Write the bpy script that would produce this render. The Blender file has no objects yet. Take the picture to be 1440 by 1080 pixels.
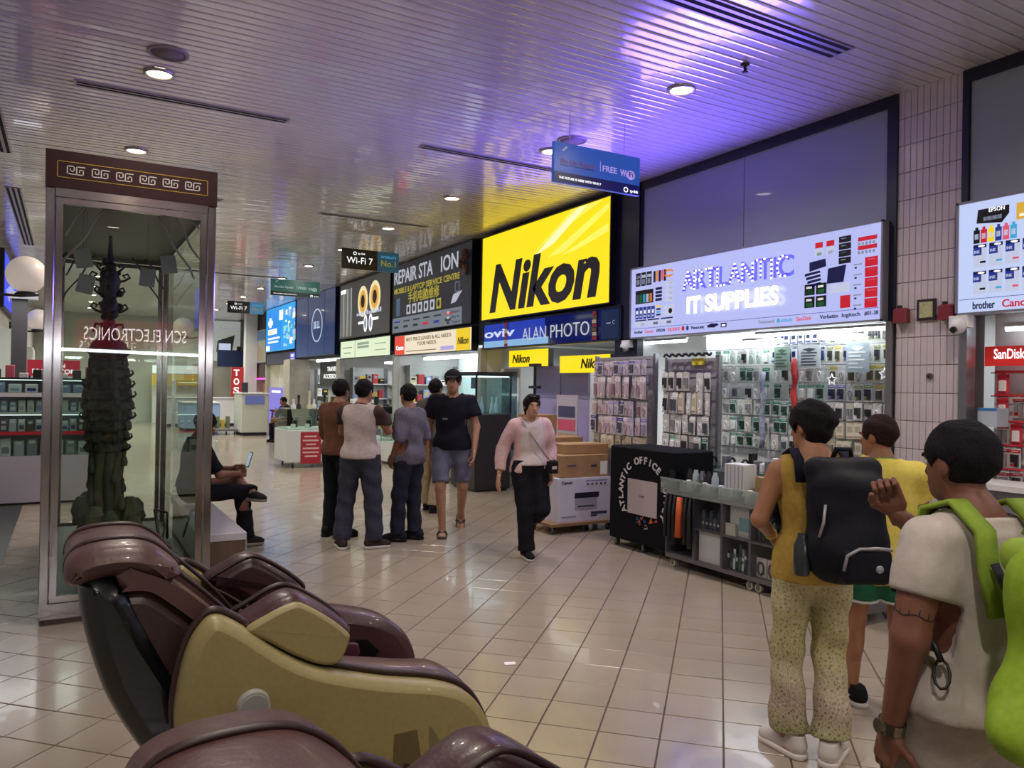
import bpy, math, random
import numpy as np
from mathutils import Vector, Matrix
random.seed(7)
R = math.radians
SC = bpy.context.scene
COL = SC.collection

# ------------------------------------------------------------ camera, world, exposure
def make_camera():
    cd = bpy.data.cameras.new('camera'); co = bpy.data.objects.new('camera', cd); COL.objects.link(co)
    yaw, pitch, roll = R(29.91), R(.213), R(.958)
    F = Vector((math.sin(yaw)*math.cos(pitch), math.cos(yaw)*math.cos(pitch), math.sin(pitch)))
    r0 = Vector((math.cos(yaw), -math.sin(yaw), 0)); u0 = r0.cross(F)
    r = r0*math.cos(roll)+u0*math.sin(roll); u = -r0*math.sin(roll)+u0*math.cos(roll)
    co.matrix_world = Matrix((( r.x, u.x, -F.x, 0), (r.y, u.y, -F.y, 0), (r.z, u.z, -F.z, 1.6), (0, 0, 0, 1)))
    cd.sensor_fit = 'HORIZONTAL'; cd.sensor_width = 36; cd.lens = 36*1085/1440
    cd.clip_start = .05; cd.clip_end = 200
    SC.camera = co
make_camera()
W = bpy.data.worlds.new('world'); SC.world = W; W.use_nodes = True
W.node_tree.nodes['Background'].inputs[0].default_value = (.55, .6, .75, 1)
W.node_tree.nodes['Background'].inputs[1].default_value = .12
SC.view_settings.view_transform = 'Standard'; SC.view_settings.look = 'None'
SC.view_settings.gamma = 1; SC.view_settings.use_curve_mapping = False
SC.view_settings.exposure = 0.0
try:
    SC.cycles.use_denoising = True; SC.cycles.max_bounces = 8; SC.cycles.transparent_max_bounces = 24
    SC.cycles.diffuse_bounces = 3; SC.cycles.glossy_bounces = 4; SC.cycles.sample_clamp_indirect = 6
    SC.cycles.use_light_tree = True
    SC.cycles.caustics_reflective = False; SC.cycles.caustics_refractive = False
except Exception:
    pass
DOWNLIGHT_W = 150.0          # each ceiling downlight
def lamp_area(name, loc, target, size, sizey, watts, col, spread=160):
    l = bpy.data.lights.new(name, 'AREA'); l.shape = 'RECTANGLE'; l.size = size; l.size_y = sizey
    l.energy = watts; l.color = col; l.spread = R(spread)
    o = bpy.data.objects.new(name, l); COL.objects.link(o); o.location = loc
    o.rotation_euler = (Vector(target)-Vector(loc)).to_track_quat('-Z', 'Y').to_euler()
    return o
# shop ceiling light trays (they hang inside the shops, above the openings)
for (x, y, w) in ((6.85, 5.4, 75), (6.9, 2.0, 24), (7.0, 9.5, 30), (7.0, 13.4, 40), (7.0, 17.2, 40), (7.0, 21.3, 45), (7.0, 25.4, 45)):
    lamp_area('shop_ceiling_light', (x, y, 2.28), (x, y, 0), 1.2, 2.8, w, (.93, .98, 1.0))
lamp_area('shop_ceiling_light', (-.4, 13.0, 2.9), (-.4, 13.0, 0), 1.2, 1.6, 40, (.95, 1, 1))
for y in (24, 29):
    lamp_area('hall_light_panel', (2.5, y, 4.0), (2.5, y, 0), 5, 2.5, 110, (.93, 1.0, .93))
# added area lamp boosting the blue-violet glow of the IT shop's lit fascia
lamp_area('blue_sign_fill', (5.74, 6.0, 2.75), (4.1, 6.0, 4.1), 2.4, .6, 88, (.17, .10, 1.0), 125)

# ------------------------------------------------------------ materials
def lin(c):
    if isinstance(c, str):
        c = c.lstrip('#'); c = [int(c[i:i+2], 16) for i in (0, 2, 4)]
    return tuple(((v/255)/12.92 if v/255 <= .04045 else ((v/255+.055)/1.055)**2.4) for v in c)
MATS = {}
def mat(name, col, rough=.55, metal=0., emit=0., ecol=None, noise=None, bump=None, coat=0., spec=.5, col2=None, kind='noise', stretch=(1, 1, 1), trans=0.):
    """A procedural material; noise=(scale, amount) mixes the colour with col2, bump=(scale, strength)."""
    if name in MATS: return MATS[name]
    m = bpy.data.materials.new(name); m.use_nodes = True; nt = m.node_tree; b = nt.nodes['Principled BSDF']
    c = (*lin(col), 1); b.inputs['Base Color'].default_value = c
    b.inputs['Roughness'].default_value = rough; b.inputs['Metallic'].default_value = metal
    b.inputs['Specular IOR Level'].default_value = spec; b.inputs['Coat Weight'].default_value = coat
    b.inputs['Transmission Weight'].default_value = trans
    if emit:
        b.inputs['Emission Color'].default_value = (*lin(ecol or col), 1); b.inputs['Emission Strength'].default_value = emit
    if noise or bump:
        tc = nt.nodes.new('ShaderNodeTexCoord'); mp = nt.nodes.new('ShaderNodeMapping'); mp.inputs['Scale'].default_value = stretch
        nt.links.new(tc.outputs['Object'], mp.inputs['Vector'])
    def tex(scale):
        if kind == 'voronoi':
            t = nt.nodes.new('ShaderNodeTexVoronoi'); t.inputs['Scale'].default_value = scale; out = t.outputs['Distance']
        else:
            t = nt.nodes.new('ShaderNodeTexNoise'); t.inputs['Scale'].default_value = scale; t.inputs['Detail'].default_value = 4; out = t.outputs['Fac']
        nt.links.new(mp.outputs[0], t.inputs['Vector']); return out
    if noise:
        out = tex(noise[0]); rp = nt.nodes.new('ShaderNodeValToRGB')
        rp.color_ramp.elements[0].position = .5-noise[1]*.4; rp.color_ramp.elements[1].position = .5+noise[1]*.4
        rp.color_ramp.elements[0].color = c; rp.color_ramp.elements[1].color = (*lin(col2 or col), 1)
        nt.links.new(out, rp.inputs[0]); nt.links.new(rp.outputs[0], b.inputs['Base Color'])
    if bump:
        out = tex(bump[0]); bn = nt.nodes.new('ShaderNodeBump'); bn.inputs['Strength'].default_value = bump[1]; bn.inputs['Distance'].default_value = .01
        nt.links.new(out, bn.inputs['Height']); nt.links.new(bn.outputs[0], b.inputs['Normal'])
    MATS[name] = m; return m
def glass(name, tint=(235, 245, 240), rough=0.0, ior=1.5):
    if name in MATS: return MATS[name]
    m = bpy.data.materials.new(name); m.use_nodes = True; nt = m.node_tree
    nt.nodes.remove(nt.nodes['Principled BSDF']); o = nt.nodes['Material Output']
    t = nt.nodes.new('ShaderNodeBsdfTransparent'); t.inputs[0].default_value = (*lin(tint), 1)
    g = nt.nodes.new('ShaderNodeBsdfGlossy'); g.inputs['Roughness'].default_value = rough
    f = nt.nodes.new('ShaderNodeFresnel'); f.inputs[0].default_value = ior; mx = nt.nodes.new('ShaderNodeMixShader')
    ge = nt.nodes.new('ShaderNodeNewGeometry'); ma_ = nt.nodes.new('ShaderNodeMath'); ma_.operation = 'MULTIPLY_ADD'; ma_.inputs[1].default_value = -1.0; ma_.inputs[2].default_value = 1.0
    mb_ = nt.nodes.new('ShaderNodeMath'); mb_.operation = 'MULTIPLY'; nt.links.new(ge.outputs['Backfacing'], ma_.inputs[0]); nt.links.new(f.outputs[0], mb_.inputs[0]); nt.links.new(ma_.outputs[0], mb_.inputs[1])
    nt.links.new(mb_.outputs[0], mx.inputs[0]); nt.links.new(t.outputs[0], mx.inputs[1]); nt.links.new(g.outputs[0], mx.inputs[2]); nt.links.new(mx.outputs[0], o.inputs[0])
    MATS[name] = m; return m
def clear_plastic(name, tint, body=.35):
    """cloudy clear plastic: part see-through, part glossy milky body"""
    if name in MATS: return MATS[name]
    m = mat(name, tint, .12, spec=.8, coat=.5); nt = m.node_tree; b = nt.nodes['Principled BSDF']; o = nt.nodes['Material Output']
    t = nt.nodes.new('ShaderNodeBsdfTransparent'); mx = nt.nodes.new('ShaderNodeMixShader'); mx.inputs[0].default_value = body
    nt.links.new(t.outputs[0], mx.inputs[1]); nt.links.new(b.outputs[0], mx.inputs[2]); nt.links.new(mx.outputs[0], o.inputs[0]); return m
def lit(name, col, s=1.0, rough=.3):
    """a backlit sign face or lamp"""
    return mat(name, [v*.25 for v in (lin_hex(col))], rough, emit=s, ecol=col)
def lin_hex(c):
    if isinstance(c, str):
        c = c.lstrip('#'); return [int(c[i:i+2], 16) for i in (0, 2, 4)]
    return c
BLACK = mat('black_plastic', '16161a', .45)
DARK = mat('dark_paint', '23232a', .5)
NAVY = mat('navy_paint', '0e1020', .4)
WHITE = mat('white_laminate', 'dcdcdc', .4)
STEEL = mat('stainless_steel', 'b4aeae', .13, 1.0, noise=(6, .8), col2='948e8e', stretch=(1, 1, .15))
CHROME = mat('chrome', 'd0d0d4', .12, 1.0)
GREYM = mat('grey_metal', '85858c', .35, .8)
ALU = mat('aluminium', 'a8a8ae', .3, .9)
RUBBER = mat('castor_rubber', '2a2a2c', .6)
CARD = mat('brown_cardboard', 'a5825a', .8, noise=(8, .6), col2='96744e')
PAPER = mat('white_paper', 'e6e4e2', .7)

# ------------------------------------------------------------ mesh builder
ORIG = {}
class MB:
    def __init__(s): s.v = []; s.f = []; s.m = []; s.mats = []; s.sm = []
    def mi(s, m):
        if m not in s.mats: s.mats.append(m)
        return s.mats.index(m)
    def add(s, vs, fs, m, smooth=False):
        o = len(s.v); s.v += [tuple(v) for v in vs]; k = s.mi(m)
        for f in fs: s.f.append(tuple(i+o for i in f)); s.m.append(k); s.sm.append(smooth)
        return s
    def box(s, x0, x1, y0, y1, z0, z1, m):
        vs = [(x, y, z) for z in (z0, z1) for y in (y0, y1) for x in (x0, x1)]
        return s.add(vs, [(0, 2, 3, 1), (4, 5, 7, 6), (0, 1, 5, 4), (2, 6, 7, 3), (0, 4, 6, 2), (1, 3, 7, 5)], m)
    def obox(s, c, ax, ay, az, m):
        """oriented box: centre and three half-axis vectors"""
        c, ax, ay, az = map(Vector, (c, ax, ay, az)); vs = []
        for k in (-1, 1):
            for j in (-1, 1):
                for i in (-1, 1): vs.append(c+ax*i+ay*j+az*k)
        return s.add(vs, [(0, 2, 3, 1), (4, 5, 7, 6), (0, 1, 5, 4), (2, 6, 7, 3), (0, 4, 6, 2), (1, 3, 7, 5)], m)
    def cham(s, x0, x1, y0, y1, z0, z1, b, m):
        """box with its top and upright edges bevelled"""
        z2 = z1-b; i = b
        def ring(d, z): return [(x0+d+i, y0+d, z), (x1-d-i, y0+d, z), (x1-d, y0+d+i, z), (x1-d, y1-d-i, z), (x1-d-i, y1-d, z), (x0+d+i, y1-d, z), (x0+d, y1-d-i, z), (x0+d, y0+d+i, z)]
        vs = ring(0, z0)+ring(0, z2)+ring(b, z1); fs = [tuple(range(7, -1, -1)), tuple(range(16, 24))]
        for k in range(2):
            for j in range(8): fs.append((k*8+j, k*8+(j+1) % 8, k*8+8+(j+1) % 8, k*8+8+j))
        return s.add(vs, fs, m)
    def cyl(s, a, b, r0, m, r1=None, n=12, caps=True, smooth=True):
        a, b = Vector(a), Vector(b); r1 = r0 if r1 is None else r1; d = (b-a).normalized()
        p = d.orthogonal().normalized(); q = d.cross(p); vs = []
        for c, r in ((a, r0), (b, r1)):
            for i in range(n):
                t = 2*math.pi*i/n; vs.append(c+(p*math.cos(t)+q*math.sin(t))*r)
        s.add(vs, [(i, (i+1) % n, n+(i+1) % n, n+i) for i in range(n)], m, smooth)
        if caps: s.add(vs, [tuple(range(n-1, -1, -1)), tuple(range(n, 2*n))], m)
        return s
    def tube(s, path, r, m, n=8, closed=False):
        P = [Vector(p) for p in path]; N = len(P); rs = r if isinstance(r, (list, tuple)) else [r]*N; vs = []; pv = None
        for i in range(N):
            d = (P[(i+1) % N]-P[i-1]) if closed else (P[min(i+1, N-1)]-P[max(i-1, 0)])
            d.normalize(); p = d.orthogonal().normalized() if pv is None else (pv-d*pv.dot(d)).normalized()
            pv = p; q = d.cross(p)
            vs += [P[i]+(p*math.cos(2*math.pi*k/n)+q*math.sin(2*math.pi*k/n))*rs[i] for k in range(n)]
        fs = []
        for i in range(N if closed else N-1):
            a, b = i*n, ((i+1) % N)*n
            fs += [(a+k, a+(k+1) % n, b+(k+1) % n, b+k) for k in range(n)]
        if not closed: fs += [tuple(range(n-1, -1, -1)), tuple(range((N-1)*n, N*n))]
        return s.add(vs, fs, m, True)
    def ribbon(s, path, ups, w, t, m):
        """flat strap along a path; ups = outward normals, w = half widths"""
        P = [Vector(p) for p in path]; N = len(P); vs = []
        for i in range(N):
            d = (P[min(i+1, N-1)]-P[max(i-1, 0)]).normalized(); u = Vector(ups[i] if isinstance(ups, list) else ups); u = (u-d*u.dot(d)).normalized(); q = d.cross(u)
            vs += [P[i]+q*w, P[i]+q*w*.9+u*t, P[i]-q*w*.9+u*t, P[i]-q*w]
        fs = []
        for i in range(N-1):
            for k in range(4): fs.append((i*4+k, i*4+(k+1) % 4, i*4+4+(k+1) % 4, i*4+4+k))
        fs += [(3, 2, 1, 0), tuple(range(N*4-4, N*4))]
        return s.add(vs, fs, m, True)
    def ball(s, c, r, m, n=12, k=8, sc=(1, 1, 1)):
        vs = [(c[0], c[1], c[2]-r*sc[2])]
        for j in range(1, k):
            ph = -math.pi/2+math.pi*j/k
            for i in range(n):
                t = 2*math.pi*i/n; vs.append((c[0]+r*sc[0]*math.cos(ph)*math.cos(t), c[1]+r*sc[1]*math.cos(ph)*math.sin(t), c[2]+r*sc[2]*math.sin(ph)))
        vs.append((c[0], c[1], c[2]+r*sc[2])); L = len(vs)-1; fs = []
        for i in range(n):
            fs.append((0, 1+(i+1) % n, 1+i)); fs.append((L, L-n+i, L-n+(i+1) % n))
            for j in range(k-2): fs.append((1+j*n+i, 1+j*n+(i+1) % n, 1+(j+1)*n+(i+1) % n, 1+(j+1)*n+i))
        return s.add(vs, fs, m, True)
    def lathe(s, c, prof, m, n=20, smooth=True):
        vs = []; K = len(prof)
        for r, z in prof: vs += [(c[0]+r*math.cos(2*math.pi*i/n), c[1]+r*math.sin(2*math.pi*i/n), c[2]+z) for i in range(n)]
        fs = [(j*n+i, j*n+(i+1) % n, (j+1)*n+(i+1) % n, (j+1)*n+i) for j in range(K-1) for i in range(n)]
        s.add(vs, fs, m, smooth); s.add(vs, [tuple(range(n-1, -1, -1)), tuple(range((K-1)*n, K*n))], m)
        return s
    def prism(s, poly, y0, y1, m, bev=0., smooth=False):
        """(x, z) polygon extruded along y, rims rounded by bev"""
        n = len(poly); A = [Vector((p[0], p[1])) for p in poly]
        area = sum(A[i].x*A[(i+1) % n].y-A[(i+1) % n].x*A[i].y for i in range(n)); sg = 1 if area > 0 else -1
        def inset(d):
            out = []
            for i in range(n):
                e = (A[(i+1) % n]-A[i-1]).normalized(); nrm = Vector((-e.y, e.x))*sg; out.append(A[i]+nrm*d)
            return out
        rings = [(bev, y0), (bev*.3, y0+bev*.3), (0, y0+bev), (0, y1-bev), (bev*.3, y1-bev*.3), (bev, y1)] if bev else [(0, y0), (0, y1)]
        vs = []
        for d, y in rings: vs += [(p.x, y, p.y) for p in inset(d)]
        fs = []
        for k in range(len(rings)-1):
            for i in range(n):
                q = (k*n+i, k*n+n+i, k*n+n+(i+1) % n, k*n+(i+1) % n); fs.append(q if sg > 0 else q[::-1])
        c0 = tuple(range(n)); c1 = tuple(range((len(rings)-1)*n, len(rings)*n))
        s.add(vs, fs, m, smooth); s.add(vs, [c0 if sg > 0 else c0[::-1], c1[::-1] if sg > 0 else c1], m)
        return s
    def xform(s, M, start=0):
        for i in range(start, len(s.v)): s.v[i] = tuple(M @ Vector(s.v[i]))
        return s
    def mesh(s, name, off=(0, 0, 0)):
        me = bpy.data.meshes.new(name)
        me.from_pydata([(v[0]-off[0], v[1]-off[1], v[2]-off[2]) for v in s.v], [], s.f)
        for m in s.mats: me.materials.append(m)
        me.polygons.foreach_set('material_index', s.m); me.polygons.foreach_set('use_smooth', s.sm); me.update()
        return me
    def build(s, name, parent=None, local=False, kind=None):
        """world-coordinate vertices; the parent's origin is taken off so the part sits under it"""
        off = (0, 0, 0) if local or parent is None else ORIG.get(parent.name, (0, 0, 0))
        o = bpy.data.objects.new(name, s.mesh(name, off)); COL.objects.link(o)
        if parent is not None: o.parent = parent; ORIG[o.name] = off if not local else (0, 0, 0)
        if kind: o['kind'] = kind
        return o
    def solo(s, name, label, cat, loc, group=None, rz=0, local=False):
        """a thing that is one mesh, origin at its base"""
        o = bpy.data.objects.new(name, s.mesh(name, (0, 0, 0) if local else loc)); COL.objects.link(o); o.location = loc; o.rotation_euler.z = rz
        o['label'] = label; o['category'] = cat
        if group: o['group'] = group
        ORIG[o.name] = tuple(loc); return o
def thing(name, label, cat, loc, group=None, rz=0):
    o = bpy.data.objects.new(name, None); COL.objects.link(o); o.empty_display_size = .1
    o.location = loc; o.rotation_euler.z = rz; o['label'] = label; o['category'] = cat
    if group: o['group'] = group
    ORIG[o.name] = tuple(loc); return o
def copy_tree(o, parent=None, loc=None, rz=None, label=None, group=None):
    c = o.copy(); COL.objects.link(c)
    if parent is not None: c.parent = parent
    for ch in list(o.children): copy_tree(ch, c)
    if loc is not None: c.location = loc
    if rz is not None: c.rotation_euler.z = rz
    if label: c['label'] = label
    if group: c['group'] = group
    return c
# ------------------------------------------------------------ flat lettering
TXT = {}
def text_mesh(s, bold=0., shear=0., ext=.004, space=1.0):
    key = (s, bold, shear, ext, space)
    if key in TXT: return TXT[key]
    cu = bpy.data.curves.new('lettering', 'FONT'); cu.body = s; cu.align_x = 'LEFT'; cu.align_y = 'BOTTOM_BASELINE'
    cu.offset = bold; cu.shear = shear; cu.extrude = ext; cu.space_character = space; cu.resolution_u = 3
    ob = bpy.data.objects.new('lettering', cu); COL.objects.link(ob)
    dg = bpy.context.evaluated_depsgraph_get(); me = bpy.data.meshes.new_from_object(ob.evaluated_get(dg))
    vs = np.zeros(len(me.vertices)*3, np.float32); me.vertices.foreach_get('co', vs); vs = vs.reshape(-1, 3)
    fs = [tuple(p.vertices) for p in me.polygons]
    bpy.data.objects.remove(ob); bpy.data.curves.remove(cu); bpy.data.meshes.remove(me)
    TXT[key] = (vs, fs); return TXT[key]
class Face:
    """a flat face to print on: origin, right and up as a reader sees them"""
    def __init__(s, o, right, up): s.o = Vector(o); s.r = Vector(right).normalized(); s.u = Vector(up).normalized(); s.n = s.r.cross(s.u)
    def p(s, a, b, d=0): return s.o+s.r*a+s.u*b+s.n*d
    def rect(s, mb, a0, a1, b0, b1, m, d0=0., d1=.004):
        return mb.obox(s.p((a0+a1)/2, (b0+b1)/2, (d0+d1)/2), s.r*(a1-a0)/2, s.u*(b1-b0)/2, s.n*(d1-d0)/2, m)
    def poly(s, mb, pts, m, d0=0., d1=.004):
        n = len(pts); ar = sum(pts[i][0]*pts[(i+1) % n][1]-pts[(i+1) % n][0]*pts[i][1] for i in range(n))
        if ar < 0: pts = pts[::-1]
        vs = [s.p(a, b, d0) for a, b in pts]+[s.p(a, b, d1) for a, b in pts]
        return mb.add(vs, [tuple(range(n-1, -1, -1)), tuple(range(n, 2*n))]+[(i, (i+1) % n, n+(i+1) % n, n+i) for i in range(n)], m)
    def disc(s, mb, a, b, ra, rb, m, d0=0., d1=.004, n=24):
        return s.poly(mb, [(a+ra*math.cos(2*math.pi*i/n), b+rb*math.sin(2*math.pi*i/n)) for i in range(n)], m, d0, d1)
    def ring(s, mb, a, b, ra, rb, w, m, d0=0., d1=.004, n=32, t0=0, t1=360):
        for i in range(n):
            x, y = R(t0+(t1-t0)*i/n), R(t0+(t1-t0)*(i+1)/n)
            s.poly(mb, [(a+ra*math.cos(x), b+rb*math.sin(x)), (a+ra*math.cos(y), b+rb*math.sin(y)), (a+(ra-w)*math.cos(y), b+(rb-w)*math.sin(y)), (a+(ra-w)*math.cos(x), b+(rb-w)*math.sin(x))], m, d0, d1)
        return mb
    def text(s, mb, st, a, b, h, m, width=None, bold=0., shear=0., d=.003, align='l', rot=0, space=1.0, mirror=False):
        """cap height h (about .7 em); width squeezes or stretches the line"""
        vs, fs = text_mesh(st, bold, shear, .004, space)
        if not len(vs): return mb
        x0, x1 = vs[:, 0].min(), vs[:, 0].max(); k = h/.70; kx = k if width is None else width/(x1-x0)
        w = (x1-x0)*kx; sh = {'l': 0, 'c': -w/2, 'r': -w}[align]; c, sn = math.cos(rot), math.sin(rot); out = []
        for x, y, z in vs:
            X = (x-x0)*kx+sh; Y = y*k; X = -X if mirror else X
            out.append(s.p(a+X*c-Y*sn, b+X*sn+Y*c, d+z*.5))
        return mb.add(out, [f[::-1] for f in fs] if mirror else fs, m)
RIGHTWALL = lambda x, y, z: Face((x, y, z), (0, -1, 0), (0, 0, 1))      # faces -X, read from the corridor
FRONT = lambda x, y, z: Face((x, y, z), (1, 0, 0), (0, 0, 1))           # faces -Y
LEFTWALL = lambda x, y, z: Face((x, y, z), (0, 1, 0), (0, 0, 1))        # faces +X
# ------------------------------------------------------------ floor of square tiles laid at 45 degrees
H_C = 4.1
XL, XR, Y0, Y1 = -1.1, 6.0, -5.0, 33.0
def build_floor():
    grout = mat('floor_grout', '5a4a44', .8)
    tile_m = mat('beige_floor_tile', 'a69a8c', .2, noise=(1.7, 1.0), col2='94887a', bump=(9, .05), coat=.15)
    fl = MB().box(XL-1.5, XR+3, Y0, Y1+2, -.1, -.006, grout).build('floor', kind='structure')
    P = .2825; g = .0035; b = .0016; hh = P/2-g
    def tile(mb, cx, cy, dz=0):
        c, s = math.cos(R(45)), math.sin(R(45)); vs = []
        for d, z in ((0, -.006), (0, -.002), (b, 0.0)):
            for i, j in ((-1, -1), (1, -1), (1, 1), (-1, 1)):
                a, e = i*(hh-d), j*(hh-d); vs.append((cx+a*c-e*s, cy+a*s+e*c, z+dz))
        fs = [(8, 9, 10, 11)]+[(k*4+i, k*4+(i+1) % 4, k*4+4+(i+1) % 4, k*4+4+i) for k in (0, 1) for i in range(4)]
        mb.add(vs, fs, tile_m)
    proto = MB(); tile(proto, 0, 0); me = proto.mesh('tile')
    cells = []; s2 = math.sqrt(2)
    for i in range(-140, 60):
        for j in range(-40, 160):
            s_, t_ = .04+P*(i+.5), 3.596+P*(j+.5); x, y = (s_+t_)/s2, (t_-s_)/s2
            if XL-1.2 < x < XR+2.6 and Y0+.3 < y < Y1+1:
                d = x*.4986+y*.8669; xr = x*.8669-y*.4986; vis = d > .6 and abs(xr) < d*.72+.25
                cells.append((0 if vis else 1, d if vis else 99, x, y))
    cells.sort(); field = MB()
    for k, (hid, d, x, y) in enumerate(cells):
        dz = random.uniform(-.0007, .0007)
        if k < 300 and not hid:
            o = bpy.data.objects.new('tile', me); COL.objects.link(o); o.parent = fl; o.location = (x, y, dz)
            o.rotation_euler = (random.uniform(-.0025, .0025), random.uniform(-.0025, .0025), 0)
        else: tile(field, x, y, dz)
    field.build('tile_field', fl, kind='stuff')
build_floor()

# ------------------------------------------------------------ ceiling of glossy metal slats
def build_ceiling():
    back = mat('ceiling_void', '2c2a2c', .9); sm = mat('glossy_white_slat', 'd4cccc', .17, .14, coat=.7, spec=.7, bump=(3, .03), stretch=(.3, 1, 1))
    ce = MB().box(XL-.6, XR+.2, Y0, Y1, H_C+.03, H_C+.1, back).build('ceiling', kind='structure')
    L = XR-XL; mb = MB(); prof = [(-.0455, .022), (-.0455, .006), (-.042, .001), (-.030, -.001), (.030, -.001), (.042, .001), (.0455, .006), (.0455, .022)]
    vs = [(x, y, z) for x in (-L/2, L/2) for y, z in prof]; n = len(prof)
    mb.add(vs, [(i, i+1, n+i+1, n+i) for i in range(n-1)], sm); mb.sm = [False]*(n-1); me = mb.mesh('slat')
    k = 0; y = 1.6; rest = MB()
    while y < Y1-.1:
        o = bpy.data.objects.new('slat', me); COL.objects.link(o); o.parent = ce
        o.location = ((XL+XR)/2, y, H_C+random.uniform(0, .002)); o.rotation_euler = (R(random.uniform(-.9, .9)), R(random.uniform(-.03, .03)), 0)
        k += 1; y += .0985 if k < 200 else .112
    y = Y0+.05
    while y < 1.55:
        rest.add([(v[0]+(XL+XR)/2, v[1]+y, v[2]+H_C) for v in vs], [(i, i+1, n+i+1, n+i) for i in range(n-1)], sm); y += .0985
    rest.build('slat_field', ce, kind='stuff')
build_ceiling()

# ------------------------------------------------------------ walls
wallm = mat('plain_wall', 'b9b6b2', .7); greyp = mat('grey_transom_panel', '929aa2', .3, coat=.2); navyf = mat('navy_frame', '15152c', .4)
def S(mb, name, parent=None): return mb.build(name, parent, kind='structure')
m = MB()
m.box(8.9, 9.0, Y0, Y1, 0, H_C+.1, wallm)                                  # rear of the shops
for y in (-.2, 3.62, 7.52, 11.45, 15.36, 19.2, 23.3, 27.4, 31.2): m.box(6.05, 8.9, y-.06, y+.06, 0, 2.3, WHITE)
m.box(6.1, 8.9, Y0, Y1, 2.34, 2.42, WHITE)                                 # shop ceilings
m.box(6.02, 6.1, Y0, Y1, 2.3, H_C, DARK)
WR = S(m, 'wall_right')
m = MB(); m.box(-1.25, -1.1, Y0, 11.4, 0, H_C, wallm); m.box(-1.25, -1.1, 14.5, Y1, 2.6, H_C, wallm); m.box(-1.25, -1.1, 14.5, Y1, 0, 2.6, mat('left_shop_wall', 'c9ccc4', .6)); m.box(-2.6, -1.1, 11.4, 11.5, 0, H_C, wallm)
m.box(-2.6, -2.5, 11.4, 14.6, 0, H_C, wallm); m.box(-2.6, -1.1, 14.5, 14.6, 0, H_C, wallm)
WL = S(m, 'wall_left')
S(MB().box(-1.25, 9, Y1, Y1+.15, 0, H_C+.1, mat('end_wall', 'b8bab0', .7)), 'wall_back')
S(MB().box(-1.25, 9, Y0-.15, Y0, 0, H_C+.1, mat('rear_wall', '8f8b88', .7)), 'wall_front')
# dark-framed grey transom panels above the two IT shop fascias
def transom(n, ya, yb, seams):
    w = S(MB().box(5.99, 6.01, ya, yb, 2.2, H_C-.01, greyp), 'window_%d' % n)
    f = MB(); f.box(5.95, 6.0, ya, yb, H_C-.10, H_C-.005, navyf); f.box(5.95, 6.0, ya, ya+.09, 2.2, H_C-.1, navyf); f.box(5.95, 6.0, yb-.05, yb, 2.2, H_C-.1, navyf)
    f.build('frame', w)
    e = [ya+.09]+seams+[yb-.05]
    for a, b in zip(e, e[1:]): MB().box(5.975, 5.99, a+.004, b-.004, 2.2, H_C-.1, greyp).build('panel', w)
transom(1, 3.98, 7.32, [5.68]); transom(2, -1.0, 3.44, [1.2])
S(MB().box(5.93, 6.02, 7.30, 7.74, 0, H_C-.01, mat('navy_panel', '10122c', .3)), 'trim_1')
# tiled pillar
def pillar(n, ya, yb, nt=10):
    gm = mat('pillar_grout', '4c4142', .8); tm = mat('pillar_tile', 'cfc5c6', .2, noise=(3, .9), col2='c0b4b7')
    p = S(MB().box(5.985, 6.3, ya, yb, 0, H_C, gm), 'pillar_%d' % n); w = (yb-ya)/nt; hgt = .2275
    tmsh = MB().cham(-w/2+.002, w/2-.002, -hgt/2+.002, hgt/2-.002, 0, .012, .003, tm); tmsh.xform(Matrix(((0, 0, -1, 0), (-1, 0, 0, 0), (0, 1, 0, 0), (0, 0, 0, 1)))); me = tmsh.mesh('tile')
    for i in range(nt):
        for j in range(18):
            o = bpy.data.objects.new('tile', me); COL.objects.link(o); o.parent = p; o.location = (5.985, ya+w*(i+.5), .115+hgt*j+.01)
    return p
pillar(1, 3.44, 3.985)
# steel jambs of the shop fronts
for k, (y, w) in enumerate(((4.02, .05), (3.40, .06), (11.42, .12), (15.34, .1), (19.2, .3), (23.3, .12), (27.4, .2))):
    S(MB().box(5.93, 6.05, y-w/2, y+w/2, 0, 2.24 if y > 5 else 2.2, ALU if y < 5 else mat('pale_jamb', 'a9a8a2', .4, .3)), 'trim_%d' % (k+2))

# ------------------------------------------------------------ ceiling fittings
def downlight(x, y, label):
    t = thing('ceiling_downlight', label, 'light', (x, y, H_C), 'round downlights in the slatted ceiling')
    mb = MB(); mb.lathe((x, y, H_C), [(.118, -.002), (.118, -.016), (.1, -.022), (.092, -.012), (.092, .0)], mat('downlight_rim', 'b0a8a4', .3, .6), 20); mb.build('rim', t)
    MB().lathe((x, y, H_C), [(.091, .0), (.091, -.008), (.05, -.016), (.01, -.018)], mat('warm_lamp_lens', 'fff0d8', .4, emit=22, ecol=(255, 236, 205)), 16).build('lens', t)
    l = bpy.data.lights.new('downlight_beam', 'SPOT'); l.energy = DOWNLIGHT_W; l.spot_size = R(150); l.spot_blend = .9; l.shadow_soft_size = .09; l.color = (1, .91, .79) if y < 12 else (1, .95, .80)
    lo = bpy.data.objects.new('downlight_beam', l); COL.objects.link(lo); lo.location = (x, y, H_C-.05)
    return t
for x, side in ((.6, 'case side'), (4.38, 'shop side')):
    for k in range(-3, 12):
        y = 4.6+2.35*k
        if abs(y-4.6) < .1: y = 4.87
        if abs(y-6.95) < .1: y = 6.87
        downlight(x, y, 'lit round downlight of the %s row, %s' % (side, ('above the massage chairs', 'near the glass case', 'over the walkway', 'over the far walkway')[min(3, max(0, int((y+1)//5)))]))
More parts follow.
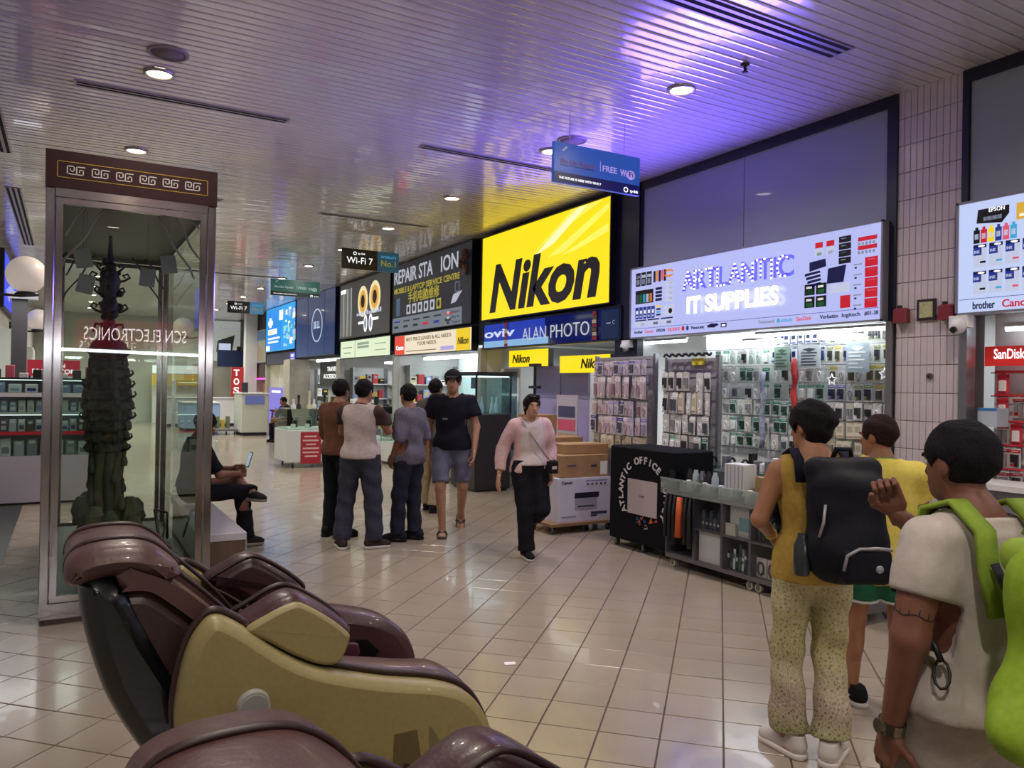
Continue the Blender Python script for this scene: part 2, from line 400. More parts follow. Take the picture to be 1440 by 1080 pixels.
def diffuser(x0, x1, y0, y1, n, label, alongx=True):
    t = thing('slot_diffuser', label, 'vent', ((x0+x1)/2, (y0+y1)/2, H_C), 'linear slot diffusers in the ceiling')
    fm = mat('diffuser_metal', 'a49ca2', .35, .5); MB().box(x0, x1, y0, y1, H_C-.008, H_C+.01, fm).build('frame', t)
    for i in range(n):
        s = MB()
        if alongx: w = (y1-y0)/n; s.box(x0+.02, x1-.02, y0+w*(i+.25), y0+w*(i+.75), H_C-.0095, H_C-.006, mat('slot_black', '0b0b10', .9))
        else: w = (x1-x0)/n; s.box(x0+w*(i+.25), x0+w*(i+.75), y0+.02, y1-.02, H_C-.0095, H_C-.006, mat('slot_black', '0b0b10', .9))
        s.build('slot', t)
diffuser(3.0, 4.9, 3.62, 3.83, 3, 'three-slot air diffuser in the violet part of the ceiling')
diffuser(0.0, 1.78, 7.40, 7.52, 2, 'long air diffuser in the ceiling above the glass case')
diffuser(3.15, 4.85, 7.40, 7.52, 2, 'air diffuser beside the blue hanging sign')
diffuser(3.15, 4.86, 11.14, 11.26, 2, 'distant air diffuser beyond the yellow fascia')
diffuser(.0, 1.8, 11.14, 11.26, 2, 'air diffuser hidden from below by the glass case header')
diffuser(2.2, 4.4, 18.6, 18.75, 2, 'far thin air diffuser behind the teal hanging sign')
diffuser(-.76, -.58, 12.0, 17.0, 3, 'three-slot diffuser running along the wall above the globe lamps', False)
diffuser(-.76, -.58, 8.2, 10.2, 3, 'three-slot diffuser along the wall close above the massage chairs', False)
t = thing('fire_sprinkler', 'small black sprinkler head below the violet ceiling', 'sprinkler', (4.45, 4.24, H_C))
MB().lathe((4.45, 4.24, H_C), [(.035, 0), (.035, -.008), (.012, -.012), (.012, -.05), (.005, -.055)], BLACK, 12).build('body', t)
MB().lathe((4.45, 4.24, H_C), [(.024, -.06), (.024, -.064), (.004, -.066)], BLACK, 12).build('deflector', t)
for x, y, lb in ((.62, 6.42, 'round speaker grille ahead of the lamp above the glass case'), (4.37, 6.46, 'round speaker grille above the blue hanging sign')):
    t = thing('ceiling_speaker', lb, 'speaker', (x, y, H_C)); MB().lathe((x, y, H_C), [(.15, 0), (.15, -.008), (.13, -.012), (.125, -.004)], mat('speaker_rim', '978d8d', .4, .3), 24).build('rim', t)
    MB().lathe((x, y, H_C), [(.124, 0), (.124, -.006), (.02, -.009)], mat('speaker_grille', '7b7072', .6), 20).build('grille', t)
t = thing('smoke_detector', 'white smoke detector at the corner of the ceiling near the wall', 'detector', (-.62, 7.6, H_C))
MB().lathe((-.62, 7.6, H_C), [(.06, 0), (.06, -.02), (.045, -.045), (.02, -.05)], WHITE, 16).build('body', t)
S(MB().box(-1.098, -.47, 6.2, 11.5, .001, .006, mat('dark_floor_border', '3a3a3e', .35, noise=(5, .7), col2='303034')), 'trim_22')
# ------------------------------------------------------------ shop fascias (faces look down -X over the walkway)
def sign_box(name, label, ya, yb, z0, z1, xf, facem, case, depth=None):
    depth = 6.018-xf
    t = thing(name, label, 'sign', (xf+depth, (ya+yb)/2, z0))
    b = .018; m = MB(); m.box(xf+.006, xf+depth, ya, yb, z0, z1, case)
    for a in ((ya, ya+b, z0, z1), (yb-b, yb, z0, z1), (ya, yb, z0, z0+b), (ya, yb, z1-b, z1)): m.box(xf-.012, xf+.006, *a, case)
    m.build('housing', t); MB().box(xf, xf+.006, ya+b, yb-b, z0+b, z1-b, facem).build('face', t)
    return t, RIGHTWALL(xf, yb, z0)
def L(n, c, s=1.0): return lit('print_'+n, c, s)
p_white = L('white', 'ffffff', 1.1); p_black = mat('print_black', '101016', .4); p_navy = L('navy', '1b1f58', .5); p_red = L('red', 'd02030', .85)
p_green = L('green', '3c8c50', .6); p_grey = L('grey', '9aa0b8', .7); p_pale = L('pale', 'c8cee8', .9); p_blue = L('blue', '2c3f9e', .7); p_pink = L('pink', 'e05a78', .9)
p_yel = L('yellow', 'f2d21e', 1.0); p_orange = L('orange', 'e8883c', .9); p_cyan = L('cyan', '4aa8d8', .9); p_gold = L('gold', 'e0b040', .9)

# --- lavender light box: ARTLANTIC IT SUPPLIES
def fascia_lavender():
    fm = lit('lavender_face', 'b4baf0', 1.0)
    t, F = sign_box('fascia_sign', 'long lavender light box reading ARTLANTIC IT SUPPLIES over the accessory shop', 4.04, 7.38, 2.2, 3.05, 5.88, fm, mat('sign_case_grey', '8d8c98', .4, .4))
    d = .014
    a = MB(); F.text(a, 'IT SUPPLIES', 1.04, .235, .17, lit('white_tube_letter', 'ffffff', 5.0), 1.25, bold=.03, d=.05); a.build('channel_letters', t)
    a = MB(); F.text(a, 'ARTLANTIC', .94, .49, .20, mat('letter_back_blue', '5a5cc8', .5, emit=.8, ecol=(90, 90, 225)), 1.50, bold=.01, d=.02); a.build('letter_backs', t)
    # rows of LED beads following the letter strokes
    bead_b = mat('blue_led_bead', '2020ff', .4, emit=60, ecol=(5, 2, 255)); bead_w = mat('white_led_bead', 'ffffff', .4, emit=3, ecol=(235, 235, 255))
    ST = {'A': [[(0, 0), (.5, 1), (1, 0)], [(.2, .38), (.8, .38)]], 'R': [[(0, 0), (0, 1), (.75, 1), (.9, .78), (.75, .52), (0, .52)], [(.5, .52), (1, 0)]], 'T': [[(0, 1), (1, 1)], [(.5, 1), (.5, 0)]],
          'L': [[(0, 1), (0, 0), (.9, 0)]], 'N': [[(0, 0), (0, 1), (1, 0), (1, 1)]], 'I': [[(.5, 0), (.5, 1)]], 'C': [[(1, .8), (.7, 1), (.3, .97), (.02, .7), (.02, .3), (.3, .03), (.7, 0), (1, .2)]]}
    x = .955; lb = MB(); lw = MB(); k = 0
    for ch in 'ARTLANTIC':
        w = .06 if ch == 'I' else .135
        for line in ST[ch]:
            pts = [Vector((x+px*w, .49+py*.195)) for px, py in line]
            for p, q in zip(pts, pts[1:]):
                n = max(1, int((q-p).length/.021))
                for i in range(n):
                    c = p+(q-p)*i/n; k += 1
                    F.rect(lb if k % 2 else lw, c.x-.0075, c.x+.0075, c.y-.0075, c.y+.0075, bead_b if k % 2 else bead_w, .026, .036)
        x += w+.036
    lb.build('blue_led_beads', t, kind='stuff'); lw.build('white_led_beads', t, kind='stuff')
    # printed product pictures
    m = MB(); rnd = random.Random(3); r = lambda *q: F.rect(m, *q, d0=.001, d1=.004)
    for i in range(3): r(.10+i*.1, .185+i*.1, .62, .78, p_black); r(.115+i*.1, .17+i*.1, .64, .70, p_grey); r(.11+i*.1, .18+i*.1, .715, .75, p_pale)
    for i in range(5): r(.42+i*.045, .455+i*.045, .64+.01*(i % 2), .77, (p_black, p_orange, p_navy, p_pink, p_black)[i])
    r(.10, .42, .41, .57, p_black)
    for i in range(5): r(.115+i*.06, .16+i*.06, .42, .52, (p_grey, p_green, p_cyan, p_pale, p_orange)[i])
    for j in range(4): r(.46, .57, .42+j*.042, .45+j*.042, p_navy)
    for j in range(4): r(.62, .76, .40+j*.06, .445+j*.06, p_pale); r(.70, .75, .42+j*.06, .44+j*.06, p_black)
    for i in range(5): r(.10+i*.072, .16+i*.072, .23, .37, p_blue); r(.115+i*.072, .15+i*.072, .29, .33, p_white); r(.11+i*.072, .15+i*.072, .25, .27, p_pale)
    for j in range(4): r(.48, .55, .25+j*.032, .27+j*.032, (p_navy, p_cyan, p_black, p_yel)[j])
    r(.60, .78, .24, .36, p_pale); F.disc(m, .72, .29, .03, .03, p_black, .004, .006)
    for i in range(3): r(.1+i*.23, .3+i*.23, .205, .22, p_navy); r(.1+i*.23, .3+i*.23, .14, .195, p_pale); r(.2+i*.23, .28+i*.23, .15, .18, p_navy)
    F.ring(m, .68, .72, .085, .045, .022, p_orange, .001, .004, 24, 20, 330)
    for i in range(2): r(2.66+i*.12, 2.74+i*.12, .705, .755, p_red); r(2.66+i*.12, 2.74+i*.12, .63, .70, p_pale); r(2.68+i*.12, 2.73+i*.12, .635, .665, p_green if not i else p_black)
    for j in range(4): r(2.91, 3.03, .53+j*.062, .585+j*.062, p_black); r(2.93, 2.98, .56+j*.062, .57+j*.062, p_grey)
    F.poly(m, [(2.6, .50), (2.78, .53), (2.77, .60), (2.6, .585)], p_navy, .001, .004)
    for j in range(4): F.poly(m, [(2.55+j*.015, .46-j*.035), (2.72+j*.005, .48-j*.035), (2.71+j*.005, .50-j*.035), (2.55+j*.015, .485-j*.035)], p_navy, .001+j*.0005, .004)
    F.poly(m, [(2.79, .37), (2.96, .37), (2.985, .52), (2.8, .505)], p_navy, .001, .004)
    for i in range(2):
        for j in range(2): r(2.55+i*.125, 2.66+i*.125, .17+j*.115, .27+j*.115, p_black); r(2.57+i*.125, 2.64+i*.125, .18+j*.115, .215+j*.115, p_green); r(2.57+i*.125, 2.63+i*.125, .23+j*.115, .25+j*.115, p_white)
    r(2.82, 3.02, .28, .36, p_pale); r(2.93, 3.03, .14, .25, p_red)
    for j in range(2):
        r(3.1, 3.28, .70-j*.075, .735-j*.075, p_red)
        for i in range(5): r(3.1+i*.035, 3.12+i*.035, .665-j*.075, .69-j*.075, p_grey)
    for j in range(5): r(3.17, 3.29, .475-j*.088, .555-j*.088, p_red); r(3.19, 3.27, .53-j*.088, .54-j*.088, p_pink); r(3.06, 3.14, .5-j*.088, .51-j*.088, p_grey); r(3.07, 3.09, .47-j*.088, .485-j*.088, p_navy)
    r(.03, 3.3, .115, .119, p_blue)
    m.build('product_prints', t)
    m = MB()
    for s, a0, w, c in (('brother', .09, .15, p_navy), ('Canon', .28, .15, p_pink), ('EPSON', .49, .14, p_navy), ('FUJI XEROX', .68, .2, p_pink), ('Panasonic', 1.06, .2, p_navy), ('Transcend', 2.0, .2, p_grey), ('aztech', 2.28, .13, p_cyan), ('SanDisk', 2.46, .17, p_pink), ('Verbatim', 2.72, .19, p_navy), ('logitech', 2.95, .18, p_navy), ('#01-38', 3.17, .13, p_navy)):
        q = MB(); F.text(q, s, a0, .06, .035, c, w, bold=.01, d=.003); q.build('brand_text', t)
    F.disc(m, .93, .078, .022, .026, p_red, .001, .004); F.disc(m, 1.0, .078, .02, .026, p_blue, .001, .004); F.disc(m, 2.25, .075, .018, .022, p_cyan, .001, .004); F.rect(m, 1.5, 1.58, .055, .1, p_navy, .001, .004); F.rect(m, 1.515, 1.565, .065, .085, p_white, .004, .005)
    F.poly(m, [(1.31, .065), (1.4, .06), (1.47, .085), (1.45, .1), (1.36, .105), (1.3, .085)], p_navy, .001, .004)
    m.build('brand_logo', t)
fascia_lavender()

# --- big yellow light box
def fascia_yellow():
    t, F = sign_box('fascia_sign', 'big bright yellow light box with black slanted Nikon lettering', 7.74, 11.22, 2.66, 4.03, 5.85, lit('yellow_face', 'ffe012', 1.05), mat('sign_case_black', '0c0d16', .35))
    m = MB(); p1 = L('ray', 'fff6b8', 1.05); p2 = L('ray_soft', 'ffec62', 1.05)
    for (pa, pb, pc, pd, q) in (((1.55, .86), (1.85, .98), (3.30, 1.34), (2.62, 1.34), p2), ((1.62, .84), (2.15, .95), (2.95, 1.34), (2.75, 1.34), p1), ((2.0, .78), (2.4, .80), (3.42, 1.28), (3.42, 1.20), p2), ((2.35, .76), (2.7, .78), (3.42, 1.02), (3.42, .92), p2)):
        F.poly(m, [pa, pb, pc, pd], q, .0012 if q is p2 else .003, .003 if q is p2 else .0045)
    m.build('light_rays', t)
    m = MB(); F.text(m, 'Nikon', .30, .15, .70, mat('nikon_letters', '23232c', .35), 2.95, bold=.035, shear=.22, d=.006); m.build('lettering', t)
    S(MB().box(5.97, 6.05, 7.7, 11.3, 4.03, H_C-.02, NAVY), 'trim_20')
fascia_yellow()

# --- dark strip under it
def strip_alan():
    t, F = sign_box('fascia_strip', 'narrow dark strip sign reading ALAN PHOTO under the yellow light box', 7.6, 11.27, 2.2, 2.63, 5.92, mat('deep_blue_glass', '0b1430', .08, coat=.5), mat('strip_case', '2a2c34', .3, .4))
    m = MB(); F.rect(m, .04, 1.9, .03, .40, L('vivid_blue', '1638b8', .8), .001, .003); F.rect(m, .04, 2.0, .03, .13, L('sky', '8fc0ee', .8), .003, .005); m.build('blue_print', t); m = MB(); F.rect(m, 3.25, 3.62, .03, .4, L('deepblue', '12305e', .4), .001, .003); m.build('dark_print', t)
    m = MB(); F.text(m, 'oviv', .06, .19, .13, L('vivowhite', 'd8e4ff', .9), .98, bold=.02, d=.007); m.build('reflected_brand_text', t)  # mirrored brand name painted on as a reflection in the glossy strip
    m = MB(); F.text(m, 'ALAN', 1.28, .1, .19, L('thinwhite', 'c8ccd8', .85), .66, bold=-.008, d=.009); m.build('name_lettering', t); m = MB(); F.text(m, 'PHOTO', 2.06, .1, .19, L('thinwhite', 'c8ccd8', .85), .94, bold=-.008, d=.009); m.build('name_lettering', t)
    for k, a0 in enumerate((.74, 3.08)):
        s = MB(); rr = random.Random(k)
        for j in range(7): F.rect(s, a0+rr.uniform(-.01, .01), a0+.09+rr.uniform(-.01, .01), .03+j*.054, .075+j*.054, mat(('bunting_red', 'bunting_cream', 'bunting_brown')[j % 3], ('8c2a2c', 'c8b8a0', '6a4a3c')[j % 3], .7), .01, .02)
        s.build('hanging_tags', t)
    m = MB(); F.rect(m, 3.36, 3.45, .22, .235, p_grey, .003, .005); F.ring(m, 3.52, .235, .03, .025, .008, p_grey, .003, .005, 16, 60, 300); m.build('small_print', t)
strip_alan()

# --- dark repair sign
def fascia_repair():
    t, F = sign_box('fascia_sign', 'dark blue-black sign reading REPAIR STA ION with a missing letter', 11.62, 15.3, 2.66, 4.08, 5.88, mat('slate_face', '2a2c3a', .3, emit=.18, ecol='34384a'), mat('sign_case_black', '0c0d16', .35))
    w = L('dullwhite', 'c6cad4', .75); y = L('dullyellow', 'b6a83a', .75)
    m = MB(); F.text(m, 'REPAIR STA', .1, 1.02, .28, w, 1.95, bold=.012, d=.01); m.build('lettering', t); m = MB(); F.text(m, 'ION', 2.42, 1.02, .28, w, .72, bold=.012, d=.01); m.build('lettering', t)
    m = MB(); [(lambda q: (F.text(q, s_, a_, .82, .11, y, w_, bold=.015), q.build('line_lettering', t)))(MB()) for s_, a_, w_ in (('MOBILE', .1, .66), ('&', .81, .1), ('LAPTOP', .97, .70), ('SERVICE', 1.73, .74), ('CENTRE', 2.53, .66))]
    m = MB(); F.text(m, '手机电脑维修', .85, .60, .17, y, 1.5, bold=.012); m.build('chinese_line', t)
    m = MB()
    for i in range(6):
        a = .78+i*.29; q = w if i < 5 else y; m = MB(); F.rect(m, a, a+.2, .36, .55, q, .001, .004); F.disc(m, a+.1, .455, .05, .06, mat('icon_dark', '2a2c36', .5), .004, .006, 12); m.build('icon', t)
    m = MB(); F.rect(m, .22, .42, .36, .72, L('handset', '56708c', .6), .001, .004); m.build('handset_print', t); m = MB()
    F.poly(m, [(2.85, .40), (3.05, .42), (3.3, .60), (2.95, .56)], w, .001, .004); F.ring(m, 3.1, .68, .12, .12, .012, p_grey, .001, .004, 4, 45, 405)
    m.build('device_print', t)
    m = MB(); F.rect(m, .02, 3.3, .02, .32, L('pale_slate', '8e96a4', .55), .001, .003); m.build('brand_band', t)
    m = MB(); k = mat('print_darkgrey', '3a3e48', .5)
    for i in range(6):
        for j in range(2): m = MB(); F.rect(m, .12+i*.5, .36+i*.5+.08*(j == 0), .22-.12*j, .25-.1*j, (p_blue, k, k, k, k, p_red)[(i+j*2) % 6], .003, .005); m.build('band_print', t)
    m = MB()
    for i in range(3): F.disc(m, 2.75, .25-i*.09, .05, .028, w if i < 2 else k, .004, .006, 12)
    m.build('band_logo', t)
    for s_, b_, w_ in (('Restore', .23, .32), ('Buy In', .14, .3), ('Trade In', .05, .35)): m = MB(); F.text(m, s_, 2.9, b_, .05, k, w_); m.build('band_lettering', t)
    m = MB(); rr = random.Random(5)
    for i in range(9):
        p = F.p(3.42+rr.uniform(-.1, .14), 1.1+rr.uniform(-.15, .15), .05); m.ball(p, .05, mat('wreath_brown', '6a4436', .8), 8, 5)
    m.tube([F.p(3.45, 1.0, .04), F.p(3.46, .85, .04)], .05, mat('wreath_tan', '9a7868', .8)); m.build('door_charm', t)
fascia_repair()

def strip_canon():
    t, F = sign_box('fascia_strip', 'cream strip sign between a red panel and a yellow panel under the repair sign', 11.62, 15.2, 2.2, 2.62, 5.9, lit('cream_face', 'f0e2c8', .95), mat('sign_case_black', '0c0d16', .35))
    m = MB(); F.rect(m, .03, .55, .02, .4, L('canonred', 'e8483a', .95), .001, .004); m.build('end_panel', t); m = MB(); F.rect(m, 2.95, 3.5, .02, .4, L('nikyel', 'f0cc1e', .95), .001, .004); m.build('end_panel', t)
    b = mat('print_brown', '7a6a58', .5)
    m = MB(); F.text(m, 'Canon', .1, .12, .09, p_white, .4, bold=.02, d=.006); F.text(m, 'Nikon', 3.02, .13, .12, mat('nikon_letters', '23232c', .35), .42, bold=.02, shear=.2, d=.006); m.build('brand_words', t)
    m = MB(); F.text(m, 'BEST PRICE LENSES & ALL NEEDS', .65, .28, .07, b, 2.1, d=.004); F.text(m, 'YOUR NEEDS', 1.2, .18, .07, b, .9, d=.004); F.rect(m, .65, 2.1, .07, .085, b, .002, .004); F.rect(m, 2.3, 2.85, .05, .12, L('lilac', 'b8a8e0', .9), .001, .004); m.build('middle_lines', t)
strip_canon()

def fascia_poster():
    t, F = sign_box('fascia_sign', 'dark grey poster sign with two golden ring shapes beside a silver curtain print', 15.42, 18.95, 2.7, 4.06, 5.88, mat('grey_poster', '4a4a4c', .35, emit=.25, ecol='55555a'), mat('sign_case_dark', '1c1c20', .35))
    m = MB()
    for i in range(9): F.rect(m, .08+i*.1, .14+i*.1, .06, 1.22, L(('silver', 'tan', 'brightsilver')[i % 3], ('9c9c9c', '8a8270', 'c8ccd0')[i % 3], .6), .001, .004)
    F.rect(m, .1, .5, 1.12, 1.22, p_white, .004, .006); m.build('curtain_print', t)
    m = MB()
    for a, b, ra in ((1.75, .82, .34), (2.55, .86, .36)):
        F.disc(m, a, b, ra, .36, L('amber', 'e0a53a', .95), .001, .004); F.ring(m, a, b, ra, .36, .1, L('cream', 'f4e6b4', .95), .004, .006); F.disc(m, a, b, .13, .15, p_black, .004, .007)
    m.build('golden_rings', t)
    m = MB()
    for a in (1.95, 2.3): F.disc(m, a, .3, .12, .2, p_white, .001, .004); F.disc(m, a, .3, .07, .13, p_grey, .004, .006)
    F.rect(m, 1.45, 1.85, .30, .36, p_white, .001, .004); F.rect(m, 2.4, 2.8, .34, .4, p_white, .001, .004)
    for i in range(12): F.rect(m, 1.35+i*.14, 1.44+i*.14, .5, .56+.02*(i % 3), p_pale, .007, .009)
    m.build('white_shapes', t)
    t, F = sign_box('fascia_strip', 'pale green lit strip sign under the golden ring poster', 15.42, 18.9, 2.22, 2.66, 5.9, lit('pale_green_face', 'dfeccb', 1.0), mat('sign_case_dark', '1c1c20', .35))
    m = MB(); g = L('green_grey', '9fb09a', .8)
    F.rect(m, 1.12, 1.15, .02, .42, g, .001, .004); m.build('seam', t)
    for q in ((.2, .9, .25, .28), (.3, .8, .12, .15), (1.3, 2.1, .3, .36), (1.3, 2.1, .22, .28), (2.5, 3.2, .28, .3), (2.5, 3.2, .14, .16)): m = MB(); F.rect(m, *q, g, .001, .004); m.build('faint_print', t)
fascia_poster()

def fascia_blue():
    t, F = sign_box('fascia_sign', 'tall dark blue glossy panel with a white ring logo reading DELL', 19.36, 23.3, 2.35, 4.1, 5.9, mat('dell_blue_panel', '15346e', .15, coat=.6, emit=.35, ecol='1a3f86'), mat('dell_case', '0c1c40', .3))
    w = L('logo_white', 'c4d4ec', .8)
    m = MB(); F.ring(m, 2.25, .85, .52, .46, .035, w, .001, .01, 40); m.build('logo_ring', t)
    m = MB(); F.text(m, 'D', 1.93, .77, .19, w, .15, bold=.02, d=.006); F.text(m, 'E', 2.1, .76, .19, w, .13, bold=.02, d=.006, rot=.3); F.text(m, 'LL', 2.28, .77, .19, w, .26, bold=.02, d=.006); m.build('logo_letters', t)
    m = MB()
    for a in (1.3, 2.95): F.rect(m, a, a+.03, .03, 1.7, mat('panel_seam', '3a5c94', .3), .001, .004)
    F.rect(m, 1.3, 3.4, .05, .07, mat('panel_seam', '3a5c94', .3), .001, .004); m.build('panel_seams', t)
    t, F = sign_box('video_screen', 'bright sky blue LED video screen beyond the dark blue panel', 23.36, 27.35, 2.63, 4.1, 5.9, lit('screen_blue', '189ae8', 1.1), BLACK)
    m = MB(); F.rect(m, .2, 2.2, .06, 1.4, L('screen_deep', '1488e0', 1.1), .001, .002)
    for q in ((.35, 1.0, .9, 1.05), (.5, .8, .82, 1.15), (1.9, 2.4, 1.0, 1.32), (.35, 1.6, .58, .76), (.35, 2.0, .42, .48), (.35, 1.8, .30, .36), (.05, .6, .05, .22)): F.rect(m, *q, p_white, .002, .005)
    F.text(m, 'WCP', .4, .6, .13, p_gold, .9, d=.006)
    rr = random.Random(2)
    for i in range(34): a, b = rr.uniform(2.5, 3.8), rr.uniform(.1, 1.25); F.rect(m, a, a+rr.uniform(.1, .35), b, b+rr.uniform(.05, .2), (p_white, p_pale, p_cyan, L('aqua', '8fdcd8', 1.0))[i % 4], .002+.0002*i, .005+.0002*i)
    m.build('screen_picture', t)
    t, F = sign_box('fascia_strip', 'dim navy strip sign with a lit violet end under the blue screen', 23.36, 27.35, 2.2, 2.58, 5.92, mat('dim_navy', '2a2a4a', .3), BLACK)
    m = MB(); F.rect(m, 3.3, 3.9, .05, .33, L('violetlit', '6a70e0', .9), .001, .004)
    for j in range(2): F.rect(m, 3.45, 3.75, .08+j*.13, .15+j*.13, p_white, .004, .006)
    m.build('lit_end', t)
    t, F = sign_box('fascia_sign', 'far muted sign with a mountain print and OMRZ lettering', 27.5, 31.0, 2.3, 3.5, 5.95, mat('far_sign_face', '7c7a70', .5, emit=.3, ecol='8a887e'), BLACK)
    m = MB(); F.text(m, 'OMRZ', .4, .35, .25, p_pale, 1.6, bold=.01); m.build('far_lettering', t)
    m = MB(); F.poly(m, [(1.6, .1), (3.2, .1), (2.8, .5), (2.4, .75), (2.0, .5)], L('hilltan', 'a08a6a', .6), .001, .004); F.rect(m, .05, 3.4, .8, 1.15, L('slateblue', '4a6a8c', .5), .001, .004); m.build('far_prints', t)
fascia_blue()

# --- second lavender light box at the frame's edge
def fascia_ink():
    t, F = sign_box('fascia_sign', 'pale light box with ink bottles and brother lettering beyond the tiled pillar', -1.0, 3.43, 2.2, 3.06, 5.88, lit('ice_face', 'c0cdf4', 1.0), mat('sign_case_grey', '8d8c98', .4, .4))
    m = MB(); r = lambda *q: F.rect(m, *q, d0=.001, d1=.004)
    F.poly(m, [(.15, .68), (.33, .66), (.38, .72), (.38, .78), (.16, .78)], p_black, .001, .004); F.text(m, 'EPSON', .24, .75, .03, p_white, .11, d=.006); r(.2, .33, .69, .72, p_grey)
    for i in range(6):
        a = .13+i*.052; c = (p_black, p_red, p_yel, p_blue, p_pink, p_cyan)[i]; r(a, a+.044, .53, .63, c); r(a+.012, a+.032, .63, .65, c); r(a+.008, a+.036, .56, .6, p_pale)
    for j in range(2):
        for i in range(9):
            a, b = .13+i*.115, .35-j*.20; F.rect(m, a, a+.095, b, b+.17, p_pale, .001, .003); F.rect(m, a, a+.06, b+.09, b+.155, p_blue, .003, .005); F.rect(m, a, a+.095, b+.145, b+.17, p_navy, .003, .005); F.disc(m, a+.06, b+.157, .025, .008, p_white, .005, .007, 12)
            F.text(m, 'INK', a+.008, b+.105, .022, p_pale, .04, d=.006); F.rect(m, a+.05, a+.09, b+.03, b+.045, (p_black, p_cyan, p_pink, p_yel)[i % 4], .003, .005)
    for i in range(3): r(.43+i*.3, .66+i*.3, .66, .78, (p_gold, p_grey, p_black)[i]); r(.45+i*.3, .64+i*.3, .68, .70, p_white)
    for i in range(4): r(.5+i*.25, .7+i*.25, .54, .63, p_pale); r(.5+i*.25, .7+i*.25, .56, .575, p_black)
    r(.03, 4.3, .115, .119, p_blue); m.build('product_prints', t)
    
    for s_, a_, c_, w_ in (('brother', .13, p_navy, .16), ('Canon', .34, p_red, .2), ('EPSON', .65, p_navy, .2)): m = MB(); F.text(m, s_, a_, .04, .055, c_, w_, bold=.018); m.build('brand_text', t)
fascia_ink()

# ------------------------------------------------------------ signs hung from the ceiling, facing down the walkway
def hung(label, x0, x1, y, z0, z1, kind):
    t = thing('hanging_sign', label, 'sign', ((x0+x1)/2, y, z0), 'wireless signs hung from the ceiling')
    F = FRONT(x0, y-.02, z0); w, h = x1-x0, z1-z0
    if kind == 'free':
        a, b = (L('free_blue', '2f62c8', .55), mat('free_navy', '0d1040', .3)) if x0 < 3.9 and y < 7 else (L('free_teal', '3a6f68', .5), mat('free_dark', '10181a', .3))
        MB().box(x0, x1, y-.02, y+.02, z0, z1, a).build('board', t)
        m = MB(); F.rect(m, 0, w, 0, h*.26, b, .001, .003); m.build('base_band', t)
        q = L('free_text', 'b59cf0', .8) if y < 7 else L('free_text_pale', 'a8c0ba', .7)
        m = MB(); F.text(m, 'FREE', w*.55, h*.47, h*.15, q, w*.17, bold=.01); m.build('free_lettering', t); m = MB(); F.text(m, 'Wi', w*.76, h*.44, h*.17, q, w*.08, bold=.01); F.disc(m, w*.89, h*.5, w*.05, h*.12, q); F.text(m, 'Fi', w*.865, h*.45, h*.13, b, w*.05, d=.006); m.build('wireless_logo', t)
        m = MB(); F.text(m, 'Sim Lim Square', w*.07, h*.48, h*.14, L('dull_red', '7a4f86', .5) if y < 7 else q, w*.38, bold=.01); F.rect(m, w*.07, w*.45, h*.43, h*.45, b, .001, .003); F.poly(m, [(w*.08, h*.8), (w*.1, h*.78), (w*.15, h*.9), (w*.13, h*.92)], p_grey, .001, .003); F.rect(m, w*.52, w*.525, h*.45, h*.7, q, .001, .003); m.build('sponsor_print', t)
        m = MB(); F.text(m, 'THE FUTURE IS HERE WITH Wi-Fi 7', w*.05, h*.09, h*.06, p_white, w*.48, d=.005); F.text(m, 'tp-link', w*.88, h*.05, h*.08, p_white, w*.1, d=.005); F.ring(m, w*.83, h*.1, w*.028, h*.07, w*.01, p_white, .003, .006, 16); m.build('band_text', t)
    else:
        MB().box(x0, x0+w*.615, y-.02, y+.02, z0, z1, mat('wifi_black', '121016', .3)).build('board', t)
        MB().box(x0+w*.615, x1, y-.02, y+.02, z0, z1, L('number_teal', '2a5a70', .5) if y < 20 else L('number_sky', '4a8cb8', .6)).build('side_board', t)
        m = MB(); F.text(m, 'Wi-Fi 7', w*.08, h*.28, h*.32, p_white, w*.45, d=.004); F.text(m, 'tp-link', w*.27, h*.74, h*.1, p_white, w*.13, d=.004); F.ring(m, w*.22, h*.78, w*.03, h*.09, w*.012, p_white, .001, .004, 14); m.build('wifi_text', t)
        g = L('dull_gold', 'a89a30', .6); m = MB(); F.text(m, "WORLD'S", w*.67, h*.68, h*.12, p_cyan, w*.28, d=.004); F.text(m, 'No.1', w*.68, h*.27, h*.3, g, w*.26, bold=.01, d=.004); m.build('number_text', t)
    for a in (.18, .82): MB().cyl((x0+w*a, y, z1), (x0+w*a, y, H_C), .004, CHROME, n=6).build('hanger_wire', t)
hung('blue FREE WiFi sign with a navy lower band hanging near the yellow fascia', 3.72, 4.69, 5.8, 3.44, 3.80, 'free')
hung('black Wi-Fi 7 sign hanging in front of the golden ring poster', 4.05, 5.09, 13.0, 3.60, 3.95, 'wifi')
hung('teal FREE WiFi sign hanging before the blue video screen', 3.70, 4.75, 16.8, 3.47, 3.82, 'free')
hung('far Wi-Fi 7 sign hanging near the white billboard', 3.71, 4.66, 22.0, 3.49, 3.81, 'wifi')
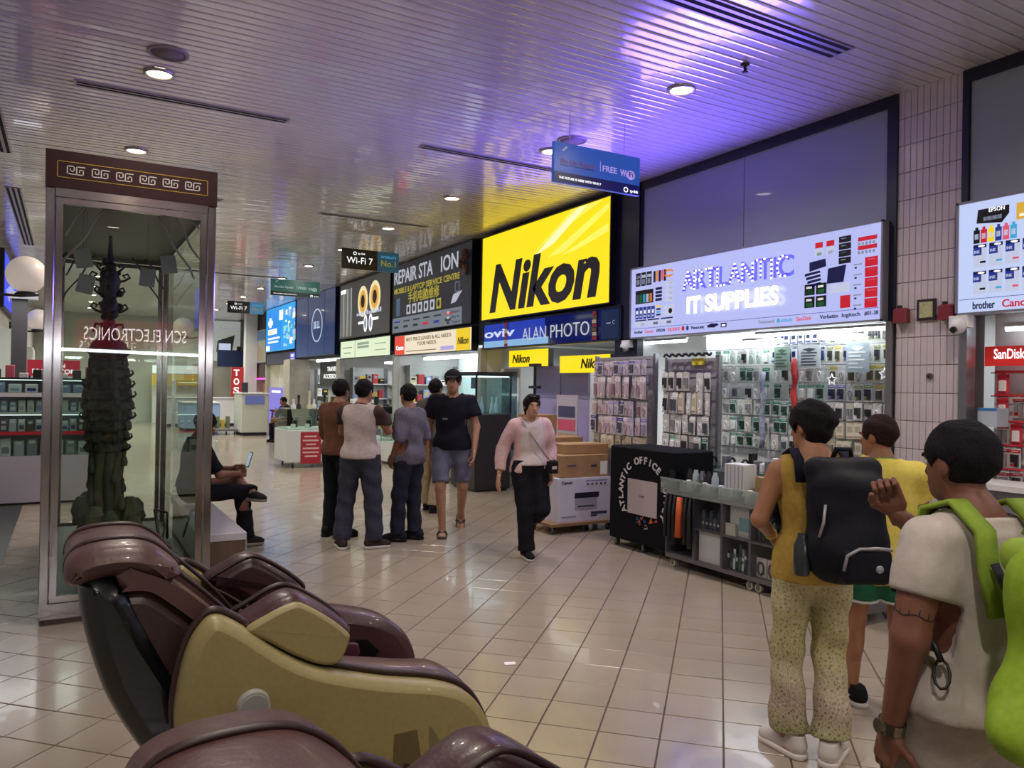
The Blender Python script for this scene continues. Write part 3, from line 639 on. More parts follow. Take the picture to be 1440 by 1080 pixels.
# ------------------------------------------------------------ accessory shop: racks and packs on pegs
def castor(mb_w, mb_f, x, y, r=.035, z=0.):
    mb_w.cyl((x-.014, y, z+r), (x+.014, y, z+r), r, RUBBER, n=14); mb_f.box(x-.02, x+.02, y-.012, y+.012, z+r+.01, z+2*r+.02, GREYM)
def castors(t, pts, r=.035, wheel=None):
    for x, y in pts:
        w = MB(); w.cyl((x-.014, y, r), (x+.014, y, r), r, wheel or RUBBER, n=14); w.cyl((x-.016, y, r), (x+.016, y, r), r*.45, GREYM, n=10)
        f = MB(); f.box(x-.022, x-.016, y-.012, y+.012, r*.6, 2*r+.012, GREYM); f.box(x+.016, x+.022, y-.012, y+.012, r*.6, 2*r+.012, GREYM); f.box(x-.022, x+.022, y-.02, y+.02, 2*r+.006, 2*r+.014, GREYM)
        o = w.build('castor', t); f.build('castor_fork', o)
PK = {}
def pack_mesh(w, h, card, blob, head, style):
    key = (w, h, card, blob, head, style)
    if key in PK: return PK[key]
    C = mat('pack_card_'+card, card, .4, noise=(30, .9), col2='%02x%02x%02x' % tuple(int(v*.82) for v in lin_hex(card)))
    Bm = mat('pack_item_'+blob, blob, .25, coat=.3); Hd = mat('pack_head_'+head, head, .4)
    m = MB(); m.box(0, .004, -w/2, w/2, -h, 0, C)
    if style != 3: m.box(-.002, 0, -w/2, w/2, -h*.22, -.012, Hd); m.box(-.003, -.0015, -w*.3, w*.3, -h*.16, -h*.12, C)
    m.box(-.004, .006, -.012, .012, -.012, .004, C)
    if style == 0: m.cham(-.025, 0, -w*.3, w*.3, -h*.85, -h*.32, .006, Bm)
    elif style == 1:
        m.tube([(-.012, w*.22*math.cos(t*.6), -h*.58+h*.2*math.sin(t*.6)) for t in range(11)], .006, Bm, 5, True); m.box(-.018, 0, -w*.1, w*.1, -h*.92, -h*.82, Bm)
    elif style == 2: m.box(-.02, 0, -w*.36, -w*.08, -h*.88, -h*.3, Bm); m.box(-.016, 0, w*.06, w*.34, -h*.7, -h*.3, Bm); m.box(-.003, 0, w*.06, w*.4, -h*.9, -h*.76, Hd)
    elif style == 3: m.box(-.022, 0, -w*.46, w*.46, -h*.96, -h*.06, Bm); m.box(-.024, -.022, -w*.3, w*.3, -h*.6, -h*.25, C); m.box(-.0245, -.022, -w*.4, w*.4, -h*.9, -h*.8, Hd)
    PK[key] = m.mesh('blister_pack'); return PK[key]
PEG = mat('peg_wire', '9c9ca2', .3, .9)
ORD = 'first second third fourth fifth sixth seventh eighth ninth tenth eleventh twelfth thirteenth fourteenth fifteenth sixteenth seventeenth eighteenth nineteenth twentieth'.split()+['twenty-'+q for q in 'first second third fourth fifth sixth seventh eighth ninth'.split()]+['thirtieth']+['thirty-'+q for q in 'first second third fourth fifth sixth seventh eighth ninth'.split()]+['fortieth']+['forty-'+q for q in 'first second third fourth fifth sixth seventh eighth ninth'.split()]
def peg_row(x, ya, yb, z, w, h, kinds, label, group, jitter=.008, deep=2, skip=.02):
    n = max(1, int((yb-ya)/(w+.008))); step = (yb-ya)/n
    for i in range(n):
        if random.random() < skip: continue
        k = kinds[int(random.random()*len(kinds))]; me = pack_mesh(w, h, *k)
        o = bpy.data.objects.new('blister_pack', me); COL.objects.link(o)
        o.location = (x-.064-random.uniform(0, .04), ya+step*(i+.5)+random.uniform(-jitter, jitter), z+random.uniform(-.006, .006))
        o.rotation_euler = (random.uniform(-.04, .04), random.uniform(-.05, .05), random.uniform(-.12, .12)); o['label'] = label+', '+ORD[i]+' along'; o['category'] = 'pack'; o['group'] = group
def wire_rack(label, x, ya, yb, top, rows):
    t = thing('display_rack', label, 'rack', (x, (ya+yb)/2, 0))
    MB().box(x, x+.02, ya, yb, .3, top, mat('rack_back', '9a98a0', .5)).build('back_panel', t)
    for y in (ya, yb): MB().box(x-.015, x+.03, y-.018, y+.018, 0.0, top+.02, ALU).build('upright', t)
    MB().box(x-.16, x+.2, ya, yb, .1, .3, DARK).build('base', t)
    for z in rows: MB().cyl((x-.05, ya, z+.012), (x-.05, yb, z+.012), .005, PEG, n=6).build('peg_rail', t)
    return t
CLEAR = ('dcd8de', 'b8b4c0', 'c8b6e0', 0)
lilac = [('e0dce8', '9a94a8', '8a7ac8', 0), ('d8d0e0', 'c4bcc8', 'b8a4d8', 1), ('e8e4ec', '5a5464', '4a3c9c', 2), ('e2d4dc', 'b89aa8', 'e4e0e8', 1)]  # lavender of the violet light painted into these pack colours
pinky = [('dcd0d4', 'a88a92', 'e4dce0', 1), ('e4dce0', '8c7078', 'c8a8b4', 0), ('d4ccd0', 'c4b0b8', 'f0e8ec', 2)]
whites = [('f0f0ee', '2c2c30', 'e8e8e8', 2), ('ecece8', 'f4f4f4', 'd0d0d0', 1), ('e8ecec', '50545c', 'ffffff', 0), ('f2f0ea', '8c8c90', 'c8c4b8', 2)]
greens = [('eef2ee', '2a4c40', '2c8c72', 2), ('e4f0ea', 'f0f4f2', '3a9c80', 0), ('d8ece4', '1e3a34', '1f7a62', 2), ('f0f4f0', '9ab8ac', 'e4f0ea', 1)]
tans = [('d0c4ae', 'a09478', 'c0b090', 0), ('c8bea8', 'e0d8c4', 'a89878', 3), ('d8d0c0', '8c8068', 'b8a888', 0)]
reds = [('f0e8e8', 'c02430', 'd02030', 0), ('f4f0f0', '2a2024', 'd82838', 2), ('ece4e4', '8c8488', 'c01c2c', 2), ('e84050', 'f0e8e8', 'b01828', 0)]
mixed = [('e8e8e4', '3a3a40', '7a9c3a', 2), ('f0ecd0', '4a4a3c', 'c8b030', 0), ('e4e4e8', '2c3050', '8c8cc8', 2), ('eeeeee', '9c9ca0', 'd0d0d0', 1)]
blues = [('28306a', 'e0e4f0', '1c2450', 3), ('1e2a5c', 'd8dce8', '3a4a90', 3), ('e4e4ea', '2a3878', '1c2450', 2)]
def shop_accessory():
    wire_rack('tall wire display rack of lilac-lit blister packs next to the brown cartons', 5.6, 6.58, 7.66, 1.97, (1.92, 1.74, 1.46, 1.28, 1.06, .86))
    for z, w, h, k, lb in ((1.92, .085, .165, lilac, 'pack coloured as lilac-lit on the top row of the wire rack'), (1.74, .08, .25, pinky, 'long pinkish pack on the second row of the wire rack'), (1.46, .085, .17, pinky+lilac, 'pink and white pack on the third row of the wire rack'),
                           (1.28, .09, .205, lilac, 'clear pack on the fourth row of the wire rack'), (1.06, .1, .18, tans, 'beige pack on the fifth row of the wire rack')):
        peg_row(5.6, 6.62, 7.62, z, w, h, k, lb, 'packs on the wire rack')
    wire_rack('second display rack with a black topped shelf under the lavender light box', 5.7, 5.72, 6.50, 1.93, (1.80, 1.57, 1.34, 1.12, .92))
    for z, w, h, k, lb in ((1.78, .09, .195, whites, 'white pack on the upper row of the black topped rack'), (1.57, .07, .225, tans+whites, 'tan slim pack on the second row of the black topped rack'), (1.33, .09, .195, whites, 'white pack on the third row of the black topped rack'),
                           (1.12, .09, .185, greens+whites, 'pale green pack on the fourth row of the black topped rack'), (.92, .1, .16, tans, 'tan pack on the fifth row of the black topped rack')):
        peg_row(5.7, 5.76, 6.46, z, w, h, k, lb, 'packs on the black topped rack')
    for i in range(7):
        y = 5.8+i*.1; m = MB(); m.tube([(5.62+.03*math.cos(a*.7), y+.045*math.sin(a*.7), 1.955+.012*(a % 3)) for a in range(10)], .012, BLACK, 6, True)
        m.solo('coiled_cable', 'black coiled cable lying on top of the second display rack', 'cable', (5.62, y, 1.93), 'coiled cables on the rack top')
    t = MB(); t.box(5.672, 5.682, 5.9, 6.08, 1.86, 1.93, mat('yellow_tag', 'e2d84a', .5)); t.solo('price_tag', 'yellow price card on the edge of the black topped rack', 'tag', (5.7, 6.0, 1.86))
    # peg wall inside the shop
    t = thing('pegboard', 'wide white pegboard inside the accessory shop, full of packs', 'pegboard', (6.52, 4.85, 0))
    MB().box(6.52, 6.55, 4.07, 6.75, .2, 2.3, mat('pegboard_white', 'e4e8e6', .5)).build('board', t)
    rows = (2.22, 2.05, 1.86, 1.68, 1.50, 1.32, 1.14, .96)
    for z in rows: MB().cyl((6.47, 4.07, z+.012), (6.47, 6.75, z+.012), .005, PEG, n=6).build('peg_rail', t)
    for z, w, h, ka, kb, lb in ((2.22, .07, .14, blues, mixed, 'top row'), (2.05, .07, .16, blues, mixed, 'second row'), (1.86, .088, .165, whites, mixed, 'third row'), (1.68, .088, .165, greens, mixed, 'fourth row'),
                            (1.50, .088, .165, greens, whites, 'fifth row'), (1.32, .088, .165, greens, tans, 'sixth row'), (1.14, .085, .15, whites, tans, 'seventh row')):
        peg_row(6.52, 4.1, 5.0, z, w, h, kb, 'mixed pack on the %s of the pegboard, pillar half' % lb, 'packs on the shop pegboard')
        if z < 2.1: peg_row(6.52, 5.72, 6.5, z, w+.012, h, whites+greens, 'white or green pack on the %s of the pegboard, rack half' % lb, 'packs on the shop pegboard')
        peg_row(6.52, 5.03, 5.68, z, w, h, ka, '%s pack on the %s of the pegboard, middle' % ('blue' if ka is blues else 'white' if ka is whites else 'green and white', lb), 'packs on the shop pegboard')
    # light tubes and trays
    for a, b, z, x, lb in ((6.75, 7.55, 2.17, 6.2, 'bright tube light at the far end under the lavender box'), (4.2, 5.6, 2.165, 6.12, 'long bright tube light under the lavender box by the pillar')):
        t = thing('tube_light', lb, 'light', (x, (a+b)/2, z)); MB().cyl((x, a, z), (x, b, z), .018, mat('tube_glow', 'ffffff', .4, emit=7, ecol=(240, 248, 255)), n=10).build('tube', t); MB().box(x-.02, x+.02, a-.02, b+.02, z+.015, z+.04, WHITE).build('batten', t)
    for a, lb in ((5.53, 'lit ceiling tray over the middle of the pegboard'), (4.58, 'lit ceiling tray near the pillar end of the pegboard')):
        t = thing('light_tray', lb, 'light', (6.3, a+.17, 2.1)); MB().box(6.2, 6.42, a, a+.36, 2.13, 2.15, WHITE).build('frame', t); MB().box(6.21, 6.41, a+.01, a+.35, 2.10, 2.13, mat('tray_glow', 'ffffff', .4, emit=6, ecol=(240, 250, 255))).build('diffuser', t)
    # posters, stars, strips hanging in front
    def card(name, lab, y, z, w, h, c1, c2, x=6.36):
        F = RIGHTWALL(x, y+w/2, z); m = MB(); F.rect(m, 0, w, 0, h, c1, -.006, 0); rr = random.Random(int(y*100))
        for k in range(5): F.rect(m, w*.12, w*rr.uniform(.5, .88), h*(.14+.13*k), h*(.19+.13*k), c2, .001, .003)
        F.poly(m, [(w*.2, h*.84), (w*.5, h*.72), (w*.8, h*.84), (w*.5, h*.9)], c2, .001, .003); m.solo(name, lab, 'poster', (x, y, z))
    card('hanging_poster', 'pale grey poster with dark printed lines hanging over the pegboard', 5.16, 1.83, .26, .23, mat('poster_grey', 'c4ccd0', .5), mat('poster_ink', '3c4650', .5))
    card('hanging_poster', 'poster of a white shape on slate blue near the pillar end', 4.62, 1.79, .24, .27, mat('poster_slate', 'aebcc4', .5), mat('poster_white', 'f0f4f4', .5))
    card('hanging_poster', 'greenish picture poster under the middle ceiling tray', 5.5, 1.82, .2, .24, mat('poster_green', '8aa494', .5), mat('poster_dgreen', '4c6458', .5))
    m = MB(); m.tube([(6.34, 5.32+.012*math.sin(k*1.4), 1.93-.06*k) for k in range(11)], [.02+.014*abs(math.sin(k*.7)) for k in range(11)], mat('red_tassel', 'b03034', .6), 8); m.solo('red_hanging_charm', 'tall red hanging charm in front of the pegboard', 'decoration', (6.34, 5.32, 1.3))
    m = MB(); m.tube([(6.36, 5.74+.01*math.sin(k*1.7), 1.8-.1*k) for k in range(9)], .03, mat('navy_lanyard', '2c3a66', .7, noise=(20, .8), col2='c8ccdc'), 6); m.solo('lanyard_bunch', 'navy and white lanyards hanging between rack and pegboard', 'lanyard', (6.36, 5.74, 1.0))
    for y, z, lb in ((4.88, 1.72, 'white star ornament below the pale grey poster'), (4.33, 1.77, 'white star ornament near the pillar')):
        F = RIGHTWALL(6.34, y, z); m = MB(); pts = [((.055 if k % 2 == 0 else .024)*math.sin(math.pi*k/5), (.055 if k % 2 == 0 else .024)*math.cos(math.pi*k/5)) for k in range(10)]
        m.tube([F.p(a, b) for a, b in pts], .006, mat('star_white', 'f4f4f8', .4, emit=.6), 5, True); m.solo('star_ornament', lb, 'ornament', (6.34, y, z))
    m = MB(); m.box(6.3, 6.42, 4.09, 4.22, 1.5, 1.8, mat('violet_box', '6a4fc0', .35)); m.box(6.297, 6.3, 4.11, 4.2, 1.55, 1.62, mat('violet_pale', 'a890e0', .35)); m.box(6.297, 6.3, 4.12, 4.19, 1.68, 1.72, WHITE); m.solo('violet_carton', 'violet carton hanging at the pillar end of the pegboard', 'carton', (6.36, 4.15, 1.5))
    # counter below, behind the carts
    t = thing('glass_counter', 'low glass topped counter inside the accessory shop', 'counter', (5.75, 4.8, 0))
    MB().box(5.45, 5.95, 4.1, 5.66, .1, .82, mat('counter_grey', '6a6a70', .4)).build('body', t); MB().box(5.43, 5.97, 4.08, 5.68, .82, .85, glass('counter_glass')).build('glass_top', t); MB().box(5.48, 5.92, 4.13, 5.63, 0, .1, DARK).build('plinth', t)
    for i in range(22):
        y = 4.2+i*.066; m = MB(); x = 5.62+random.uniform(-.12, .16); hgt = random.uniform(.05, .16)
        if i % 3 == 0: m.tube([(x+.045*math.cos(a*.63), y, .90+.05*math.sin(a*.63)) for a in range(10)], .012, BLACK, 6, True); m.solo('cable_loop', 'black looped cable standing on the glass topped counter', 'cable', (x, y, .85), 'cable loops on the counter')
        else: m.cham(x-.04, x+.04, y-.025, y+.025, .85, .85+hgt, .006, random.choice((WHITE, mat('item_grey', '70747c', .4), mat('item_cream', 'd8d0c0', .5), BLACK))); m.solo('accessory_box', 'small accessory box standing on the glass topped counter', 'box', (x, y, .85), 'accessory boxes on the counter')
shop_accessory()
# shop beyond the pillar: red and white packs
def shop_red():
    t = thing('pegboard', 'pegboard of red and white packs beyond the tiled pillar', 'pegboard', (6.3, 2.5, 0))
    MB().box(6.3, 6.33, .4, 3.36, .2, 2.3, mat('pegboard_pale', 'dcdcdc', .5)).build('board', t)
    for k, z in enumerate((1.76, 1.58, 1.38, 1.20, 1.02)):
        MB().cyl((6.25, .4, z+.012), (6.25, 3.36, z+.012), .005, mat('red_rail', 'c83040', .4), n=6).build('peg_rail', t)
        MB().box(6.19, 6.2, .4, 3.3, z+.014, z+.028, mat('red_rail', 'c83040', .4)).build('price_strip', t)
        peg_row(6.3, 2.2, 3.30, z, .085, .155, reds, 'red and white pack on the %s row beyond the pillar' % ('top', 'second', 'third', 'fourth', 'fifth')[k], 'red packs beyond the pillar')
    t = thing('header_board', 'red header board with white SanDisk lettering above red packs', 'sign', (6.12, 2.8, 1.8)); F = RIGHTWALL(6.12, 3.34, 1.84)
    MB().box(6.12, 6.14, 1.4, 3.34, 1.82, 1.97, mat('sandisk_red', 'd8302c', .4, emit=.3, ecol='d8302c')).build('board', t); m = MB(); F.text(m, 'SanDisk', .07, .035, .075, p_white, .22, bold=.012); m.build('lettering', t)
    t = thing('tube_light', 'tube light above the red header board', 'light', (6.15, 2.4, 2.14)); MB().cyl((6.15, 1.4, 2.1), (6.15, 3.2, 2.1), .018, MATS['tube_glow'], n=10).build('tube', t); MB().box(6.13, 6.17, 1.38, 3.22, 2.115, 2.15, WHITE).build('batten', t)
    m = MB(); m.box(6.0, 6.16, 3.18, 3.32, 1.36, 1.5, mat('photo_box', 'b4c0cc', .4)); m.box(5.998, 6.0, 3.18, 3.32, 1.48, 1.5, mat('boxblue', '3a7cc0', .4)); m.solo('boxed_reader', 'pale box with a blue lid line among the red packs', 'box', (6.1, 3.25, 1.36))
    t = thing('shop_counter', 'white counter edge under the red packs', 'counter', (6.0, 2.4, 0)); MB().box(5.75, 6.12, .6, 3.36, .1, .92, mat('counter_dim', '77757c', .5)).build('body', t); MB().box(5.72, 6.14, .58, 3.37, .92, .96, WHITE).build('top', t); MB().box(5.8, 6.1, .62, 3.3, 0, .1, DARK).build('plinth', t)
    # dome cameras and bells on the pillar
for y, z, lb in ((3.40, 2.13, 'white dome camera under the ink light box'), (7.45, 2.12, 'white dome camera under the far end of the lavender box')):
    t = thing('dome_camera', lb, 'camera', (5.9, y, z)); MB().box(5.86, 5.95, y-.07, y+.07, z-.02, z+.07, WHITE).build('mount', t); m = MB(); m.ball((5.86, y, z-.01), .06, WHITE, 14, 8); m.build('dome', t); m = MB(); m.cyl((5.83, y, z-.03), (5.795, y, z-.045), .024, BLACK, n=14); m.build('camera_lens', t)
shop_red()
t = thing('pillar_picture', 'small dark-framed picture of gold foliage on the tiled pillar', 'picture', (5.97, 3.72, 2.1)); F = RIGHTWALL(5.968, 3.79, 2.19)
MB().box(5.955, 5.972, 3.635, 3.79, 2.19, 2.36, mat('wood_frame_dark', '2c2222', .4)).build('frame', t); m = MB(); F.rect(m, .022, .133, .022, .148, mat('gold_foliage', '8c8a4a', .6, noise=(40, 1), col2='c8c8a0'), .012, .016); m.build('print', t)
for y, lb in ((3.91, 'red lantern box on the pillar beside the accessory shop'), (3.53, 'red lantern box on the pillar beside the ink light box')):
    t = thing('alarm_box', lb, 'alarm', (5.95, y, 2.18)); MB().cham(5.90, 5.975, y-.06, y+.06, 2.18, 2.30, .012, mat('alarm_red', '7c2a34', .4)).build('housing', t); m = MB(); m.cyl((5.94, y+.02, 2.30), (5.94, y+.02, 2.325), .02, BLACK, n=10); m.build('cap', t)
t = thing('door_bell', 'small round dark sensor on the tiled pillar', 'sensor', (5.97, 3.68, 1.72)); MB().cyl((5.975, 3.68, 1.74), (5.955, 3.68, 1.74), .026, mat('sensor_grey', '5c5658', .4), n=16).build('body', t); MB().cyl((5.957, 3.68, 1.74), (5.951, 3.68, 1.74), .012, BLACK, n=12).build('eye', t)

# ------------------------------------------------------------ carts in front of the accessory shop
def shelf_cart():
    t = thing('shelf_cart', 'grey wheeled display cart with glass-fronted compartments in front of the shop', 'cart', (4.95, 4.4, 0))
    fr = mat('cart_frame', '77757b', .35, .5); x0, x1 = 4.74, 5.2; ys = [3.35, 4.04, 4.39, 4.70, 5.03, 5.39]
    MB().box(x0, x1, ys[0], ys[-1], .085, .12, fr).build('bottom_board', t); MB().box(x0, x1, ys[0], ys[-1], .66, .69, fr).build('top_board', t)
    MB().box(x1-.02, x1, ys[0], ys[-1], .12, .66, mat('cart_back', '5c5c64', .5)).build('back_panel', t)
    for y in ys: MB().box(x0, x1-.02, y-.012 if y > 3.4 else y, y+.012 if y < 5.38 else y, .12, .66, fr).build('divider', t)
    for a, b in ((4.39, 4.70), (4.70, 5.03), (4.04, 4.39), (3.35, 4.04)): MB().box(x0, x1-.02, a+.012, b-.012, .385, .4, fr).build('shelf', t)
    MB().box(x0-.006, x0-.001, ys[0], 5.03, .13, .65, glass('cart_glass', (246, 248, 249))).build('glass_front', t)
    castors(t, [(4.79, 5.33), (4.79, 4.42), (4.79, 4.33), (4.79, 3.42), (5.15, 5.33), (5.15, 4.37), (5.15, 3.42)], .034, mat('pale_castor', 'b8b4a0', .4))
    # glass topped tray with a sloping clear front edge
    y0, y1 = 3.38, 5.40; g = glass('tray_clear', (225, 232, 230))
    tr = MB(); tr.box(4.70, 5.22, y0, y1, .69, .70, g); tr.box(4.70, 4.706, y0, y1, .70, .80, g); tr.box(4.70, 5.22, y1-.006, y1, .70, .86, g)
    tr.build('clear_tray', t)
    cp = clear_plastic('cloudy_plastic', 'c8d2d0', .2)
    for k in range(8):
        a = y0+.005+k*.2515; b_ = MB(); b_.box(4.672, 4.69, a, a+.243, .668, .80, cp); b_.box(4.672, 4.86, a, a+.008, .70, .775, cp); b_.box(4.672, 4.86, a+.235, a+.243, .70, .775, cp); b_.cyl((4.672, a, .802), (4.672, a+.243, .802), .009, cp, n=8); b_.build('tray_bin', t)
    # things in the compartments
    def item(mb, name, lb, cat, loc, grp=None): return mb.solo(name, lb, cat, loc, grp)
    m = MB(); m.box(4.78, 4.82, 4.73, 5.0, .121, .38, PAPER); item(m, 'paper_notice', 'large white paper notice behind the lower glass of the shelf cart', 'notice', (4.8, 4.86, .121))
    m = MB(); m.box(4.8, 4.95, 4.42, 4.66, .401, .64, mat('white_pack_box', 'd8d8d6', .4)); m.box(4.797, 4.8, 4.44, 4.56, .45, .56, mat('aqua_print', '8cb4bc', .4)); item(m, 'boxed_gadget', 'white box with an aqua print in the upper middle compartment', 'box', (4.87, 4.54, .401))
    m = MB(); m.box(4.765, 4.79, 4.57, 4.68, .401, .5, mat('cream_card', 'd8cfc4', .5)); item(m, 'cream_card', 'cream card leaning in the upper middle compartment', 'card', (4.775, 4.62, .401))
    wh = [mat('can_white', 'e4e8e6', .4), mat('can_green', '2c6a56', .4), mat('can_dark', '26343a', .4)]
    for i in range(9):
        for j in range(3):
            if random.random() < .2: continue
            x, y = 4.80+j*.075, 4.42+i*.031; m = MB(); hh = random.uniform(.1, .21); m.obox((x, y, .126+hh/2), (.004, .002, 0), (.0, .012, .003), (random.uniform(-.01, .01), 0, hh/2), wh[(i+j) % 3]); m.obox((x-.005, y, .121+hh*.7), (.001, 0, 0), (0, .009, .001), (0, 0, hh*.12), wh[(i+j+1) % 3])
            item(m, 'pen_pack', 'upright green and white slim pack in the lower middle compartment', 'pack', (x, y, .121), 'slim packs in the lower middle compartment')
    for i in range(8):
        y = 4.07+i*.038; m = MB(); m.tube([(4.8, y, .415), (4.79, y+.004, .5), (4.80, y+.012, .56), (4.83, y+.014, .6)], .012, mat('slate_cable', '4c5464', .4), 6); item(m, 'curved_stand', 'slate coloured curved stand in the upper compartment by the woman', 'stand', (4.8, y, .401), 'curved stands in the cart')
    for k, (y, c) in enumerate(((4.32, 'dcd4d0'), (4.21, 'd8c8c0'), (4.105, 'c8c4d0'))):
        m = MB(); pc = mat('shoe_pack_'+c, c, .4); m.box(4.80, 4.82, y-.05, y+.05, .121, .27, pc); m.tube([(4.79, y+.03*math.cos(a*.63), .19+.05*math.sin(a*.63)) for a in range(10)], .007, mat(('ring_navy', 'ring_brown', 'ring_navy')[k], ('2c3050', '7a4a3a', '2c3050')[k], .5), 6, True)
        item(m, 'ring_light_pack', ('pack with a navy ring at the lower end compartment', 'pack with a brown ring in the lower compartment by the woman', 'pale pack behind the brown ring pack')[k], 'pack', (4.8, y, .121))
    for i in range(6):
        for j in range(2):
            y = 4.75+i*.045; m = MB(); m.cham(4.8+j*.06, 4.84+j*.06, y-.018, y+.018, .401, .401+.1+.06*((i+j) % 2), .004, mat(('dk_slate', 'dk_blue', 'dk_grey')[(i+j) % 3], ('3c4656', '2a3454', '585a62')[(i+j) % 3], .4)); m.box(4.797+j*.06, 4.8+j*.06, y-.008, y+.008, .44, .46, WHITE)
            item(m, 'dark_gadget_box', 'small dark gadget box in the upper compartment behind the cart glass', 'box', (4.82+j*.06, y, .401), 'dark boxes in the cart')
    m = MB()
    m.tube([(4.69, 5.15, .65), (4.685, 5.155, .5), (4.69, 5.16, .3)], [.03, .035, .042], mat('orange_lanyard', 'c85a2c', .6), 6); item(m, 'orange_strap', 'orange strap hanging from the end of the shelf cart', 'strap', (4.72, 5.15, .28))
    for k in range(6):
        y = (5.03, 5.085, 0, 5.225, 5.28, 5.335)[k]
        if k == 2: continue
        m = MB(); m.tube([(4.70, y, .655), (4.69, y+.006, .5), (4.695, y+.003, .22+.03*(k % 3))], [.012, .02, .026], mat('black_strap', '17171f', .6), 6); item(m, 'dark_strap', 'dark strap hanging beside the orange strap', 'strap', (4.73, y, .22), 'dark straps on the cart')
    # goods on the cart top
    m = MB()
    m.box(4.95, 5.1, 4.66, 4.88, .702, .97, WHITE)
    for k in range(5): m.box(4.945, 4.95, 4.67+k*.043, 4.682+k*.043, .71, .96, mat('stripe_grey', 'a4a4ac', .5))
    item(m, 'striped_carton', 'tall white carton with vertical grey stripes on the cart top', 'carton', (5.02, 4.77, .70))
    m = MB(); m.box(5.0, 5.15, 4.40, 4.58, .702, .88, CARD); item(m, 'kraft_box', 'small brown cardboard box on the cart top beside the striped carton', 'box', (5.07, 4.49, .70))
    m = MB()
    for k in range(5): m.box(4.98, 5.14, 4.20, 4.37, .702+k*.032, .730+k*.032, (WHITE, mat('sheet_pale', 'c8ccd0', .5))[k % 2])
    item(m, 'stacked_white_trays', 'stacked white trays on the cart top next to the brown box', 'tray', (5.06, 4.28, .70))
    for i in range(46):
        y = 3.45+i*.0415; x = 4.888+random.uniform(0, .02); hgt = random.uniform(.02, .085); m = MB()
        c = random.choice((mat('clear_item', 'b8c4c4', .2), mat('item_grey', '70747c', .4), WHITE, BLACK, mat('item_cream', 'd8d0c0', .5), mat('item_olive', '6c7454', .5)))
        if i % 4 == 1: m.tube([(x+.03*math.cos(a*.63), y+.008*a/10, .735+.028*math.sin(a*.63)) for a in range(10)], .006, c, 5, True)
        else: m.cham(x-.022, x+.022, y-.016, y+.016, .701, .701+hgt, .005, c)
        item(m, 'tray_gadget', 'small loose gadget lying in the clear tray of the shelf cart', 'gadget', (x, y, .701), 'gadgets in the clear tray')
    for i in range(5):
        y = 5.0+i*.08; m = MB(); m.lathe((4.96, y, .703), [(.03, 0), (.034, .01), (.032, .12), (.02, .15), (.018, .17)], (mat('bottle_clear', 'a8b4bc', .15), BLACK, mat('bottle_steel', '8c9098', .2, .8))[i % 3], 12); item(m, 'small_bottle', 'small bottle standing on the cart top at the black board end', 'bottle', (4.96, y, .702), 'bottles on the cart')
shelf_cart()
def board_cart():
    t = thing('banner_cart', 'tall black cloth-covered cart with ATLANTIC OFFICE SUPPLY lettering in an arch', 'cart', (5.0, 5.9, 0)); x = 4.86; ya, yb = 5.42, 6.39
    cl = mat('black_banner_cloth', '0b0b12', .75, bump=(6, .15), spec=.15); MB().cham(x, x+.5, ya, yb, .085, 1.02, .012, cl).build('covered_body', t)
    castors(t, [(4.92, 6.33), (4.92, 5.9), (4.92, 5.48), (5.3, 6.33), (5.3, 5.48)], .034)
    F = RIGHTWALL(x, yb, 0); m = MB(); w = mat('banner_white', 'c8c4c4', .6); cx, cy, rr_ = .53, .57, .31; s = 'ATLANTIC OFFICE SUPPLY'; n = len(s); F2 = F
    for i, ch in enumerate(s):
        if ch == ' ': continue
        a = R(212-244*i/(n-1)); px, py = cx+rr_*1.0*math.cos(a), cy+rr_*.98*math.sin(a); F.text(m, ch, px, py, .066, w, bold=.03, align='c', rot=a-math.pi/2)
    m.build('arched_lettering', t)
    m = MB(); F.rect(m, .30, .74, .37, .71, mat('grey_notice', 'b4a8a8', .7), .001, .006); F.rect(m, .48, .56, .55, .56, mat('notice_ink', '5a5254', .7), .006, .008); m.build('paper_notice', t)
    m = MB(); rr = random.Random(4)
    for k in range(16):
        a = rr.uniform(.40, .72); b = .25+.35*abs(a-.56)+rr.uniform(-.02, .04); F.poly(m, [(a, b), (a+rr.uniform(.02, .06), b+.012), (a+rr.uniform(-.01, .05), b+rr.uniform(.03, .07))], mat(('spl_red', 'spl_blue', 'spl_white', 'spl_orange')[k % 4], ('a83028', '2c4a7c', '9c9ca4', 'c0602c')[k % 4], .6), .001, .003)
    m.build('splash_emblem', t)
board_cart()
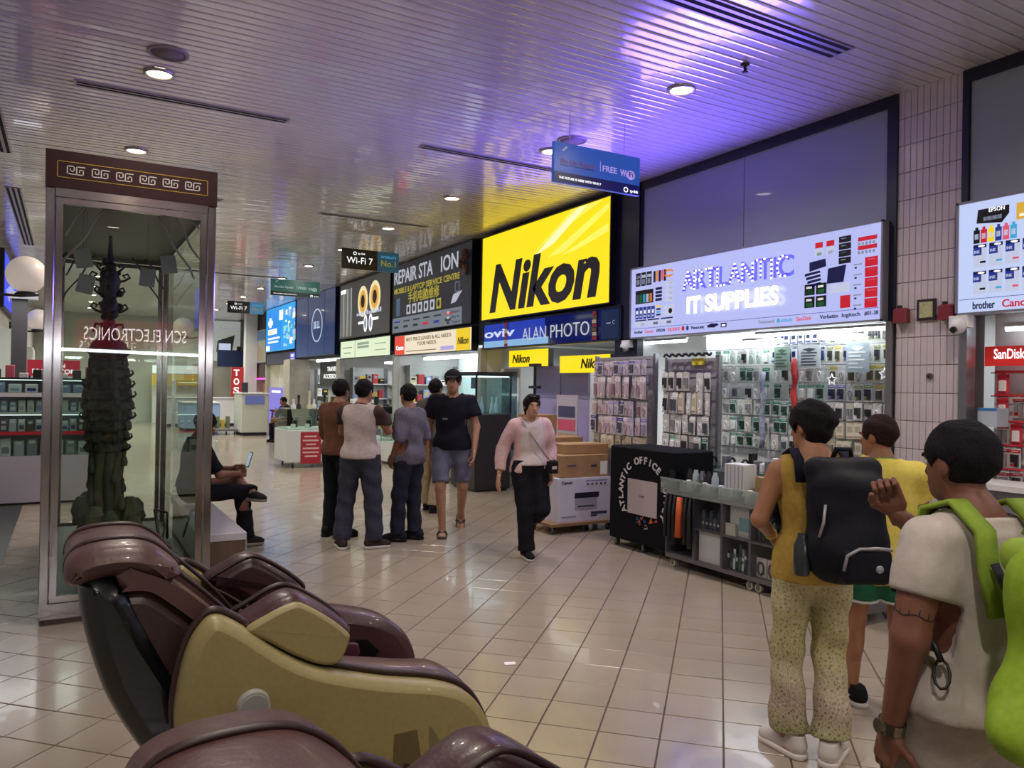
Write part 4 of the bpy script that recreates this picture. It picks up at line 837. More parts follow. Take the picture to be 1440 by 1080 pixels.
# printer box on a flat trolley, brown cartons behind it
def trolley_boxes():
    t = thing('flat_trolley', 'low wooden flat trolley under the white printer box', 'trolley', (5.0, 7.3, 0)); MB().box(4.55, 5.42, 7.0, 7.55, .085, .115, mat('plywood', '8a6a4c', .6, noise=(5, .8), col2='7a5a40')).build('deck', t); castors(t, [(4.62, 7.06), (5.35, 7.06), (4.62, 7.48), (5.35, 7.48)], .036)
    t = thing('printer_carton', 'white printer carton with a printer picture on the low trolley', 'box', (5.02, 7.3, .115)); MB().cham(4.67, 5.38, 7.06, 7.5, .116, .60, .004, mat('white_carton', 'c8c6d4', .6)).build('carton', t)
    F = FRONT(4.67, 7.06, .116); ink = mat('carton_ink', '3a3850', .6); m = MB(); F.text(m, 'Canon', .04, .42, .035, ink, .14, bold=.015); F.rect(m, .36, .66, .44, .455, mat('carton_line', '8c88b0', .6), .001, .003)
    for k in range(5): F.rect(m, .38+k*.06, .405+k*.06, .40, .422, ink, .001, .003)
    F.rect(m, .04, .24, .05, .065, mat('carton_line', '8c88b0', .6), .001, .003); F.rect(m, .44, .66, .07, .10, ink, .001, .003); F.rect(m, .44, .52, .045, .065, ink, .001, .003); m.build('printed_text', t)
    m = MB(); F.rect(m, .22, .52, .13, .26, mat('printer_grey', '9c9aa4', .5), .001, .004); F.poly(m, [(.21, .26), (.54, .26), (.55, .32), (.22, .32)], mat('printer_dark', '1e1e30', .5), .001, .005); F.rect(m, .26, .48, .16, .175, ink, .004, .006); m.build('printer_picture', t)
    def carton(lb, x0, x1, y0, y1, z0, z1, marks=True):
        t = thing('brown_carton', lb, 'box', ((x0+x1)/2, (y0+y1)/2, z0)); MB().cham(x0, x1, y0, y1, z0, z1, .004, CARD).build('carton', t); MB().box(x0, x1, (y0+y1)/2-.025, (y0+y1)/2+.025, z1, z1+.0015, mat('packing_tape', 'c8b088', .3)).build('tape', t)
        if marks:
            F = FRONT(x0, y0, z0); m = MB(); F.rect(m, (x1-x0)*.62, (x1-x0)*.75, (z1-z0)*.45, (z1-z0)*.55, ink, .001, .003); F.rect(m, (x1-x0)*.12, (x1-x0)*.3, (z1-z0)*.5, (z1-z0)*.56, ink, .001, .003); F.rect(m, (x1-x0)*.82, (x1-x0)*.97, .02, (z1-z0)*.7, PAPER, .001, .003); m.build('printed_marks', t)
    carton('brown carton lying on top of the white printer carton', 4.72, 5.36, 7.08, 7.48, .605, .85)
    carton('flat open brown carton stacked above the carton over the printer box', 4.85, 5.45, 7.2, 7.58, .856, .96, False)
    carton('brown carton standing on the floor behind the trolley', 4.95, 5.5, 7.75, 8.2, 0, .55, False)
    carton('brown carton on top of the floor carton behind the trolley', 5.0, 5.5, 7.78, 8.2, .555, 1.0)
    carton('upright brown carton beside the wire rack upright', 5.1, 5.45, 8.3, 8.7, 0, 1.25, False)
trolley_boxes()

# ------------------------------------------------------------ camera shop (yellow): light boxes, purple doors, shelves
def goods_row(name, lb, cat, grp, x, ya, yb, z, w, hmin, hmax, cols, dp=.1):
    n = int((yb-ya)/w)
    for i in range(n):
        if random.random() < .12: continue
        y = ya+w*(i+.5); hgt = random.uniform(hmin, hmax); m = MB(); c = random.choice(cols); m.cham(x, x+dp, y-w*.42, y+w*.42, z, z+hgt, .004, c); m.box(x-.002, x, y-w*.3, y+w*.3, z+hgt*.55, z+hgt*.8, random.choice(cols))
        m.solo(name, lb, cat, (x+dp/2, y, z), grp)
def shelf_unit(lb, x, ya, yb, zs, dp=.4, colr=None, back=True):
    t = thing('wall_shelf', lb, 'shelf', (x+dp/2, (ya+yb)/2, 0)); c = colr or WHITE
    for z in zs: MB().box(x, x+dp, ya, yb, z-.02, z, c).build('shelf_board', t)
    if back: MB().box(x+dp, x+dp+.02, ya, yb, 0, zs[-1]+.4, c).build('back_panel', t)
    for y in (ya, yb): MB().box(x, x+dp, y-.01, y+.01, 0, zs[-1]+.35, c).build('side_panel', t)
def shop_camera():
    for a, b, z0, z1, cut, lb in ((10.02, 11.22, 1.93, 2.2, 11.0, 'yellow light box reading Nikon inside the camera shop'), (8.45, 9.68, 1.82, 2.07, 9.2, 'yellow light box reading Nikon half hidden behind the wire rack')):
        t = thing('light_box', lb, 'sign', (6.4, (a+b)/2, z0)); MB().box(6.41, 6.5, a, b, z0, z1, BLACK).build('case', t); F = RIGHTWALL(6.40, b, z0)
        m = MB(); F.rect(m, 0, b-a, 0, z1-z0, MATS['yellow_face'], 0, .01); m.build('face', t); m = MB(); F.text(m, 'Nikon', .12 if cut > 10 else .55, .07, .13, MATS['nikon_letters'], .55, bold=.03, shear=.2, d=.013); m.build('lettering', t)
    t = thing('tall_cabinet', 'lilac white double door cabinet inside the camera shop', 'cabinet', (6.45, 9.85, 0)); MB().box(6.54, 6.9, 9.1, 10.66, 0, 1.95, WHITE).build('carcass', t)
    pd = mat('lilac_door', 'b0a4d8', .35)
    for k, (a, b) in enumerate(((9.12, 9.82), (9.86, 10.64))):
        for z0, z1 in ((1.45, 1.93), (.1, 1.43)): MB().box(6.52, 6.54, a, b, z0, z1, pd).build('door', t)
    t = thing('light_stand', 'black light stand pole with clamps before the lilac cabinet doors', 'stand', (6.0, 9.75, 0)); m = MB(); m.cyl((6.0, 9.75, .02), (6.0, 9.75, 1.95), .022, BLACK, n=10); m.build('pole', t)
    for z in (1.6, 1.93): m = MB(); m.box(5.97, 6.03, 9.62, 9.88, z-.02, z+.02, BLACK); m.build('cross_clamp', t)
    for a in (0, 120, 240): m = MB(); m.tube([(6.0, 9.75, .35), (6.0+.3*math.cos(R(a)), 9.75+.3*math.sin(R(a)), .012)], .011, BLACK, 6); m.build('leg', t)
    shelf_unit('white shelves with cameras beyond the lilac cabinet', 7.2, 7.65, 9.0, (.5, .9, 1.2, 1.55), .4)
    for z, n in ((1.2, 0), (1.55, 1)):
        for i in range(5):
            y = 7.85+i*.24; m = MB(); m.cham(7.25, 7.33, y-.06, y+.06, z, z+.085, .008, BLACK); m.cyl((7.25, y, z+.04), (7.19, y, z+.04), .035, BLACK, n=12); m.box(7.26, 7.31, y-.02, y+.02, z+.085, z+.105, BLACK); m.solo('display_camera', 'black camera on the %s white shelf of the camera shop' % ('upper' if n else 'lower'), 'camera', (7.28, y, z), 'cameras on shelves')
    goods_row('camera_box', 'boxed camera gear on the low white shelf of the camera shop', 'box', 'boxes on the camera shop shelf', 7.25, 7.7, 8.95, .9, .16, .12, .24, (CARD, mat('gearyellow', 'c8a838', .5), WHITE, BLACK))
    t = thing('photo_panel', 'tall photo display panel with grey landscapes by the lilac cabinet', 'panel', (6.28, 10.9, 0)); MB().box(6.28, 6.31, 10.7, 11.3, 0, 1.9, WHITE).build('board', t)
    for z0, z1 in ((1.1, 1.45), (1.5, 1.85), (.6, 1.05)): MB().box(6.272, 6.28, 10.75, 11.25, z0, z1, mat('grey_photo', '8c98a4', .4, noise=(9, .9), col2='3c444c')).build('photo', t)
    t = thing('sale_poster', 'pink and blue sale poster standing near the cartons', 'poster', (5.9, 8.75, 0)); MB().box(5.9, 5.92, 8.5, 9.0, .0, 1.5, mat('poster_back', 'c0b8c8', .5)).build('board', t); m = MB(); F = RIGHTWALL(5.9, 9.0, 0); F.rect(m, .05, .45, 1.2, 1.35, mat('posternavy', '4a4a70', .5), 0, .004); F.rect(m, .04, .46, 1.02, 1.17, mat('posterpink', 'd85a7c', .5), 0, .004); F.rect(m, .06, .44, .6, .98, mat('postertan', 'b49c84', .5), 0, .004); m.build('print', t)
    # dark framed showcase by the jamb
    t = thing('showcase', 'dark based glass showcase by the entrance of the repair shop', 'showcase', (5.65, 10.55, 0)); x0, x1, y0, y1 = 5.33, 5.95, 10.35, 11.2
    MB().cham(x0, x1, y0, y1, .03, 1.18, .01, mat('showcase_base', '2a2528', .4)).build('base_cabinet', t); MB().box(x0+.04, x1-.04, y0+.04, y1-.04, 0, .03, BLACK).build('plinth', t); g = glass('showcase_glass', (225, 240, 240))
    for q in ((x0, x0+.006, y0, y1), (x1-.006, x1, y0, y1), (x0, x1, y0, y0+.006)): MB().box(*q, 1.18, 1.76, g).build('glass_pane', t)
    MB().box(x0-.01, x1+.01, y0-.01, y1+.01, 1.76, 1.82, BLACK).build('top_frame', t); MB().box(x0+.03, x1-.03, y0+.03, y1-.03, 1.745, 1.758, mat('case_strip_glow', 'eaf6ff', .4, emit=3)).build('light_strip', t)
    for a, b in ((x0+.012, y0+.012), (x1-.012, y0+.012), (x0+.012, y1-.012)): MB().box(a-.012, a+.012, b-.012, b+.012, 1.18, 1.76, BLACK).build('corner_post', t)
    for i in range(4):
        x, y = 5.43+i*.13, 10.5+.1*(i % 2); m = MB(); m.lathe((x, y, 1.183), [(.04, 0), (.04, .02), (.03, .12), (.012, .2), (.01, .26)], mat('white_cone', 'dce8ee', .3), 12); m.solo('white_mini_tripod', 'white conical accessory inside the dark based showcase', 'accessory', (x, y, 1.18), 'accessories in the showcase')
shop_camera()

# ------------------------------------------------------------ repair shop, green-strip shop and those beyond
def shop_repair():
    t = thing('back_lit_panel', 'bright white back wall panel with coloured logos in the repair shop', 'panel', (7.4, 13.4, 0)); MB().box(7.4, 7.5, 11.6, 15.2, 0, 2.3, mat('bright_panel', 'e8f4f4', .4, emit=.5)).build('board', t); F = RIGHTWALL(7.4, 15.2, 0); m = MB()
    for q, c in (((.6, 1.1, 1.55, 1.8), p_navy), ((1.15, 1.7, 1.5, 1.85), p_blue), ((1.5, 1.9, 1.55, 1.85), p_yel), ((.6, 2.2, 1.22, 1.42), p_pink), ((.6, 1.9, .98, 1.15), p_cyan)): F.rect(m, *q, c, .001, .005)
    for i in range(7): F.disc(m, 2.2+i*.15, 1.66, .06, .09, p_black if i % 2 else p_navy, .001, .005, 12)
    F.text(m, 'SERVICE', .7, 1.27, .1, p_white, 1.3, bold=.02, d=.008); m.build('colour_logos', t)
    t = thing('tube_light', 'long tube light in the repair shop ceiling', 'light', (6.5, 13.4, 2.16)); MB().cyl((6.5, 12.0, 2.16), (6.5, 15.0, 2.16), .03, MATS['tube_glow'], n=8).build('tube', t); MB().box(6.46, 6.54, 11.9, 15.1, 2.19, 2.22, WHITE).build('batten', t)
    def gcounter(lb, x0, x1, y0, y1, h=1.0):
        t = thing('glass_counter', lb, 'counter', ((x0+x1)/2, (y0+y1)/2, 0)); MB().box(x0, x1, y0, y1, .06, .45, WHITE).build('base', t); MB().box(x0+.03, x1-.03, y0+.03, y1-.03, 0, .06, DARK).build('plinth', t); g = glass('counter_glass')
        for q in ((x0, x0+.006, y0, y1), (x0, x1, y0, y0+.006)): MB().box(*q, .45, h, g).build('glass_pane', t)
        MB().box(x0, x1, y0, y1, h, h+.012, g).build('glass_top', t); MB().box(x0+.02, x1-.02, y0+.02, y1-.02, .72, .728, g).build('glass_shelf', t)
        for a, b in ((x0, y0), (x1-.02, y0), (x0, y1-.02)): MB().box(a, a+.02, b, b+.02, .45, h, ALU).build('corner_post', t)
        return t
    gcounter('glass display counter at the front of the repair shop', 5.55, 6.1, 11.7, 15.0)
    goods_row('counter_gadget', 'small boxed gadget inside the repair shop glass counter', 'box', 'gadgets in the repair counter', 5.7, 11.8, 14.9, .729, .17, .08, .2, (WHITE, CARD, mat('gearyellow', 'c8a838', .5), BLACK, mat('gadgetred', 'a83038', .5)))
    gcounter('glass display counter at the front of the green strip shop', 5.5, 6.1, 15.6, 18.8)
    goods_row('counter_gadget', 'small boxed gadget inside the green strip shop glass counter', 'box', 'gadgets in the green strip counter', 5.65, 15.7, 18.7, .729, .18, .08, .22, (WHITE, mat('gadgetgrey', '8c8c94', .5), BLACK, mat('gadgetred', 'a83038', .5)))
    goods_row('counter_top_box', 'box standing on the glass top of the green strip counter', 'box', 'boxes on the green strip counter', 5.7, 15.8, 18.4, 1.012, .24, .1, .34, (WHITE, mat('creambox', 'cfc4a4', .5), BLACK, CARD))
    t = thing('shop_sign', 'dark shop sign reading GARMIN over pale shelves', 'sign', (7.2, 17.2, 1.85)); MB().box(7.2, 7.25, 16.0, 18.7, 1.82, 2.15, mat('garmin_dark', '2c3032', .4)).build('board', t); F = RIGHTWALL(7.2, 18.7, 1.82); m = MB(); F.text(m, 'GARMIN', .3, .06, .16, p_white, 1.5, bold=.01); m.build('lettering', t)
    t = thing('light_tray', 'bright ceiling tray beside the GARMIN sign', 'light', (6.6, 16.4, 2.1)); MB().box(6.4, 6.9, 15.6, 17.2, 2.13, 2.15, WHITE).build('frame', t); MB().box(6.42, 6.88, 15.62, 17.18, 2.09, 2.13, MATS['tray_glow']).build('diffuser', t)
    shelf_unit('pale shelves under the GARMIN sign', 7.2, 15.6, 19.0, (.5, .9, 1.25, 1.6), .4)
    for z in (.9, 1.25, 1.6): goods_row('shelf_box', 'product box on the %s pale shelf under the GARMIN sign' % {.9: 'lowest', 1.25: 'middle', 1.6: 'top'}[z], 'box', 'boxes under the GARMIN sign', 7.25, 15.7, 18.9, z, .2, .1, .26, (WHITE, mat('creambox', 'cfc4a4', .5), BLACK, mat('gadgetgrey', '8c8c94', .5)))
    # travel accessories shop
    t = thing('shop_sign', 'dark sign reading TRAVEL ACCESSORIES above hanging goods', 'sign', (6.25, 21.2, 1.85)); MB().box(6.25, 6.3, 19.5, 21.9, 1.55, 2.2, mat('travel_dark', '39403c', .5)).build('board', t); F = RIGHTWALL(6.25, 21.9, 1.55); m = MB(); F.text(m, 'TRAVEL', .7, .40, .12, p_white, .9, bold=.015); F.text(m, 'ACCESSORIES', .35, .2, .12, p_white, 1.6, bold=.015); m.build('lettering', t)
    shelf_unit('grey shelves of travel goods under the dark sign', 6.9, 19.5, 23.0, (.4, .8, 1.1, 1.4), .4, mat('shelfgrey', '7c8078', .5))
    for z in (.8, 1.1, 1.4): goods_row('travel_item', 'travel accessory on the %s grey shelf' % {.8: 'lowest', 1.1: 'middle', 1.4: 'top'}[z], 'accessory', 'travel accessories', 6.95, 19.6, 22.8, z, .22, .12, .26, (mat('olivebag', '6c7454', .6), WHITE, BLACK, mat('gadgetgrey', '8c8c94', .5), mat('goldbag', 'b09a5c', .5)))
    t = thing('tube_light', 'bright strip below the dark blue panel', 'light', (6.0, 20.8, 2.28)); MB().cyl((6.3, 19.6, 2.26), (6.3, 22.4, 2.26), .03, MATS['tube_glow'], n=8).build('tube', t); MB().box(6.26, 6.34, 19.5, 22.5, 2.29, 2.32, WHITE).build('batten', t)
    S(MB().box(5.6, 6.2, 22.75, 23.5, 0, 2.3, mat('stone_column', 'b2aca0', .5, noise=(6, .8), col2='9c968a')), 'pillar_2')
    # lit alcove and the violet banner past the column
    t = thing('roll_up_banner', 'violet roll-up banner standing past the stone column', 'banner', (5.9, 25.3, 0)); MB().box(5.85, 5.88, 24.3, 26.5, .06, 1.45, lit('violet_banner', '8078e8', .75)).build('sheet', t); MB().box(5.75, 5.98, 24.3, 26.5, 0, .06, GREYM).build('foot', t); F = RIGHTWALL(5.85, 26.5, 0); m = MB(); F.rect(m, .4, 1.6, 1.28, 1.36, p_white, .001, .004); m.build('print', t)
    t = thing('display_alcove', 'bright yellowish display case above the violet banner', 'case', (6.4, 25.4, 1.4)); MB().box(6.35, 6.45, 23.7, 27.2, 1.35, 2.2, lit('alcove_yellow', 'f0e2a0', 1.0)).build('back_light', t); MB().box(6.25, 6.33, 25.0, 25.6, 1.5, 1.85, BLACK).build('dark_item', t)
    for y in (24.2, 26.6): MB().box(6.2, 6.34, y-.05, y+.05, 1.35, 2.2, WHITE).build('side_post', t)
shop_repair()
def side_shelves(lb, y, x0, x1, zs, cols, seed):
    t = thing('wall_shelf', 'goods shelves on the partition wall of '+lb, 'shelf', ((x0+x1)/2, y-.15, 0)); rr = random.Random(seed)
    MB().box(x0, x1, y-.02, y, .1, zs[-1]+.4, mat('shelf_backing', 'c4cac8', .5)).build('back_panel', t)
    for z in zs: MB().box(x0, x1, y-.26, y-.02, z-.02, z, mat('shelf_glass_white', 'd8dcda', .3)).build('shelf_board', t)
    for x in (x0, x1): MB().box(x-.012, x+.012, y-.26, y, 0, zs[-1]+.4, ALU).build('side_panel', t)
    for k, z in enumerate(zs):
        x = x0+.08; i = 0
        while x < x1-.12:
            w = rr.uniform(.05, .1); h = rr.uniform(.1, .26); c = rr.choice(cols); m = MB(); m.cham(x-w*.9, x+w*.9, y-.22, y-.08, z+.001, z+h, .005, c); m.box(x-w*.5, x+w*.5, y-.223, y-.22, z+h*.55, z+h*.8, rr.choice(cols)); i += 1
            m.solo('shelf_box', 'product box on the %s partition shelf of %s' % (('lowest', 'second', 'third', 'top')[k], lb), 'box', (x, y-.15, z), 'boxes on the partition shelves of '+lb); x += w*.9+.1
_pc = (WHITE, mat('creambox', 'cfc4a4', .5), BLACK, mat('gadgetgrey', '8c8c94', .5), mat('paleblue', '8c9cc0', .4), mat('gadgetred', 'a83038', .5), mat('gearyellow', 'c8a838', .5))
side_shelves('the repair shop', 15.29, 6.2, 7.3, (.5, .9, 1.25, 1.62), _pc, 1); side_shelves('the green strip shop', 19.0, 6.2, 7.1, (.5, .9, 1.25, 1.62), _pc, 2); side_shelves('the travel shop', 22.6, 6.3, 6.85, (.5, .9, 1.25, 1.62), _pc, 3)
def island_counter():
    t = thing('island_counter', 'white island counter with a clear slanted top and wheels, red notice on its end', 'counter', (4.2, 14.9, 0)); x0, x1, y0, y1 = 3.56, 4.85, 14.6, 15.6
    MB().cham(x0, x1, y0, y1, .12, .72, .01, mat('island_white', 'cfd2d2', .35)).build('body', t); castors(t, [(3.7, 14.7), (4.7, 14.7), (3.7, 15.5), (4.7, 15.5)], .04); g = glass('counter_glass')
    MB().box(x0, x0+.008, y0, y1, .72, 1.1, g).build('glass_pane', t); MB().box(x0, x1, y0, y0+.008, .72, 1.1, g).build('glass_pane', t); MB().box(x0, x1, y0, y1, 1.1, 1.112, g).build('glass_top', t); MB().box(x0+.05, x1-.05, y0+.05, y1-.05, .72, .74, WHITE).build('inner_deck', t)
    F = FRONT(x0, y0, 0); m = MB(); F.rect(m, .26, .65, .08, .68, mat('notice_red', 'a82834', .5), .001, .006)
    for k, (a, b) in enumerate(((.33, .56), (.3, .6), (.36, .55), (.3, .61), (.3, .61), (.34, .58))): F.rect(m, a, b, .58-k*.075, .61-k*.075, mat('notice_pale', 'e0b8b4', .5), .006, .008)
    m.build('red_notice', t)
    for i in range(12):
        m = MB(); x, y = 3.75+.09*i, 14.9+.25*(i % 3); m.cham(x-.035, x+.035, y-.05, y+.05, .741, .741+.08+.12*((i*7) % 3)/2, .006, (WHITE, BLACK, mat('gadgetgrey', '8c8c94', .5))[i % 3]); m.solo('island_gadget', 'gadget lying inside the clear top of the white island counter', 'gadget', (x, y, .741), 'gadgets in the island counter')
    for i in range(7):
        m = MB(); x, y = 3.75+.15*i, 14.9+.2*(i % 2); m.lathe((x, y, 1.113), [(.05, 0), (.05, .06), (.02, .1), (.03, .18+.08*(i % 3))], (WHITE, BLACK, mat('creambox', 'cfc4a4', .5))[i % 3], 10); m.solo('counter_ornament', 'small stand on the glass top of the white island counter', 'ornament', (x, y, 1.113), 'stands on the island counter')
island_counter()
def far_end():
    def kiosk(lb, x0, x1, y0, y1, h, c, top=True):
        t = thing('far_kiosk', lb, 'kiosk', ((x0+x1)/2, (y0+y1)/2, 0)); MB().cham(x0, x1, y0, y1, .1, h, .02, c).build('body', t); MB().box(x0+.05, x1-.05, y0+.05, y1-.05, 0, .1, DARK).build('plinth', t)
        if top: MB().box(x0-.03, x1+.03, y0-.03, y1+.03, h, h+.04, WHITE).build('top', t)
        return t
    t = kiosk('pale rounded kiosk with a violet screen far down the walkway', 4.5, 5.3, 24.0, 25.2, 1.25, mat('kiosk_pale', 'c8cac0', .4)); MB().box(4.6, 5.15, 23.97, 24.0, .95, 1.2, lit('kiosk_violet', '6c74b0', .6)).build('screen', t)
    MB().cyl((4.7, 24.6, 1.29), (4.7, 24.6, 1.6), .1, DARK, n=10).build('dark_display', t)
    kiosk('low white display table with blue cloth far down the walkway', 3.2, 4.3, 26.5, 28.0, .9, mat('kiosk_blue', '9cb4d4', .5)); kiosk('white far counter beside the low blue cloth table', 3.0, 5.6, 29.5, 30.3, 1.0, WHITE)
    t = thing('display_plinth', 'flat dark wheeled platform before the pale rounded kiosk', 'platform', (4.2, 25.2, 0)); MB().box(3.7, 4.48, 24.4, 26.0, .12, .18, GREYM).build('deck', t); castors(t, [(3.8, 24.5), (4.4, 24.5), (3.8, 25.9), (4.4, 25.9)], .05)
    for i in range(4):
        m = MB(); x = 3.85+i*.15; m.cham(x-.05, x+.05, 25.0, 25.2, .18, .45+.1*(i % 2), .01, (mat('gearyellow', 'c8a838', .5), mat('olivebag', '6c7454', .6))[i % 2]); m.solo('platform_goods', 'yellowish pack on the dark wheeled platform', 'pack', (x, 25.1, .18), 'packs on the platform')
    for k, (x, y) in enumerate(((5.58, 24.0), (5.6, 24.5))):
        t = thing('bar_stool', ('far bar stool with a red seat beside the pale kiosk', 'second far bar stool with a red seat, nearer the column')[k], 'stool', (x, y, 0)); MB().cyl((x, y, .72), (x, y, .77), .16, mat('stool_red', '8c3030', .5), n=14).build('seat', t)
        for a in range(4): m = MB(); m.cyl((x+.1*math.cos(a*1.57+.78), y+.1*math.sin(a*1.57+.78), .72), (x+.19*math.cos(a*1.57+.78), y+.19*math.sin(a*1.57+.78), 0), .014, BLACK, n=6); m.build('leg', t)
        m = MB(); m.tube([(x+.15*math.cos(a*.785), y+.15*math.sin(a*.785), .3) for a in range(8)], .01, BLACK, 6, True); m.build('foot_ring', t)
    t, F = None, FRONT(4.85, 32.6, 2.45); t = thing('billboard', 'white billboard with a grey machine picture at the end of the walkway', 'billboard', (5.5, 32.6, 2.45)); MB().box(4.85, 6.3, 32.6, 32.8, 2.45, 4.05, mat('billboard_white', 'c4ccc8', .4, emit=.35, ecol='c4ccc8')).build('board', t); m = MB()
    F.rect(m, .35, 1.2, 1.3, 1.33, p_grey, .001, .01); F.poly(m, [(.25, .35), (.85, .35), (.95, 1.05), (.3, .8)], mat('machine_grey', '5c6664', .5), .001, .01); F.rect(m, .35, .8, .42, .7, p_pale, .01, .015); F.poly(m, [(1.0, .2), (1.25, .2), (1.2, .6), (1.05, .6)], mat('machine_brown', '5a3c3c', .5), .001, .01); m.build('machine_picture', t)
    t = thing('navy_sign', 'navy sign panel under the white billboard', 'sign', (5.8, 31.6, 2.2)); MB().box(5.0, 6.0, 31.6, 31.7, 2.2, 2.85, mat('farnavy', '1c2c50', .4)).build('board', t)
    t = thing('vertical_sign', 'red vertical sign reading TOS at the far end', 'sign', (5.4, 29.3, 1.1)); MB().box(5.12, 5.549, 29.3, 29.36, 1.1, 2.15, lit('tos_red', 'c03030', .7)).build('board', t); F = FRONT(5.1, 29.3, 1.1); m = MB()
    for k, ch in enumerate('TOS'): F.text(m, ch, .2, .74-k*.32, .22, p_white, .2, bold=.03, align='c')
    m.build('lettering', t)
    S(MB().box(5.55, 5.95, 29.0, 29.4, 0, H_C, WHITE), 'pillar_3')
    t = thing('dark_bulkhead', 'dark shop front with a magenta light line at the far end', 'shop', (7.0, 31, 0)); MB().box(6.0, 6.1, 27.6, 31.2, 1.75, 2.3, mat('brown_front', '3c3028', .5)).build('fascia', t); MB().box(5.97, 6.0, 27.6, 31.0, 1.72, 1.76, mat('magenta_line', 'ff40d0', .4, emit=2.5)).build('light_line', t)
    MB().box(6.6, 6.7, 27.6, 31.0, .9, 1.6, mat('orange_shelf', 'b4784c', .5, emit=.25, ecol='c88a5c')).build('lit_shelf', t)
    shelf_unit('white shelves with yellow goods at the end wall', 3.0, 27.9, 28.0, (.9, 1.3), .1)
    t = thing('yellow_stall', 'far stall with a yellow header at the end wall', 'stall', (4.0, 32, 0)); MB().box(2.8, 4.9, 32.3, 32.7, 1.45, 1.85, lit('stall_yellow', 'd8b848', .8)).build('header', t); MB().box(2.8, 4.9, 32.4, 32.7, 0, 1.0, WHITE).build('counter', t); MB().box(2.8, 4.9, 32.3, 32.6, 1.9, 2.2, lit('stall_glow', 'e8f0ec', 1.3)).build('light_band', t); MB().box(2.8, 4.9, 32.68, 32.72, 1.0, 1.45, WHITE).build('back_panel', t)
far_end()
